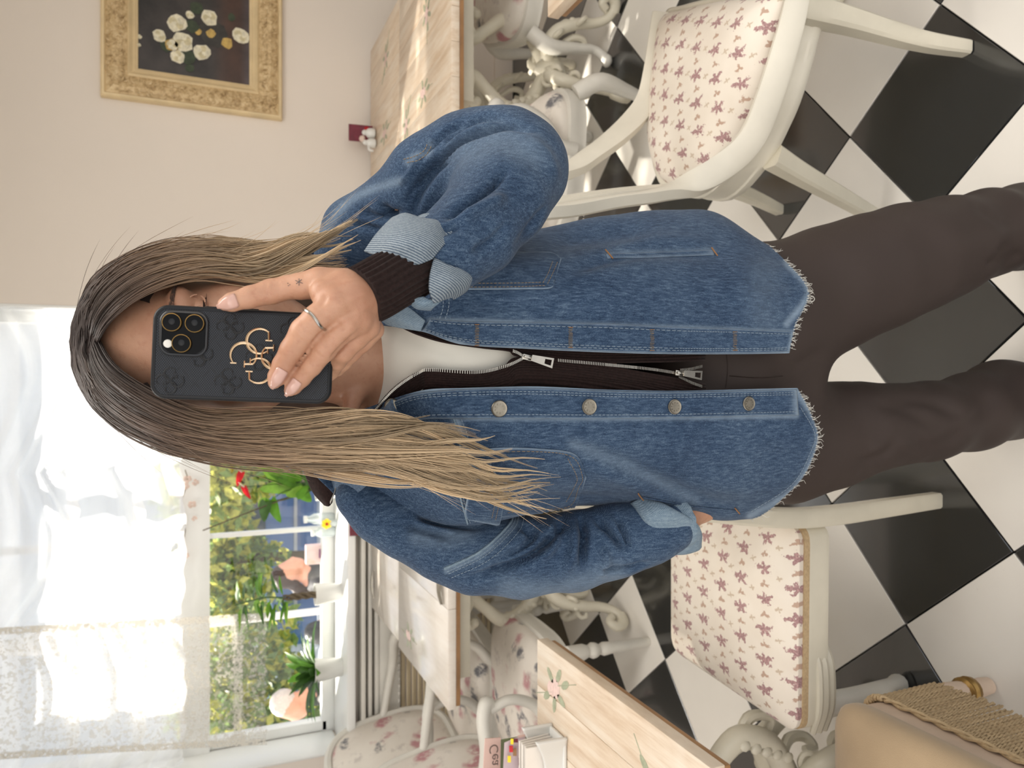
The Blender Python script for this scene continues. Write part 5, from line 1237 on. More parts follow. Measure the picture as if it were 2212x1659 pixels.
# ------------------------------------------------------------------ hair
def hair_mat():
    g = NG('hair'); at_ = g.n('ShaderNodeAttribute', attribute_name='hcol').outputs['Color']; g.base(at_)
    g.P(Roughness=.42); g.b.inputs['Specular IOR Level'].default_value = .45; g.b.inputs['Anisotropic'].default_value = .5; g.b.inputs['Sheen Weight'].default_value = .05
    return g.m
MAT['hair'] = hair_mat()
HC_ = [(0.0, srgb(58, 48, 45)), (.14, srgb(70, 58, 52)), (.28, srgb(108, 88, 74)), (.44, srgb(158, 132, 106)), (.65, srgb(200, 174, 140)), (1.0, srgb(216, 192, 156))]
def hcol(t, j):
    ts = [c[0] for c in HC_]; c = np.array([np.interp(t, ts, [x[1][k] for x in HC_]) for k in range(3)]); return c * (1 + j)
def capsdf(P):
    r = [ellipsoid(P, HCEN + [0, .010, .074], np.array([.073, .087, .043])), ellipsoid(P, HCEN + [0, .028, .040], np.array([.082, .088, .078])), ellipsoid(P, HCEN + [0, .055, -.02], np.array([.082, .060, .10])), capsule(P, HCEN + [.0, .065, -.06], np.array([.03, .965, 1.33]), .060, .05), capsule(P, HCEN + [.055, .05, -.06], np.array([.10, .95, 1.36]), .035, .03), capsule(P, HCEN + [-.05, .05, -.06], np.array([-.06, .95, 1.34]), .04, .035)]
    d = smin(r, .01)
    return d
cv, cq = surface_net(capsdf, (-.13, .80, 1.24), (.22, 1.06, 1.66), .005)
cv = cv + normals(cv, cq) * vnoise(cv, 30, .003, 2, (2.5, 2.5, .5))[:, None]
hme = qmesh('hair', cv, cq); cattr(hme, 'hcol', np.array([hcol(np.clip((1.60 - p[2]) * 1.1, 0, .45), .15 * mnoise.noise(Vector((p[0] * 90, p[1] * 90, p[2] * 9)))) for p in cv]))
hair = link('hair', hme, MAT['hair'], per, True)
hv_, hf_, hc_ = [], [], []; hcount = [0]; HT = np.array([c[0] for c in HC_]); HCC = np.array([c[1] for c in HC_])
def strand(P, r, tone, c0=0., c1=1., n=3):
    k = len(P); T = np.gradient(P, axis=0); T /= np.linalg.norm(T, axis=1)[:, None] + 1e-9
    nr_ = np.cross(T, np.array([.3, -1., .1])); nr_ /= np.linalg.norm(nr_, axis=1)[:, None] + 1e-9; b = np.cross(T, nr_)
    base = hcount[0]; t = np.linspace(0, 1, k); rad = r * np.minimum(1, (1.03 - t) * 4) * np.minimum(1, .35 + t * 8)
    an = 2 * pi * np.arange(n) / n
    hv_.append((P[:, None] + (nr_[:, None] * np.cos(an)[None, :, None] + b[:, None] * np.sin(an)[None, :, None]) * rad[:, None, None]).reshape(-1, 3))
    tt = c0 + (c1 - c0) * t; hc_.append(np.repeat(np.stack([np.interp(tt, HT, HCC[:, q]) for q in range(3)], 1) * (1 + tone), n, 0))
    i, a = np.meshgrid(np.arange(k - 1), np.arange(n), indexing='ij'); q = base + i * n + a; q2 = base + i * n + (a + 1) % n
    hf_.append(np.stack([q, q2, q2 + n, q + n], -1).reshape(-1, 4)); hcount[0] += k * n
RHh = random.Random(21); NRh = np.random.RandomState(4)
def lockset(guides, count, jit, rmin, rmax, k=30, c0=0., c1=1., wave_=.004, clump=14, short=.25):
    """strands spread over the sheet between neighbouring guides"""
    G_ = np.array([cat([WP(*p) for p in g_], k) for g_ in guides]); m_ = len(guides)
    clumps = [(RHh.random() * (m_ - 1), RHh.random() * 6.3, RHh.uniform(.6, 1.6), RHh.uniform(-.35, .2)) for _ in range(max(3, count // clump))]
    t = np.linspace(0, 1, k)
    for s in range(count):
        cs, ph, fr_q, tone = RHh.choice(clumps)
        s0 = RHh.random() * (m_ - 1); i = np.clip(s0 + (np.clip(cs, 0, m_ - 1) - s0) * .62 * t ** 1.3, 0, m_ - 1.0001)
        i0 = i.astype(int); f_ = (i - i0)[:, None]; P = G_[i0, np.arange(k)] * (1 - f_) + G_[i0 + 1, np.arange(k)] * f_
        off = NRh.randn(3) * jit * np.array([1, .6, .5]); amp = wave_ * RHh.uniform(.5, 1.3)
        P = P + off * (.35 + .65 * t)[:, None] + np.stack([amp * t * np.sin(fr_q * 7 * t + ph), amp * .5 * t * np.cos(fr_q * 6 * t + ph), 0 * t], 1)
        end = 1 - short * RHh.random() ** 2
        P = cat(P[:max(6, int(k * end))], k)
        strand(P, RHh.uniform(rmin, rmax), tone + RHh.uniform(-.14, .14), c0, c0 + (c1 - c0) * end)
def locks(guides, nl, per_, width, k=34, c0=0., c1=1., amp=(.004, .010), lens=(.78, 1.0), r=(.0004, .0008), srange=None, start=0.0):
    G_ = np.array([cat([WP(*p) for p in g_], k) for g_ in guides]); m_ = len(guides); t = np.linspace(0, 1, k)
    for _ in range(nl):
        s = RHh.uniform(*(srange or (0, m_ - 1))); s = np.clip(s, 0, m_ - 1.001); dr = RHh.uniform(-.5, .5); i = np.clip(s + dr * t ** 1.5, 0, m_ - 1.001); i0 = i.astype(int); f_ = (i - i0)[:, None]
        C_ = G_[i0, np.arange(k)] * (1 - f_) + G_[i0 + 1, np.arange(k)] * f_
        a1 = RHh.uniform(*amp); ph_, fq = RHh.uniform(0, 6.3), RHh.uniform(6, 11); ew = np.clip((t - .25) / .5, 0, 1)
        C_ = C_ + np.stack([a1 * ew * np.sin(fq * t + ph_), -.3 * a1 * ew * (1 + np.cos(fq * t + ph_)), .2 * a1 * ew * np.sin(fq * t)], 1)
        e_ = lens[0] + (lens[1] - lens[0]) * RHh.random() ** 1.5; kk = max(8, int(k * e_)); tone = RHh.uniform(-.5, .28); wd = width * RHh.uniform(.6, 1.4)
        for _ in range(per_):
            off = NRh.randn(3) * wd; prof = (.5 + 1.0 * np.sin(pi * np.clip(t * 1.05, 0, 1)) ** .7) * (1 - .9 * np.clip((t / e_ - .5) / .5, 0, 1) ** 1.2)
            P = (C_ + off * prof[:, None])[int(start * k):max(int(start * k) + 8, int(kk * RHh.uniform(.9, 1)))]
            strand(cat(P, k), RHh.uniform(*r), tone + RHh.uniform(-.1, .1), c0 + (c1 - c0) * start, c0 + (c1 - c0) * e_)
# left side: from the parting over the temple, down over the shoulder
LG = [
    [(200, 726, .815), (232, 790, .780), (290, 838, .762), (370, 880, .758), (450, 905, .760), (540, 908, .765), (630, 908, .768), (720, 912, .770), (800, 924, .770), (880, 932, .766), (960, 940, .760), (1040, 940, .758), (1110, 965, .758)],
    [(194, 724, .83), (222, 810, .795), (285, 865, .772), (370, 905, .764), (460, 928, .764), (560, 930, .766), (660, 925, .766), (760, 925, .764), (850, 935, .762), (940, 950, .758), (1030, 975, .756), (1110, 990, .756), (1190, 1000, .756)],
    [(186, 722, .85), (210, 825, .82), (275, 888, .792), (370, 930, .778), (470, 950, .774), (580, 955, .772), (690, 955, .768), (790, 958, .764), (890, 968, .760), (980, 990, .757), (1060, 1020, .755), (1130, 1045, .756), (1205, 1060, .757)],
    [(178, 722, .87), (198, 832, .85), (262, 902, .825), (365, 950, .805), (475, 972, .795), (590, 980, .788), (700, 982, .778), (800, 985, .770), (900, 1000, .764), (1000, 1030, .760), (1080, 1055, .757), (1150, 1068, .756), (1222, 1092, .757)],
    [(173, 724, .89), (190, 838, .88), (252, 910, .86), (360, 962, .845), (470, 986, .835), (590, 996, .825), (700, 1004, .81), (800, 1008, .79), (890, 1020, .776), (980, 1040, .768), (1060, 1058, .764), (1130, 1072, .762), (1200, 1090, .762)],
]
LGb = [[(176, 755, .92), (192, 838, .93), (255, 908, .93), (360, 958, .93), (470, 980, .93), (590, 990, .92), (690, 1000, .90), (760, 1015, .87), (830, 1030, .84)],
       [(182, 750, .93), (215, 820, .94), (300, 880, .95), (400, 915, .95), (520, 930, .94), (640, 940, .93), (740, 960, .90), (820, 990, .86), (900, 1010, .83)]]
RG = [
    [(204, 752, .815), (225, 705, .785), (262, 665, .772), (315, 628, .772), (380, 604, .778), (440, 592, .785), (500, 596, .795), (550, 598, .80), (600, 585, .805), (660, 560, .80), (720, 540, .79), (770, 530, .775), (800, 525, .76)],
    [(197, 752, .83), (212, 695, .80), (245, 648, .785), (300, 608, .782), (370, 584, .786), (440, 574, .79), (510, 576, .80), (570, 572, .805), (630, 552, .805), (690, 530, .80), (745, 510, .79), (800, 495, .78)],
    [(188, 750, .85), (200, 682, .825), (232, 630, .805), (290, 590, .80), (365, 566, .80), (445, 558, .803), (520, 560, .81), (590, 556, .815), (650, 540, .815), (710, 520, .81), (760, 497, .80), (815, 470, .79)],
    [(179, 748, .87), (190, 672, .855), (222, 615, .84), (285, 574, .83), (365, 550, .828), (450, 542, .83), (530, 546, .835), (600, 545, .84), (660, 530, .835), (720, 512, .825), (780, 485, .81)],
    [(174, 745, .89), (184, 664, .88), (216, 605, .875), (280, 564, .87), (365, 541, .868), (450, 533, .868), (530, 538, .868), (600, 538, .865), (665, 525, .86), (720, 505, .85)],
]
RGb = [[(178, 720, .92), (190, 660, .93), (230, 600, .93), (310, 560, .93), (420, 545, .93), (530, 550, .92), (620, 560, .91), (700, 560, .89), (760, 560, .87)], [(190, 722, .94), (220, 660, .95), (290, 620, .95), (400, 600, .95), (520, 605, .94), (620, 620, .93), (700, 620, .91), (770, 600, .88)]]
lockset([[q for q in g_[:9]] for g_ in LG], 900, .0035, .00035, .0008, 28, c1=.66, wave_=.004, short=.15); lockset(LGb, 240, .006, .0005, .0009, 24, c1=.8)
LGw = [LG[0][:-3] + [(960, 928, .757), (1040, 945, .756), (1080, 955, .756)], LG[1], LG[2][:-2] + [(1140, 1010, .755), (1210, 1012, .756)], LG[3][:-2] + [(1150, 1062, .754), (1206, 1070, .755)], LG[4]]
locks(LGw, 74, 22, .0023, 36, amp=(.007, .022), lens=(.68, 1.02), r=(.00035, .0008)); locks(LGw, 20, 13, .0015, 36, amp=(.006, .018), lens=(.96, 1.08), srange=(1.6, 4), r=(.00035, .0007))
lockset([[q for q in g_[:8]] for g_ in RG], 600, .0032, .00035, .0008, 26, c1=.62, wave_=.003, short=.12); lockset(RGb, 220, .006, .0005, .0009, 24, c1=.6)
locks(RG, 40, 24, .0026, 34, c1=1.0, amp=(.005, .014), lens=(.82, 1.0))
# top and back of the skull
capT = BVHTree.FromPolygons([Vector(p) for p in cv], [tuple(int(q) for q in f_) for f_ in cq])
for s in range(760):
    yy = RHh.uniform(-.068, .075); sd_ = 1 if s % 2 else -1; P = []; sw = RHh.uniform(-.03, .05); st_ = RHh.uniform(-.22, .1); lift = RHh.uniform(.0008, .005); en = RHh.uniform(1.0, 1.7)
    for t in np.linspace(0, 1, 16):
        fi = st_ + en * t; C_ = Vector(HCEN + np.array([0, yy + .012 + sw * t * t, .035])); d_ = Vector((sd_ * math.sin(fi), 0, math.cos(fi))); hit = capT.ray_cast(C_ + d_ * .3, -d_)
        if hit[0] is None: break
        if hit[0][1] < .83 and hit[0][2] < 1.598: break
        P.append(np.array(hit[0] + d_ * lift))
    if len(P) > 6: strand(cat(np.array(P), 18), RHh.uniform(.0005, .0010), RHh.uniform(-.25, .2), 0, .22)
# loose flyaway hairs
for s in range(130):
    side = RHh.random() < .5; src = LG[RHh.randint(1, 4)] if side else RG[RHh.randint(1, 4)]
    C_ = cat([WP(*p) for p in src], 30); i0 = RHh.randint(2, 22); n = RHh.randint(6, 12); seg = C_[i0:i0 + n].copy(); k = len(seg)
    out = np.array([(-1 if side else 1) * RHh.uniform(.005, .035), RHh.uniform(-.01, .01), RHh.uniform(-.01, .015)])
    seg = seg + out * (np.linspace(0, 1, k) ** 1.5)[:, None] + NRh.randn(3) * .004
    strand(cat(seg, 16), RHh.uniform(.00015, .00026), RHh.uniform(.0, .4), i0 / 30, min(1, (i0 + n) / 30))
me = bpy.data.meshes.new('hair_strands'); HF = np.vstack(hf_); me.from_pydata(np.vstack(hv_), [], HF.tolist()); me.polygons.foreach_set('use_smooth', np.ones(len(HF), bool)); cattr(me, 'hcol', np.vstack(hc_)); me.update()
o = link('hair_strands', me, MAT['hair'], hair, True); o['kind'] = 'stuff'

# ------------------------------------------------------------------ the phone
PC = WP(529, 768, .683); up_ = np.array([0.0, .192, .981]); up_ = up_ / np.linalg.norm(up_)
rx = np.array([1., 0, 0]); rl_ = math.radians(-2.3)
ux = rx * math.cos(rl_) + up_ * math.sin(rl_); uy = -rx * math.sin(rl_) + up_ * math.cos(rl_)
nz_ = np.cross(ux, uy)        # points to the camera side
PM = Matrix(((ux[0], uy[0], nz_[0], PC[0]), (ux[1], uy[1], nz_[1], PC[1]), (ux[2], uy[2], nz_[2], PC[2]), (0, 0, 0, 1)))
ph = thing('smartphone', 'smartphone in a black monogram case with gold emblem, held in front of the face', 'phone', PC)
ph.matrix_world = PM
PWd, PH, PT = .0795, .148, .0115
def rrect(w_, h_, r, n=8):
    out = []
    for cx, cy, a0 in ((w_ / 2 - r, h_ / 2 - r, 0), (-w_ / 2 + r, h_ / 2 - r, pi / 2), (-w_ / 2 + r, -h_ / 2 + r, pi), (w_ / 2 - r, -h_ / 2 + r, 1.5 * pi)):
        for k in range(n + 1): a = a0 + pi / 2 * k / n; out.append((cx + r * math.cos(a), cy + r * math.sin(a)))
    return out
def rslab(w_, h_, r, prof): 
    return MB().rings([[(x, y, z) for x, y in rrect(w_ - 2 * i_, h_ - 2 * i_, max(.0005, r - i_))] for i_, z in prof])
MAT['case'] = plain('black_case_rim', srgb(24, 26, 30), .42, .1, 60, spec=.3)
rslab(PWd, PH, .0125, [(.003, -PT / 2), (.0008, -PT / 2 + .001), (0, -PT / 2 + .003), (0, PT / 2 - .003), (.0008, PT / 2 - .001), (.002, PT / 2 - .0002), (.0034, PT / 2 - .0002), (.0038, PT / 2 - .0009)]).build('case', MAT['case'], ph, world=False)
g = NG('monogram_canvas'); c = g.coord(); sx_ = g.n('ShaderNodeSeparateXYZ'); g.l(c, sx_.inputs[0])
tw1 = g.wave(g.mapv(c, rot=(0, 0, .9)), 210, 0, 0, 'X'); tw2 = g.wave(g.mapv(c, rot=(0, 0, -.9)), 210, 0, 0, 'X')
wv = g.math('MULTIPLY', g.step(tw1, .25, .6), g.step(tw2, .25, .6))
def dia(k_): 
    a = g.math('ABSOLUTE', g.math('SUBTRACT', g.math('FRACT', g.math('DIVIDE', k_, .0255)), .5)); return g.math('SUBTRACT', 1., g.step(a, .0, .035))
d1 = dia(g.math('ADD', sx_.outputs[0], sx_.outputs[1])); d2 = dia(g.math('SUBTRACT', sx_.outputs[0], sx_.outputs[1]))
lin = g.math('MAXIMUM', d1, d2)
colr = g.mix(wv, srgb(15, 17, 21), srgb(60, 66, 76)); colr = g.mix(g.math('MULTIPLY', lin, .65), colr, srgb(30, 32, 36))
g.base(colr); g.P(Roughness=.45); g.b.inputs['Specular IOR Level'].default_value = .3; g.bump(wv, .3, .0006)
MB().prism(rrect(PWd - .0066, PH - .0066, .0095), PT / 2 - .0014, PT / 2 - .0006).build('canvas_back', g.m, ph, world=False)
# embossed monogram motifs on the canvas: four interlocked G shapes
MAT['motif'] = plain('dark_motif', srgb(27, 28, 31), .5, .1)
def gpath(s):   # letter G opening towards +x, in the xy plane
    return [(s * math.cos(a), s * math.sin(a)) for a in np.linspace(math.radians(52), math.radians(312), 22)]
def quatro(mb, cx, cy, s, r, z, serif=True):
    """four interlocked letters: right one opens down, left up, upper left, lower right"""
    for k, (px_, py_, a0) in enumerate(((.62, 0, -pi / 2), (-.62, 0, pi / 2), (0, .62, pi), (0, -.62, 0))):
        ca, sa = math.cos(a0), math.sin(a0); ox, oy = px_ * s, py_ * s; mir = -1
        T_ = lambda x, y: (cx + ox + x * ca - mir * y * sa, cy + oy + x * sa + mir * y * ca, z + (.0005 if k % 2 else 0))
        R_ = s * .52; mb.tube([T_(x, y) for x, y in gpath(R_)], [r * .55, r * .9, r * 1.25, r * 1.4, r * 1.25, r * .9, r * .7], 7)
        if serif:
            ex, ey = gpath(R_)[0]; mb.tube([T_(ex + s * .02, ey + s * .10), T_(ex + s * .02, ey - s * .14)], r * .6, 6)
            bx, by = gpath(R_)[-1]; mb.tube([T_(bx, by), T_(bx + s * .02, by + s * .34)], r * .8, 6); mb.tube([T_(bx - s * .12, by + s * .34), T_(bx + s * .16, by + s * .34)], r * .6, 6)
    return mb
mo = MB()
spots = [(-.023, .012), (.024, .012), (-.024, -.040), (.024, -.040), (-.024, .058), (0, .036), (.0, -.062), (-.001, -.0125)]
zf = PT / 2 - .0005
for (x, y) in spots:
    if abs(x) < .033 and not (x > -.002 and y > .036 and False): quatro(mo, x, y, .0095, .0006, zf, True)
mo.build('monogram', MAT['motif'], ph, world=False)
MAT['rosegold'] = plain('pale_gold_metal', srgb(226, 194, 158), .18, .08, 60, metal=1)
em = MB(); quatro(em, 0.0, -.0125, .0205, .00105, PT / 2 + .0006); em.build('gold_emblem', MAT['rosegold'], ph, world=False)
# camera block
cbw = .0385; cbx, cby = PWd / 2 - .0045 - cbw / 2, PH / 2 - .0062 - cbw / 2
MAT['camglass'] = plain('camera_glass', srgb(9, 10, 12), .08, .1, 30, spec=.1); MAT['camrim'] = plain('camera_surround', srgb(24, 26, 30), .3, .1, 60)
cb = MB().rings([[(x + cbx, y + cby, z) for x, y in rrect(cbw - 2 * i_, cbw - 2 * i_, .010 - i_)] for i_, z in ((0, PT / 2 - .001), (0, PT / 2 + .0012), (.0006, PT / 2 + .0018), (.002, PT / 2 + .0016), (.0026, PT / 2 + .0008))]).build('camera_block', MAT['camrim'], ph, world=False)
MB().prism([(x + cbx, y + cby) for x, y in rrect(cbw - .005, cbw - .005, .0085)], PT / 2, PT / 2 + .0010).build('camera_plate', MAT['camglass'], ph, world=False)
for (lx, ly) in ((.0088, .0095), (.0088, -.0085), (-.0085, .0012)):
    ln = MB().lathe([(.0070, 0), (.0076, .0004), (.0077, .0028), (.0075, .0031), (.0071, .0030), (.0071, .0018)], (cbx + lx, cby + ly, PT / 2 + .0010), 30).build('lens_ring', MAT['brass'], ph, world=False)
    MB().lathe([(.0071, 0), (.0071, .0022), (.0045, .0024), (.0001, .0025)], (cbx + lx, cby + ly, PT / 2 + .0010), 30).build('lens', MAT['camglass'], ln, world=False)
    MB().lathe([(.0026, .0001), (.0022, .0003), (.0001, .0003)], (cbx + lx + .0006, cby + ly, PT / 2 + .0035), 16).build('inner_lens', MAT['case'], ln, world=False)
MB().lathe([(.0034, 0), (.0034, .0012), (.0026, .0016), (.0001, .0016)], (cbx - .0092, cby + .0122, PT / 2 + .0009), 20).build('flash', plain('flash_diffuser', srgb(226, 224, 216), .3, .05, 200), ph, world=False)
tc = bpy.data.curves.new('brand_text', 'FONT'); tc.body = 'GUESS'; tc.size = .0068; tc.align_x = 'CENTER'; tc.extrude = .0003
to = bpy.data.objects.new('lettering', tc); COL.objects.link(to); to.parent = ph; to.location = (-.002, -.0545, PT / 2 - .0003); tc.materials.append(MAT['rosegold'])
me = bpy.data.meshes.new_from_object(to); bpy.data.objects.remove(to)
for v in me.vertices: v.co.x = -v.co.x
me.flip_normals()
lo_ = link('lettering', me, MAT['rosegold'], ph); lo_.location = (-.003, -.0575, PT / 2 - .0003)
for (yy, ln_) in ((.028, .012), (.010, .010), (-.005, .010)): MB().box((PWd / 2 + .0001, yy, 0), (.0016, ln_, .0035), bev=.0006).build('side_button', MAT['case'], ph, world=False)
# ------------------------------------------------------------------ curtains
def sheer(name, col, trans, translucent=.6):
    g = NG(name); tr_ = g.n('ShaderNodeBsdfTransparent'); df = g.n('ShaderNodeBsdfDiffuse'); tl = g.n('ShaderNodeBsdfTranslucent')
    df.inputs[0].default_value = (*col, 1); tl.inputs[0].default_value = (*col, 1)
    c = g.coord(); m1 = g.n('ShaderNodeMixShader'); m1.inputs[0].default_value = translucent; g.l(df.outputs[0], m1.inputs[1]); g.l(tl.outputs[0], m1.inputs[2])
    m2 = g.n('ShaderNodeMixShader'); g.l(g.math('ADD', trans - .12, g.math('MULTIPLY', g.noise(c, 5, 4), .24)), m2.inputs[0]); g.l(m1.outputs[0], m2.inputs[1]); g.l(tr_.outputs[0], m2.inputs[2])
    g.l(m2.outputs[0], g.out.inputs[0]); return g.m
MAT['sheer'] = sheer('white_voile', (.95, .955, .96), .24, .72)
g = NG('lace'); c = g.coord(); tr_ = g.n('ShaderNodeBsdfTransparent'); df = g.n('ShaderNodeBsdfDiffuse'); tl = g.n('ShaderNodeBsdfTranslucent')
df.inputs[0].default_value = (*srgb(226, 222, 212), 1); tl.inputs[0].default_value = (*srgb(214, 208, 196), 1)
m1 = g.n('ShaderNodeMixShader'); m1.inputs[0].default_value = .45; g.l(df.outputs[0], m1.inputs[1]); g.l(tl.outputs[0], m1.inputs[2])
vn = g.step(g.noise(c, 62, 3, .6), .52, .58); band = g.n('ShaderNodeAttribute', attribute_name='band').outputs['Fac']
al = g.math('MINIMUM', 1., g.math('ADD', g.math('ADD', .16, g.math('MULTIPLY', vn, .45)), g.math('MULTIPLY', band, g.step(g.noise(c, 90, 2), .3, .55))))
m2 = g.n('ShaderNodeMixShader'); g.l(al, m2.inputs[0]); g.l(tr_.outputs[0], m2.inputs[1]); g.l(m1.outputs[0], m2.inputs[2]); g.l(m2.outputs[0], g.out.inputs[0]); MAT['lace'] = g.m
cur = thing('curtain', 'white voile blind gathered in three swagged tiers over the window', 'curtain', (-.71, 3.66, 1.58))
def tier(zt, zb, Y0, seed, amp):
    nx, nz = 150, 46; P = []
    for i in range(nz):
        t = i / (nz - 1)
        for j in range(nx):
            x = lerp(WX0 + .02, WX1 - .012, j / (nx - 1)); sc = abs(((x + 1.75) / .69) % 1 - .5) * 2
            zbx = zb - .018 * (1 - sc ** 2) + .006 * math.sin(40 * x + seed); z = lerp(zt, zbx, t)
            n1 = mnoise.noise(Vector((x * 1.6 + seed, z * 3, seed))); ph_ = (z + .16 * (1 - sc ** 2) * t + .09 * x + .05 * n1) * 2 * pi / .085
            y = Y0 - amp * (.45 + .75 * t) * (math.sin(ph_) + .5 * math.sin(ph_ * 1.7 + x * 6 + seed) + .6 * n1) - .02 * t
            P.append((x, y, z))
    V_ = np.array(P); o = link('tier', qmesh('tier', V_, grid_quads(nz, nx)), MAT['sheer'], cur, True)
    return o
tier(2.44, 1.985, 3.655, 1., .012); tier(2.02, 1.735, 3.685, 2.4, .011); tier(1.77, 1.572, 3.715, 4.1, .010)
MB().tube([(WX0 + .01, 3.68, 2.44), (WX1 - .01, 3.68, 2.44)], .012, 8).build('curtain_rod', MAT['white'], cur)
lc = thing('lace_runner', 'narrow beige lace panel hanging in front of the blind on the left', 'curtain', (-1.33, 3.60, 1.2))
nx, nz = 70, 150; P = []; bnd = []
for i in range(nz):
    t = i / (nz - 1)
    for j in range(nx):
        s = j / (nx - 1); xl, xr = lerp(-1.50, -1.665, t), lerp(-.975, -1.055, t)
        zb = 1.205 + .012 * abs(math.sin(s * pi * 9)) - .05 * s * 0
        z = lerp(2.435, zb, t); x = lerp(xl, xr, s)
        P.append((x, 3.60 + .008 * math.sin(s * 11 + 2 * t) + .006 * mnoise.noise(Vector((x * 5, 0, z * 4))), z))
        e = min(s, 1 - s); b = 1.0 if e < .045 else 0.
        if 1.315 < z < 1.355: b = max(b, .8 if e > .06 else 1.)
        if abs(e - .0) < .09 and 1.305 < z < 1.365: b = 1.2
        bnd.append(b * .8)
me = qmesh('lace_panel', np.array(P), grid_quads(nz, nx)); attr(me, 'band', bnd); link('lace_panel', me, MAT['lace'], lc, True)
# pale blossom garland on the transom
MAT['petal'] = plain('dusty_petal', srgb(222, 200, 188), .7, .15, 40); MAT['twig'] = plain('twig', srgb(96, 84, 66), .8, .2, 60)
gar = thing('blossom_spray', 'spray of faded blossoms hanging by the transom', 'dried flowers', (-.62, 3.74, 1.5))
MB().tube([W(375, 1205, Y=3.76), W(400, 1150, Y=3.75), W(392, 1090, Y=3.74), W(405, 1040, Y=3.74), W(400, 1015, Y=3.74)], .0025, 5, 20).build('stem', MAT['twig'], gar)
def blossom(c_, r, mat, parent, seed):
    q = random.Random(seed); mb = MB()
    for k in range(5):
        a = 2 * pi * k / 5 + q.random(); mb.ball(c_ + Vector((r * .6 * math.cos(a), q.uniform(-.004, .004), r * .6 * math.sin(a))), (r * .5, r * .22, r * .5), 7, 5)
    mb.build('blossom', mat, parent)
for k, (x, y) in enumerate(((405, 1035), (422, 1042), (400, 1050), (384, 1070), (420, 1120), (395, 1125), (415, 1090), (372, 1165), (352, 1205), (360, 1130), (402, 1200))): blossom(Vector(W(x, y, Y=3.735)), R.uniform(.010, .018), MAT['petal'], gar, k)

# ------------------------------------------------------------------ plants and small things on the sill
MAT['leaf'] = None
def leafmat(name, col, tr=.35):
    g = NG(name); c = g.coord(); n_ = g.noise(c, 25, 3); colr = g.ramp(n_, [(.3, tuple(x * .7 for x in col)), (.7, tuple(min(1, x * 1.25) for x in col))])
    g.base(colr); g.P(Roughness=.38); tl = g.n('ShaderNodeBsdfTranslucent'); g.l(colr, tl.inputs[0]); m2 = g.n('ShaderNodeMixShader'); m2.inputs[0].default_value = tr
    g.l(g.b.outputs[0], m2.inputs[1]); g.l(tl.outputs[0], m2.inputs[2]); g.l(m2.outputs[0], g.out.inputs[0]); return g.m
MAT['leaf'] = leafmat('leaf_green', srgb(96, 148, 46)); MAT['leaf2'] = leafmat('leaf_dark_green', srgb(66, 104, 44)); MAT['spathe'] = leafmat('red_spathe', srgb(204, 34, 44), .3)
MAT['leaf3'] = leafmat('leaf_bright', srgb(130, 176, 60))
MAT['pot'] = plain('white_ceramic', srgb(222, 222, 218), .22, .03, 10, coat=.3); MAT['soil'] = plain('soil', srgb(60, 46, 36), .95, .3, 80)
def leaf_mesh(mb, b, tip, w, up_, heart=False, n=9, droop=.12, fold=.12):
    b, tip = Vector(b), Vector(tip); d = tip - b; L = d.length; d.normalize(); up_ = Vector(up_); side = d.cross(up_).normalized(); nn = side.cross(d)
    vs = []; m_ = 5
    for i in range(n):
        t = i / (n - 1)
        ww = w * ((math.sin(pi * min(1, t * .9 + .1)) ** .8) if not heart else (min(1, (t + .12) * 3.2) ** .6) * (1 - t) ** .55 * 1.15)
        if i == n - 1: ww = .0004
        c_ = b + d * L * t - Vector((0, 0, 1)) * droop * L * t * t
        for j in range(m_):
            s = (j - 2) / 2; back = -d * L * .14 * abs(s) * (1 if heart and t < .2 else 0)
            vs.append(c_ + side * ww * s + nn * (fold * ww * abs(s)) + back)
    mb.add(vs, [(i * m_ + j, i * m_ + j + 1, (i + 1) * m_ + j + 1, (i + 1) * m_ + j) for i in range(n - 1) for j in range(m_ - 1)]); return mb
def pot(c_, r, h, parent):
    MB().lathe([(r * .72, 0), (r * .76, .004), (r * .98, h * .93), (r * 1.0, h), (r * .92, h), (r * .88, h * .85)], c_, 26).build('pot', MAT['pot'], parent)
    MB().lathe([(r * .88, h * .82), (r * .5, h * .86), (.002, h * .87)], c_, 18).build('soil', MAT['soil'], parent)
# anthurium behind the shoulder
pa = Vector(W(738, 1052, Z=SILL)); an = thing('anthurium', 'anthurium with red spathes and heart-shaped leaves in the window behind the shoulder', 'plant', pa)
pot(pa, .06, .12, an)
YP = pa.y
for k, (bx, by, tx, ty, w_) in enumerate(((640, 1040, 545, 1000, .035), (640, 1048, 548, 1058, .038), (640, 1050, 590, 1042, .032), (640, 1040, 622, 1018, .034), (650, 1060, 612, 1070, .028), (575, 1085, 565, 1128, .030), (585, 1080, 600, 1130, .030), (570, 1088, 560, 1078, .028), (660, 1040, 690, 1030, .036), (650, 1060, 668, 1085, .034), (600, 1030, 560, 1010, .03), (640, 1030, 640, 1000, .034), (655, 1050, 640, 1080, .03))):
    dy = R.uniform(-.06, .05); B_, T_ = W(bx, by, Y=YP + dy * .4), W(tx, ty, Y=YP + dy)
    leaf_mesh(MB(), B_, T_, w_, (R.uniform(-.4, .4), -1, .5), True).build('leaf', (MAT['leaf'], MAT['leaf3'], MAT['leaf2'])[k % 3], an)
    MB().tube([pa + Vector((0, 0, .11)), (pa + Vector((0, 0, .11))).lerp(B_, .5) + Vector((R.uniform(-.02, .02), 0, .03)), B_], .0022, 5, 10).build('stem', MAT['leaf2'], an)
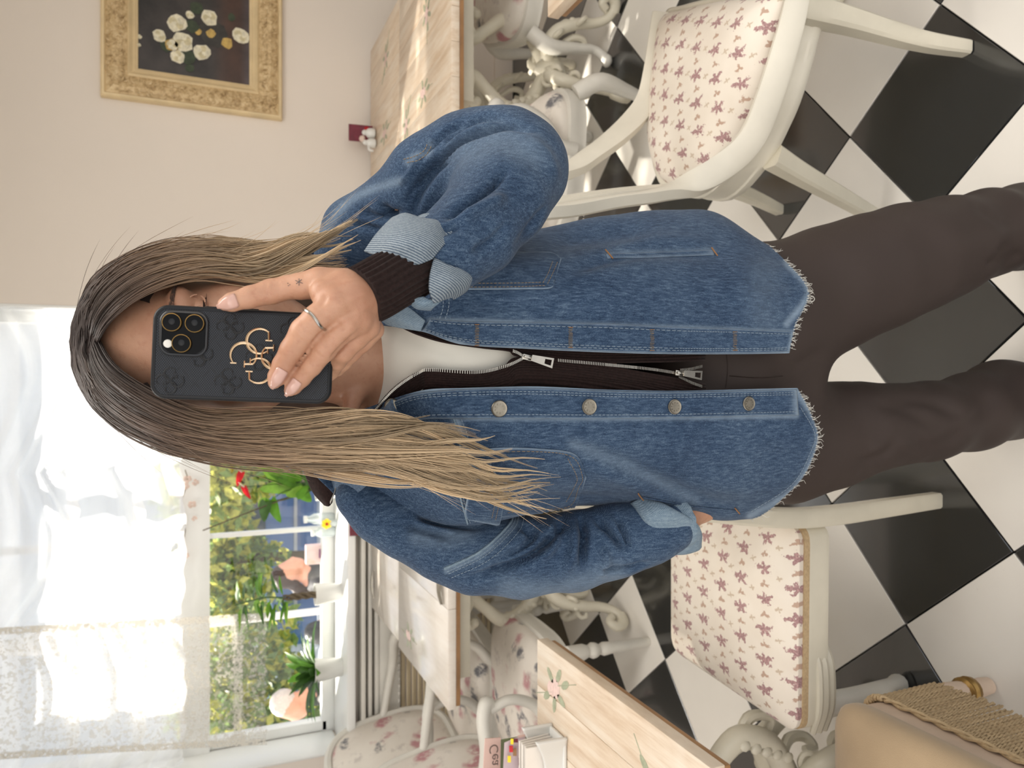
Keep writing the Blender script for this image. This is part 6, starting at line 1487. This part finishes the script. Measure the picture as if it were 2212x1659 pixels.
for (x, y, tx, ty, w_) in ((522, 1020, 508, 1052, .016), (527, 1052, 538, 1078, .013)):
    leaf_mesh(MB(), W(x, y, Y=YP - .03), W(tx, ty, Y=YP - .03), w_, (0, -1, .2), True, fold=.5).build('spathe', MAT['spathe'], an)
    MB().tube([W(x, y, Y=YP - .035), W(x - 12, y - 10, Y=YP - .05)], [.003, .002], 6).build('spadix', MAT['petal'], an)
    MB().tube([pa + Vector((0, 0, .11)), W(620, 1045, Y=YP), W(x, y, Y=YP - .03)], .002, 5, 12).build('stem', MAT['leaf2'], an)
MB().tube([pa + Vector((.01, 0, .1)), W(560, 1098, Y=YP - .02), W(438, 1146, Y=YP - .04)], .0028, 6, 12).build('support_stick', MAT['twig'], an)
# money tree in the white pot
pm = Vector(W(738, 1278, Z=SILL)); mt = thing('potted_money_tree', 'small money tree with braided trunk in a white pot, centre of the window', 'plant', pm)
pot(pm, .052, .125, mt)
for s in (0, 2.1, 4.2): MB().tube([pm + Vector((.010 * math.cos(s + k * .7), .010 * math.sin(s + k * .7), .10 + .013 * k)) for k in range(14)], [.008] * 10 + [.006, .005, .004], 7).build('trunk', MAT['twig'], mt)
for k in range(30):
    a = R.uniform(0, 2 * pi); z = R.uniform(.26, .48); rr2 = R.uniform(.02, .09); b = pm + Vector((0, 0, z - .02)); q = b + Vector((rr2 * math.cos(a), rr2 * .7 * math.sin(a), R.uniform(0, .04)))
    leaf_mesh(MB(), b.lerp(q, .35), q + Vector((.06 * math.cos(a), .04 * math.sin(a), R.uniform(-.03, .03))), R.uniform(.010, .016), (0, -.6, 1)).build('leaf', MAT[('leaf', 'leaf2', 'leaf3')[k % 3]], mt)
MB().tube([pm + Vector((0, 0, .26)), pm + Vector((.01, 0, .36)), pm + Vector((-.01, 0, .48))], [.004, .003, .002], 6, 10).build('branch', MAT['leaf2'], mt)
# leafy plant in the left pot
pl2 = Vector(W(738, 1440, Z=SILL)); sp2 = thing('potted_lily', 'dense strap-leaved plant in a white pot nearest the window jamb', 'plant', pl2)
pot(pl2, .056, .13, sp2)
for k in range(38):
    a = R.uniform(0, 2 * pi); L = R.uniform(.12, .25); el = R.uniform(.25, 1.4); b = pl2 + Vector((.02 * math.cos(a), .02 * math.sin(a), .115))
    tip = b + Vector((L * math.cos(el) * math.cos(a), .7 * L * math.cos(el) * math.sin(a), L * math.sin(el)))
    leaf_mesh(MB(), b, tip, R.uniform(.011, .02), (0, -.3, 1), False, droop=.3).build('leaf', MAT[('leaf2', 'leaf', 'leaf2')[k % 3]], sp2)
# pink gift box, jars and ornaments
gb = thing('gift_box', 'pale pink box with a purple label standing on the window sill', 'box', W(718, 1195, Z=SILL))
c_ = Vector(W(718, 1195, Z=SILL)); MAT['pinkbox'] = plain('pink_floral_card', srgb(238, 208, 204), .5, .08, 30); MAT['purple'] = plain('purple_card', srgb(140, 40, 110), .5, .1); MAT['maroon'] = plain('maroon_card', srgb(112, 34, 52), .5, .25, 30)
MB().box(c_ + Vector((0, .02, .065)), (.095, .05, .13), bev=.002).build('box', MAT['pinkbox'], gb)
MB().box(c_ + Vector((.005, -.006, .055)), (.045, .001, .026)).build('label', MAT['purple'], gb)
for (dx, dz, r) in ((.03, .025, .012), (-.03, .11, .015), (-.036, .095, .010), (.038, .04, .009)):
    MB().lathe([(r, 0), (r, .0006), (.0003, .0007)], c_ + Vector((dx, -.005, dz)), 9, axis=(0, -1, 0)).build('printed_rose', MAT['spathe'] if dz < .05 else MAT['petal'], gb)
def jar(x, y, r, h, mat, name, label, cat_):
    b = Vector(W(x, y, Z=SILL)); t = thing(name, label, cat_, b)
    MB().lathe([(r * .8, 0), (r, h * .1), (r, h * .7), (r * .6, h * .85), (r * .6, h), (r * .4, h)], b, 18).build('body', mat, t)
    MB().lathe([(r * .66, h * .95), (r * .66, h * 1.06), (.001, h * 1.07)], b, 16).build('lid', MAT['white'], t)
g = NG('frosted_glass'); g.base((.85, .93, .95)); g.P(Roughness=.25); g.b.inputs['Transmission Weight'].default_value = .6; MAT['frost'] = g.m
jar(722, 1118, .028, .14, MAT['frost'], 'glass_bottle', 'tall frosted glass bottle on the sill between anthurium and pink box', 'bottle')
jar(724, 1148, .024, .11, MAT['frost'], 'glass_jar', 'short frosted glass jar on the sill next to the pink box', 'jar')
yf = thing('flower_ornament', 'bright yellow artificial flower on the window sill', 'ornament', W(722, 1128, Z=SILL)); MAT['yellow'] = plain('yellow_petal', srgb(250, 214, 40), .5, .1, 40)
b = Vector(W(724, 1126, Z=SILL)) + Vector((0, -.05, 0))
for k in range(6): MB().ball(b + Vector((.014 * math.cos(k), -.004, .05 + .014 * math.sin(k))), (.012, .006, .012), 8, 6).build('petal', MAT['yellow'], yf)
MB().lathe([(.012, 0), (.016, .01), (.012, .035)], b, 12).build('cup', MAT['frost'], yf); MB().ball(b + Vector((0, -.012, .05)), .007, 8, 6).build('centre', MAT['spathe'], yf)

# ------------------------------------------------------------------ things on the tables
def condiment(label, cx, cy, ang, z=.7515):
    t = thing('condiment_set', label, 'condiment set', (cx, cy, z), ang)
    for s, r in ((-1, .022), (1, .024)):
        MB().lathe([(r * .55, 0), (r * .95, .006), (r, .02), (r * .85, .035), (r * .5, .044), (r * .55, .052), (r * .3, .06), (.001, .062)], (s * .026, 0, 0), 18).build('shaker', MAT['pot'], t, world=False)
    MB().tube([(-.035, .0, .03), (-.06, 0, .035), (-.066, 0, .015)], [.007, .006, .005], 8, 10).build('handle', MAT['pot'], t, world=False)
    MB().lathe([(.012, .05), (.016, .058), (.011, .07), (.001, .074)], (0, .012, 0), 12).build('flower_finial', MAT['petal'], t, world=False)
    return t
def card(label, cx, cy, z, ang):
    t = thing('table_card', label, 'card', (cx, cy, z), ang)
    MB().box((0, 0, .055), (.078, .0012, .11), Matrix.Rotation(-.12, 3, 'X')).build('card', MAT['maroon'], t, world=False)
    mb = MB()
    for k in range(4): mb.tube([(-.028 + .008 * i, -.0030 - .006 + .012 * (.035 + .02 * k) / .1 + .0, .045 + .014 * k + .0018 * math.sin(i * 2.2 + k)) for i in range(7 - k % 2)], .0006, 4)
    MB().lathe([(.012, 0), (.012, .0006), (.001, .0007)], (.022, -.0045, .028), 10, axis=(0, -1, 0)).build('printed_rose', MAT['spathe'], t, world=False)
    return t
card('maroon card standing on the right-hand table below the painting', 1.165, 3.46, .751, 0); condiment('white ceramic condiment pots in front of the maroon card on the right-hand table', 1.125, 3.39, .3)
card('maroon card on the window table, half hidden by the denim shoulder', -.66, 3.44, .751, .1); condiment('white ceramic condiment pots on the window table beside the denim shoulder', -.66, 3.36, -.2)
def clip(label, x, y, ang):
    t = thing('tablecloth_clip', label, 'clip', (x, y, .751), ang, 'steel clips on the window table')
    for k in (-.012, 0, .012): MB().tube([(-.06, k, .004), (-.02, k * 1.2, .010), (.03, k * .8, .008), (.06, k * .4, .004)], [.003, .005, .005, .003], 6, 12).build('loop', MAT['chrome'], t, world=False)
clip('steel clip at the back of the window table', -.93, 3.43, .1); clip('steel clip near the front edge of the pale wood table', -.68, 2.40, .3)
# napkin holder and menus on the near table
nh = thing('napkin_holder', 'white curved napkin holder with napkins on the near left table', 'napkin holder', W(1215, 1640, Z=.7505))
b = Vector(W(1215, 1640, Z=.7505))
for k, (dx, dy) in enumerate(((-.0, .055), (-.02, -.02))):
    rowsn = [[(b.x + .06 - .15 * s, b.y + dy + .012 * math.sin(s * pi) + .006 * t, .7508 + (.075 - .028 * math.sin(s * 3.1)) * t) for s in np.linspace(0, 1, 8)] for t in np.linspace(0, 1, 5)]
    A = net(rowsn, 12, 30); o = link('side_plate', qmesh('side_plate', A.reshape(-1, 3), grid_quads(12, 30)), MAT['pot'], nh, True); md = o.modifiers.new('s', 'SOLIDIFY'); md.thickness = .007
MB().box(b + Vector((-.02, .02, .004)), (.15, .085, .007), bev=.002).build('base', MAT['pot'], nh)
MAT['napkin'] = plain('napkin', srgb(236, 230, 222), .9, .04, 20)
for k in range(5): MB().box(b + Vector((-.02, .005 + .011 * k, .048)), (.115, .004, .078 - .004 * (k % 2)), Matrix.Rotation(.05 * (k - 2), 3, 'X')).build('napkin', MAT['napkin'], nh)
mc = thing('menu_card', 'pink menu card with mirrored lettering on the near left table', 'menu', (-.86, 1.60, .751))
MAT['menu'] = plain('menu_pink', srgb(222, 190, 180), .55, .05, 20); MAT['menug'] = plain('menu_olive', srgb(112, 122, 84), .55, .1, 20); MAT['print'] = plain('menu_print', srgb(96, 76, 70), .6, .1); MAT['menu2'] = plain('menu_lilac', srgb(214, 196, 202), .5, .05, 30)
def slab_px(name, quad, Y0, th, mat, parent):
    P = [Vector(W(x, y, Y=Y0 + dy)) for x, y, dy in quad]; n_ = (P[1] - P[0]).cross(P[2] - P[0]).normalized() * th
    MB().add(P + [p + n_ for p in P], [(0, 1, 2, 3), (7, 6, 5, 4), (0, 4, 5, 1), (1, 5, 6, 2), (2, 6, 7, 3), (3, 7, 4, 0)], True).build(name, mat, parent); return P
slab_px('panel', [(1048, 1596, .03), (1082, 1594, .03), (1080, 1700, .03), (1042, 1700, .03)], 1.60, .003, MAT['menu'], mc)
slab_px('panel', [(1082, 1598, .035), (1152, 1586, .0), (1160, 1700, .0), (1080, 1700, .035)], 1.60, .002, MAT['menug'], mc)
for k, (x, y, w_, h_, mt_) in enumerate(((1112, 1600, 14, 8, 'maroon'), (1106, 1602, 6, 12, 'yellow'), (1104, 1618, 8, 14, 'spathe'), (1112, 1625, 8, 16, 'wood_edge'), (1100, 1640, 7, 14, 'yellow'), (1125, 1645, 10, 16, 'maroon'))):
    slab_px('printed_photo', [(x - w_ / 2, y - h_ / 2, -.012), (x + w_ / 2, y - h_ / 2, -.016), (x + w_ / 2, y + h_ / 2, -.016), (x - w_ / 2, y + h_ / 2, -.012)], 1.60, .001, MAT[mt_], mc)
slab_px('panel', [(1090, 1605, .0), (1134, 1586, -.004), (1150, 1700, -.004), (1086, 1700, .0)], 1.598, .002, MAT['menu2'], mc)
slab_px('panel', [(1118, 1590, -.01), (1172, 1580, -.03), (1174, 1584, -.03), (1120, 1594, -.01)], 1.60, .002, MAT['menu'], mc)
tc = bpy.data.curves.new('menu_text', 'FONT'); tc.body = 'Cea Zem'; tc.size = .032; tc.extrude = .0003
to = bpy.data.objects.new('menu_text', tc); COL.objects.link(to); me = bpy.data.meshes.new_from_object(to); bpy.data.objects.remove(to)
p0 = Vector(W(1075, 1604, Y=1.617)); vs = [p0 + Vector((-v.co.x, -v.co.z - .003, v.co.y)) for v in me.vertices]
MB().add(vs, [tuple(reversed(p.vertices)) for p in me.polygons], True).build('lettering', MAT['print'], mc)

# ------------------------------------------------------------------ outdoors
MAT['paving'] = plain('street_paving', srgb(176, 182, 190), .7, .15, 2, .1, 30)
gz = -.28
tag(MB().box((-1.5, 14.0, gz - .05), (24, 20, .1)).build('ground_outside', MAT['paving']), 'pale paved street beyond the window', 'ground', kind='structure')
def foliage(name, label, c_, rad, n, cols, seed, leaf=.07, group='bushes across the street'):
    t = thing(name, label, 'bush', (c_[0], c_[1], gz), 0, group); q = np.random.RandomState(seed)
    for col in range(len(cols)):
        m_ = n // len(cols); d = q.randn(m_, 3); d /= np.linalg.norm(d, axis=1)[:, None]; r = q.rand(m_) ** .4
        C_ = np.array(c_) + d * r[:, None] * np.array(rad) * (1 + .25 * np.sin(5 * d[:, :1] + seed)); C_ = C_[C_[:, 2] > gz]
        m_ = len(C_); a = q.randn(m_, 3); a /= np.linalg.norm(a, axis=1)[:, None]; b_ = np.cross(a, q.randn(m_, 3)); b_ /= np.linalg.norm(b_, axis=1)[:, None]; L = leaf * (.6 + .8 * q.rand(m_, 1))
        vs = np.stack([C_ - a * L, C_ + b_ * L * .5, C_ + a * L, C_ - b_ * L * .5], 1).reshape(-1, 3); o = link('leaves', qmesh('leaves', vs, np.arange(m_ * 4).reshape(-1, 4)), cols[col], t, True); o['kind'] = 'stuff'
    MB().tube([(c_[0], c_[1], gz), (c_[0] + .05, c_[1], c_[2] - .3 * rad[2]), (c_[0], c_[1], c_[2])], [.06, .05, .03], 7, 8).build('trunk', MAT['twig'], t)
MAT['fl_p'] = leafmat('pale_leaves', srgb(150, 168, 130), .5); MAT['fl_y'] = leafmat('yellow_leaves', srgb(206, 204, 104), .55); MAT['fl_g'] = leafmat('green_leaves', srgb(150, 176, 104), .55); MAT['fl_d'] = leafmat('dark_leaves', srgb(124, 150, 100), .55)
MAT['blue'] = plain('blue_car_paint', srgb(78, 112, 168), .25, .05, 3, coat=.6); MAT['darkglass'] = plain('dark_glass', srgb(60, 74, 92), .08, .1); MAT['tyre'] = plain('tyre', srgb(34, 34, 36), .8, .1); MAT['steel'] = plain('grey_steel', srgb(170, 176, 184), .35, .08, metal=.6)
foliage('autumn_bush', 'yellowing bush outside behind the anthurium', (-1.05, 8.2, 1.28), (.60, .5, .55), 1500, [MAT['fl_y'], MAT['fl_y'], MAT['fl_g']], 1)
foliage('autumn_bush', 'yellow-green bush outside behind the money tree', (-1.95, 8.6, 1.22), (.7, .5, .60), 1700, [MAT['fl_y'], MAT['fl_g'], MAT['fl_d']], 2)
foliage('green_bush', 'olive green bush outside behind the lace panel', (-3.15, 8.4, 1.0), (.8, .6, .72), 2200, [MAT['fl_g'], MAT['fl_d'], MAT['fl_y']], 3)
foliage('green_bush', 'dark green bush outside at the window jamb', (-4.1, 8.0, .6), (.6, .5, .75), 1900, [MAT['fl_d'], MAT['fl_g'], MAT['fl_d']], 4)
foliage('green_bush', 'green bush outside, half hidden by the hair', (-.15, 9.0, 1.3), (.5, .5, .4), 700, [MAT['fl_g'], MAT['fl_d']], 5)
foliage('hedge', 'pale grey-green hedge far behind the bushes', (-2.6, 13.5, .9), (3.2, .8, 1.1), 2600, [MAT['fl_p'], MAT['fl_g']], 6, .13)
fac = thing('street_facade', 'pale blue-grey building front across the street', 'building', (-2, 17.5, gz)); MAT['facade'] = plain('facade', srgb(190, 204, 220), .8, .06, 1)
MB().box((-2, 17.6, 2.2), (22, .4, 5)).build('wall', MAT['facade'], fac)
for k in range(7): wd_ = MB().box((-10 + 2.6 * k, 17.38, 1.0), (1.3, .06, 1.6), bev=.01).build('window', MAT['white'], fac); MB().box((-10 + 2.6 * k, 17.34, 1.0), (1.12, .02, 1.42)).build('pane', MAT['darkglass'], wd_)
def car(x, y, L, label):
    t = thing('parked_car', label, 'car', (x, y, gz), 0, 'cars parked outside')
    prof = [(-L / 2, .35), (-L / 2, .75), (-L * .42, .88), (-L * .26, .95), (-L * .14, 1.42), (L * .2, 1.45), (L * .38, .98), (L / 2, .9), (L / 2, .35)]
    M_ = Matrix.Translation((x, y + .85, gz)) @ Matrix.Rotation(pi / 2, 4, 'X'); MB().prism(prof, 0, 1.7, M_).build('body', MAT['blue'], t)
    win_ = [(-L * .22, .98), (-L * .125, 1.36), (L * .02, 1.38), (L * .02, .98)]; win2 = [(L * .04, .98), (L * .04, 1.38), (L * .18, 1.38), (L * .33, .99)]
    M2 = Matrix.Translation((x, y - .845, gz)) @ Matrix.Rotation(pi / 2, 4, 'X')
    for w_ in (win_, win2): MB().prism(w_, -.02, .012, M2).build('side_window', MAT['darkglass'], t)
    for sx in (-.3, .3): MB().lathe([(.05, -.1), (.30, -.1), (.32, -.05), (.32, .08), (.2, .1), (.01, .1)], (x + L * sx, y - .75, gz + .32), 20, axis=(0, -1, 0)).build('wheel', MAT['tyre'], t)
    MB().box((x, y - .86, gz + .62), (L * .9, .03, .04)).build('trim_strip', MAT['steel'], t)
car(-1.2, 10.6, 4.2, 'blue car parked behind the yellow bushes'); car(-6.2, 9.9, 4.2, 'blue car parked behind the dark bush at left'); car(1.6, 7.4, 4.0, 'blue car whose end shows behind the anthurium')
pp = thing('parasol_pole', 'white parasol pole outside behind the lace panel', 'pole', W(700, 1318, Y=4.55)); p0 = W(600, 1330, Y=4.55)
MB().tube([(p0[0], 4.55, gz), (p0[0], 4.55, 2.4)], .022, 12).build('pole', MAT['white'], pp); MB().lathe([(.2, 0), (.2, .05), (.03, .07)], (p0[0], 4.55, gz), 20).build('foot', MAT['steel'], pp)
MB().tube([(p0[0], 4.55, 1.62), (p0[0], 4.55, 1.8), (p0[0], 4.55, 2.3), (p0[0], 4.55, 2.5)], [.03, .07, .06, .02], 10).build('folded_canopy', MAT['white'], pp)
def terrace_table(x, y, label):
    t = thing('terrace_table', label, 'table', (x, y, gz), 0, 'white terrace tables outside')
    MB().lathe([(.01, .70), (.38, .70), (.38, .725), (.01, .725)], (x, y, gz), 28).build('top', MAT['white'], t); MB().lathe([(.2, 0), (.2, .02), (.03, .04), (.025, .7)], (x, y, gz), 16).build('foot', MAT['steel'], t)
terrace_table(-.52, 5.35, 'white round terrace table in front of the dark-haired woman outside'); terrace_table(-2.75, 5.0, 'white round terrace table in front of the white-haired man outside')
def bust(label, hx, hy, Y, face, hair_c, cloth_c, hair_kind, lean=0.0, seat_label='', skin=None):
    """seated person outside: face = +1 looks to the right, -1 to the left, 0 away"""
    c_ = np.array(W(hx, hy, Y=Y)); t = thing('person', label, 'person', (c_[0], Y, gz)); f = face
    fx, fy = (f, 0.) if f else (0., 1.)
    D_ = lambda a, b, z: np.array([a * fx - b * fy, a * fy + b * fx, z])   # forward, side, up
    seat = c_ + D_(-.12 - lean, 0, -.62); sh = c_ + D_(-.05 - lean * .4, 0, -.20)
    def sdf(P):
        r = [ellipsoid(P, c_ + D_(-.012, 0, .02), np.array([.078, .066, .085]) if f else np.array([.066, .078, .085])), ellipsoid(P, c_ + D_(.026, 0, -.034), np.array([.052, .05, .072]) if f else np.array([.05, .052, .072])), capsule(P, c_ + D_(.072, 0, .0), c_ + D_(.092, 0, -.024), .007, .010), ellipsoid(P, c_ + D_(.055, 0, -.082), np.array([.026, .026, .022])), ellipsoid(P, c_ + D_(.07, 0, -.052), np.array([.015, .02, .012]))]
        for s in (-1, 1): r += [ellipsoid(P, c_ + D_(-.005, .066 * s, -.01), np.array([.018, .01, .03])), capsule(P, sh + D_(.0, .16 * s, -.02), sh + D_(.10, .19 * s, -.24), .042, .036), capsule(P, sh + D_(.10, .19 * s, -.24), sh + D_(.30, .12 * s, -.22), .034, .026), capsule(P, sh + D_(.30, .12 * s, -.22), sh + D_(.37, .11 * s, -.22), .03, .018)]
        for s in (-1, 1):
            for k in range(4): r.append(capsule(P, sh + D_(.36, (.09 + .014 * k) * s, -.22), sh + D_(.425, (.088 + .015 * k) * s, -.235), .009, .007))
            r.append(capsule(P, sh + D_(.33, .085 * s, -.215), sh + D_(.37, .06 * s, -.22), .010, .008))
        r += [capsule(P, c_ + D_(-.02, 0, -.05), sh + D_(0, 0, .03), .042, .046), capsule(P, sh + D_(0, .12, 0), sh + D_(0, -.12, 0), .06, .06), capsule(P, sh, seat, .11, .13)]
        for s in (-1, 1): r += [capsule(P, seat + D_(0, .09 * s, 0), seat + D_(.40, .1 * s, .02), .085, .06), capsule(P, seat + D_(.40, .1 * s, .02), np.array([*(seat + D_(.38, .1 * s, 0))[:2], gz + .05]), .055, .04)]
        return smin(r, .012)
    v_, q_ = surface_net(sdf, c_ + [-.6, -.6, -1.15], c_ + [.6, .6, .16], .014)
    link('body', qmesh('body', v_, q_), skin or MAT['skin'], t, True)
    def cl(P):
        r = [capsule(P, c_ + D_(-.035, 0, -.125), sh, .054, .07), capsule(P, sh + D_(0, .12, -.01), sh + D_(0, -.12, -.01), .072, .072), capsule(P, sh + D_(0, 0, -.02), seat, .125, .145)]
        for s in (-1, 1): r += [capsule(P, sh + D_(.0, .16 * s, -.02), sh + D_(.10, .19 * s, -.24), .056, .05), capsule(P, sh + D_(.10, .19 * s, -.24), sh + D_(.26, .13 * s, -.22), .048, .042)]
        return smin(r, .012)
    v_, q_ = surface_net(cl, c_ + [-.6, -.6, -1.0], c_ + [.6, .6, .0], .014); v_ = v_ + normals(v_, q_) * vnoise(v_, 14, .008, 3)[:, None]
    link('jacket', qmesh('jacket', v_, q_), cloth_c, t, True)
    def tr2(P):
        r = []
        for s in (-1, 1): r += [capsule(P, seat + D_(0, .09 * s, 0), seat + D_(.40, .1 * s, .02), .10, .075), capsule(P, seat + D_(.40, .1 * s, .02), np.array([*(seat + D_(.38, .1 * s, 0))[:2], gz + .09]), .068, .055)]
        return smin(r, .012)
    v_, q_ = surface_net(tr2, c_ + [-.8, -.8, -1.3], c_ + [.8, .8, -.4], .02); v_ = v_[:]; link('trousers', qmesh('trousers', v_, q_), MAT['tyre'], t, True)
    def hr(P):
        r = [ellipsoid(P, c_ + D_(-.025, 0, .038), (np.array([.084, .078, .084]) if f else np.array([.078, .086, .084])))]
        if hair_kind == 'bun': r += [ellipsoid(P, c_ + D_(-.06, 0, -.015), np.array([.045, .06, .055])), capsule(P, c_ + D_(-.09, 0, -.03), c_ + D_(-.13, 0, -.06), .032, .03), capsule(P, c_ + D_(-.12, 0, -.06), c_ + D_(-.14, 0, -.2), .028, .02)]
        if hair_kind == 'long': r += [capsule(P, c_ + D_(-.05, 0, 0), c_ + D_(-.08, 0, -.2), .09, .08)]
        return smin(r, .01)
    v_, q_ = surface_net(hr, c_ + [-.25, -.25, -.36], c_ + [.25, .25, .2], .010)
    if hair_kind != 'long':
        keep = (v_ - c_) @ D_(1, 0, 0) < .045; v_[~keep] = v_[~keep] * .0 + (c_ + D_(.02, 0, .05)) if False else v_[~keep]
    v_ = v_ + normals(v_, q_) * vnoise(v_, 60, .004, 5)[:, None]
    link('hair', qmesh('hair', v_, q_), hair_c, t, True)
    ch = thing('terrace_chair', seat_label, 'chair', (seat[0], seat[1], gz), 0, 'terrace chairs outside')
    MB().box(Vector(seat) + Vector((0, 0, -.165)), (.46, .46, .03), bev=.006).build('seat', MAT['steel'], ch)
    for sx in (-.2, .2):
        for sy in (-.2, .2): MB().tube([(seat[0] + sx, seat[1] + sy, gz), (seat[0] + sx, seat[1] + sy, seat[2] - .17)], .012, 6).build('leg', MAT['steel'], ch)
    bq_ = seat + D_(-.24, 0, 0); MB().box(Vector((bq_[0], bq_[1], seat[2] + .1)), (.03, .44, .3) if f else (.44, .03, .3), bev=.008).build('backrest', MAT['steel'], ch)
    return t
MAT['h_dark'] = plain('dark_brown_hair', srgb(58, 42, 36), .5, .3, 90); MAT['h_black'] = plain('black_hair', srgb(28, 28, 36), .45, .3, 90); MAT['h_white'] = plain('white_hair', srgb(214, 204, 198), .6, .1, 90)
MAT['j_black'] = plain('black_top', srgb(38, 38, 44), .7, .2, 20); MAT['j_green'] = plain('dark_green_jacket', srgb(62, 68, 62), .7, .2, 20); MAT['j_white'] = plain('pale_top', srgb(226, 226, 230), .7, .05, 20); MAT['skin2'] = plain('skin_outside', srgb(222, 164, 138), .5, .08, 20)
bust('person with dark hair in a bun and black top outside, facing right', 624, 1236, 5.35, 1, MAT['h_dark'], MAT['j_black'], 'bun', 0., 'grey terrace chair on which the person with the bun sits', skin=MAT['skin2'])
bust('person with white hair and dark jacket outside, bent to the left', 626, 1524, 4.9, -1, MAT['h_white'], MAT['j_green'], 'short', .12, 'grey terrace chair on which the white-haired person sits', skin=MAT['skin2'])
bust('person with black hair outside, seen from behind the lily', 690, 1362, 6.1, 0, MAT['h_black'], MAT['j_white'], 'long', 0., 'grey terrace chair on which the black-haired person sits', skin=MAT['skin2'])
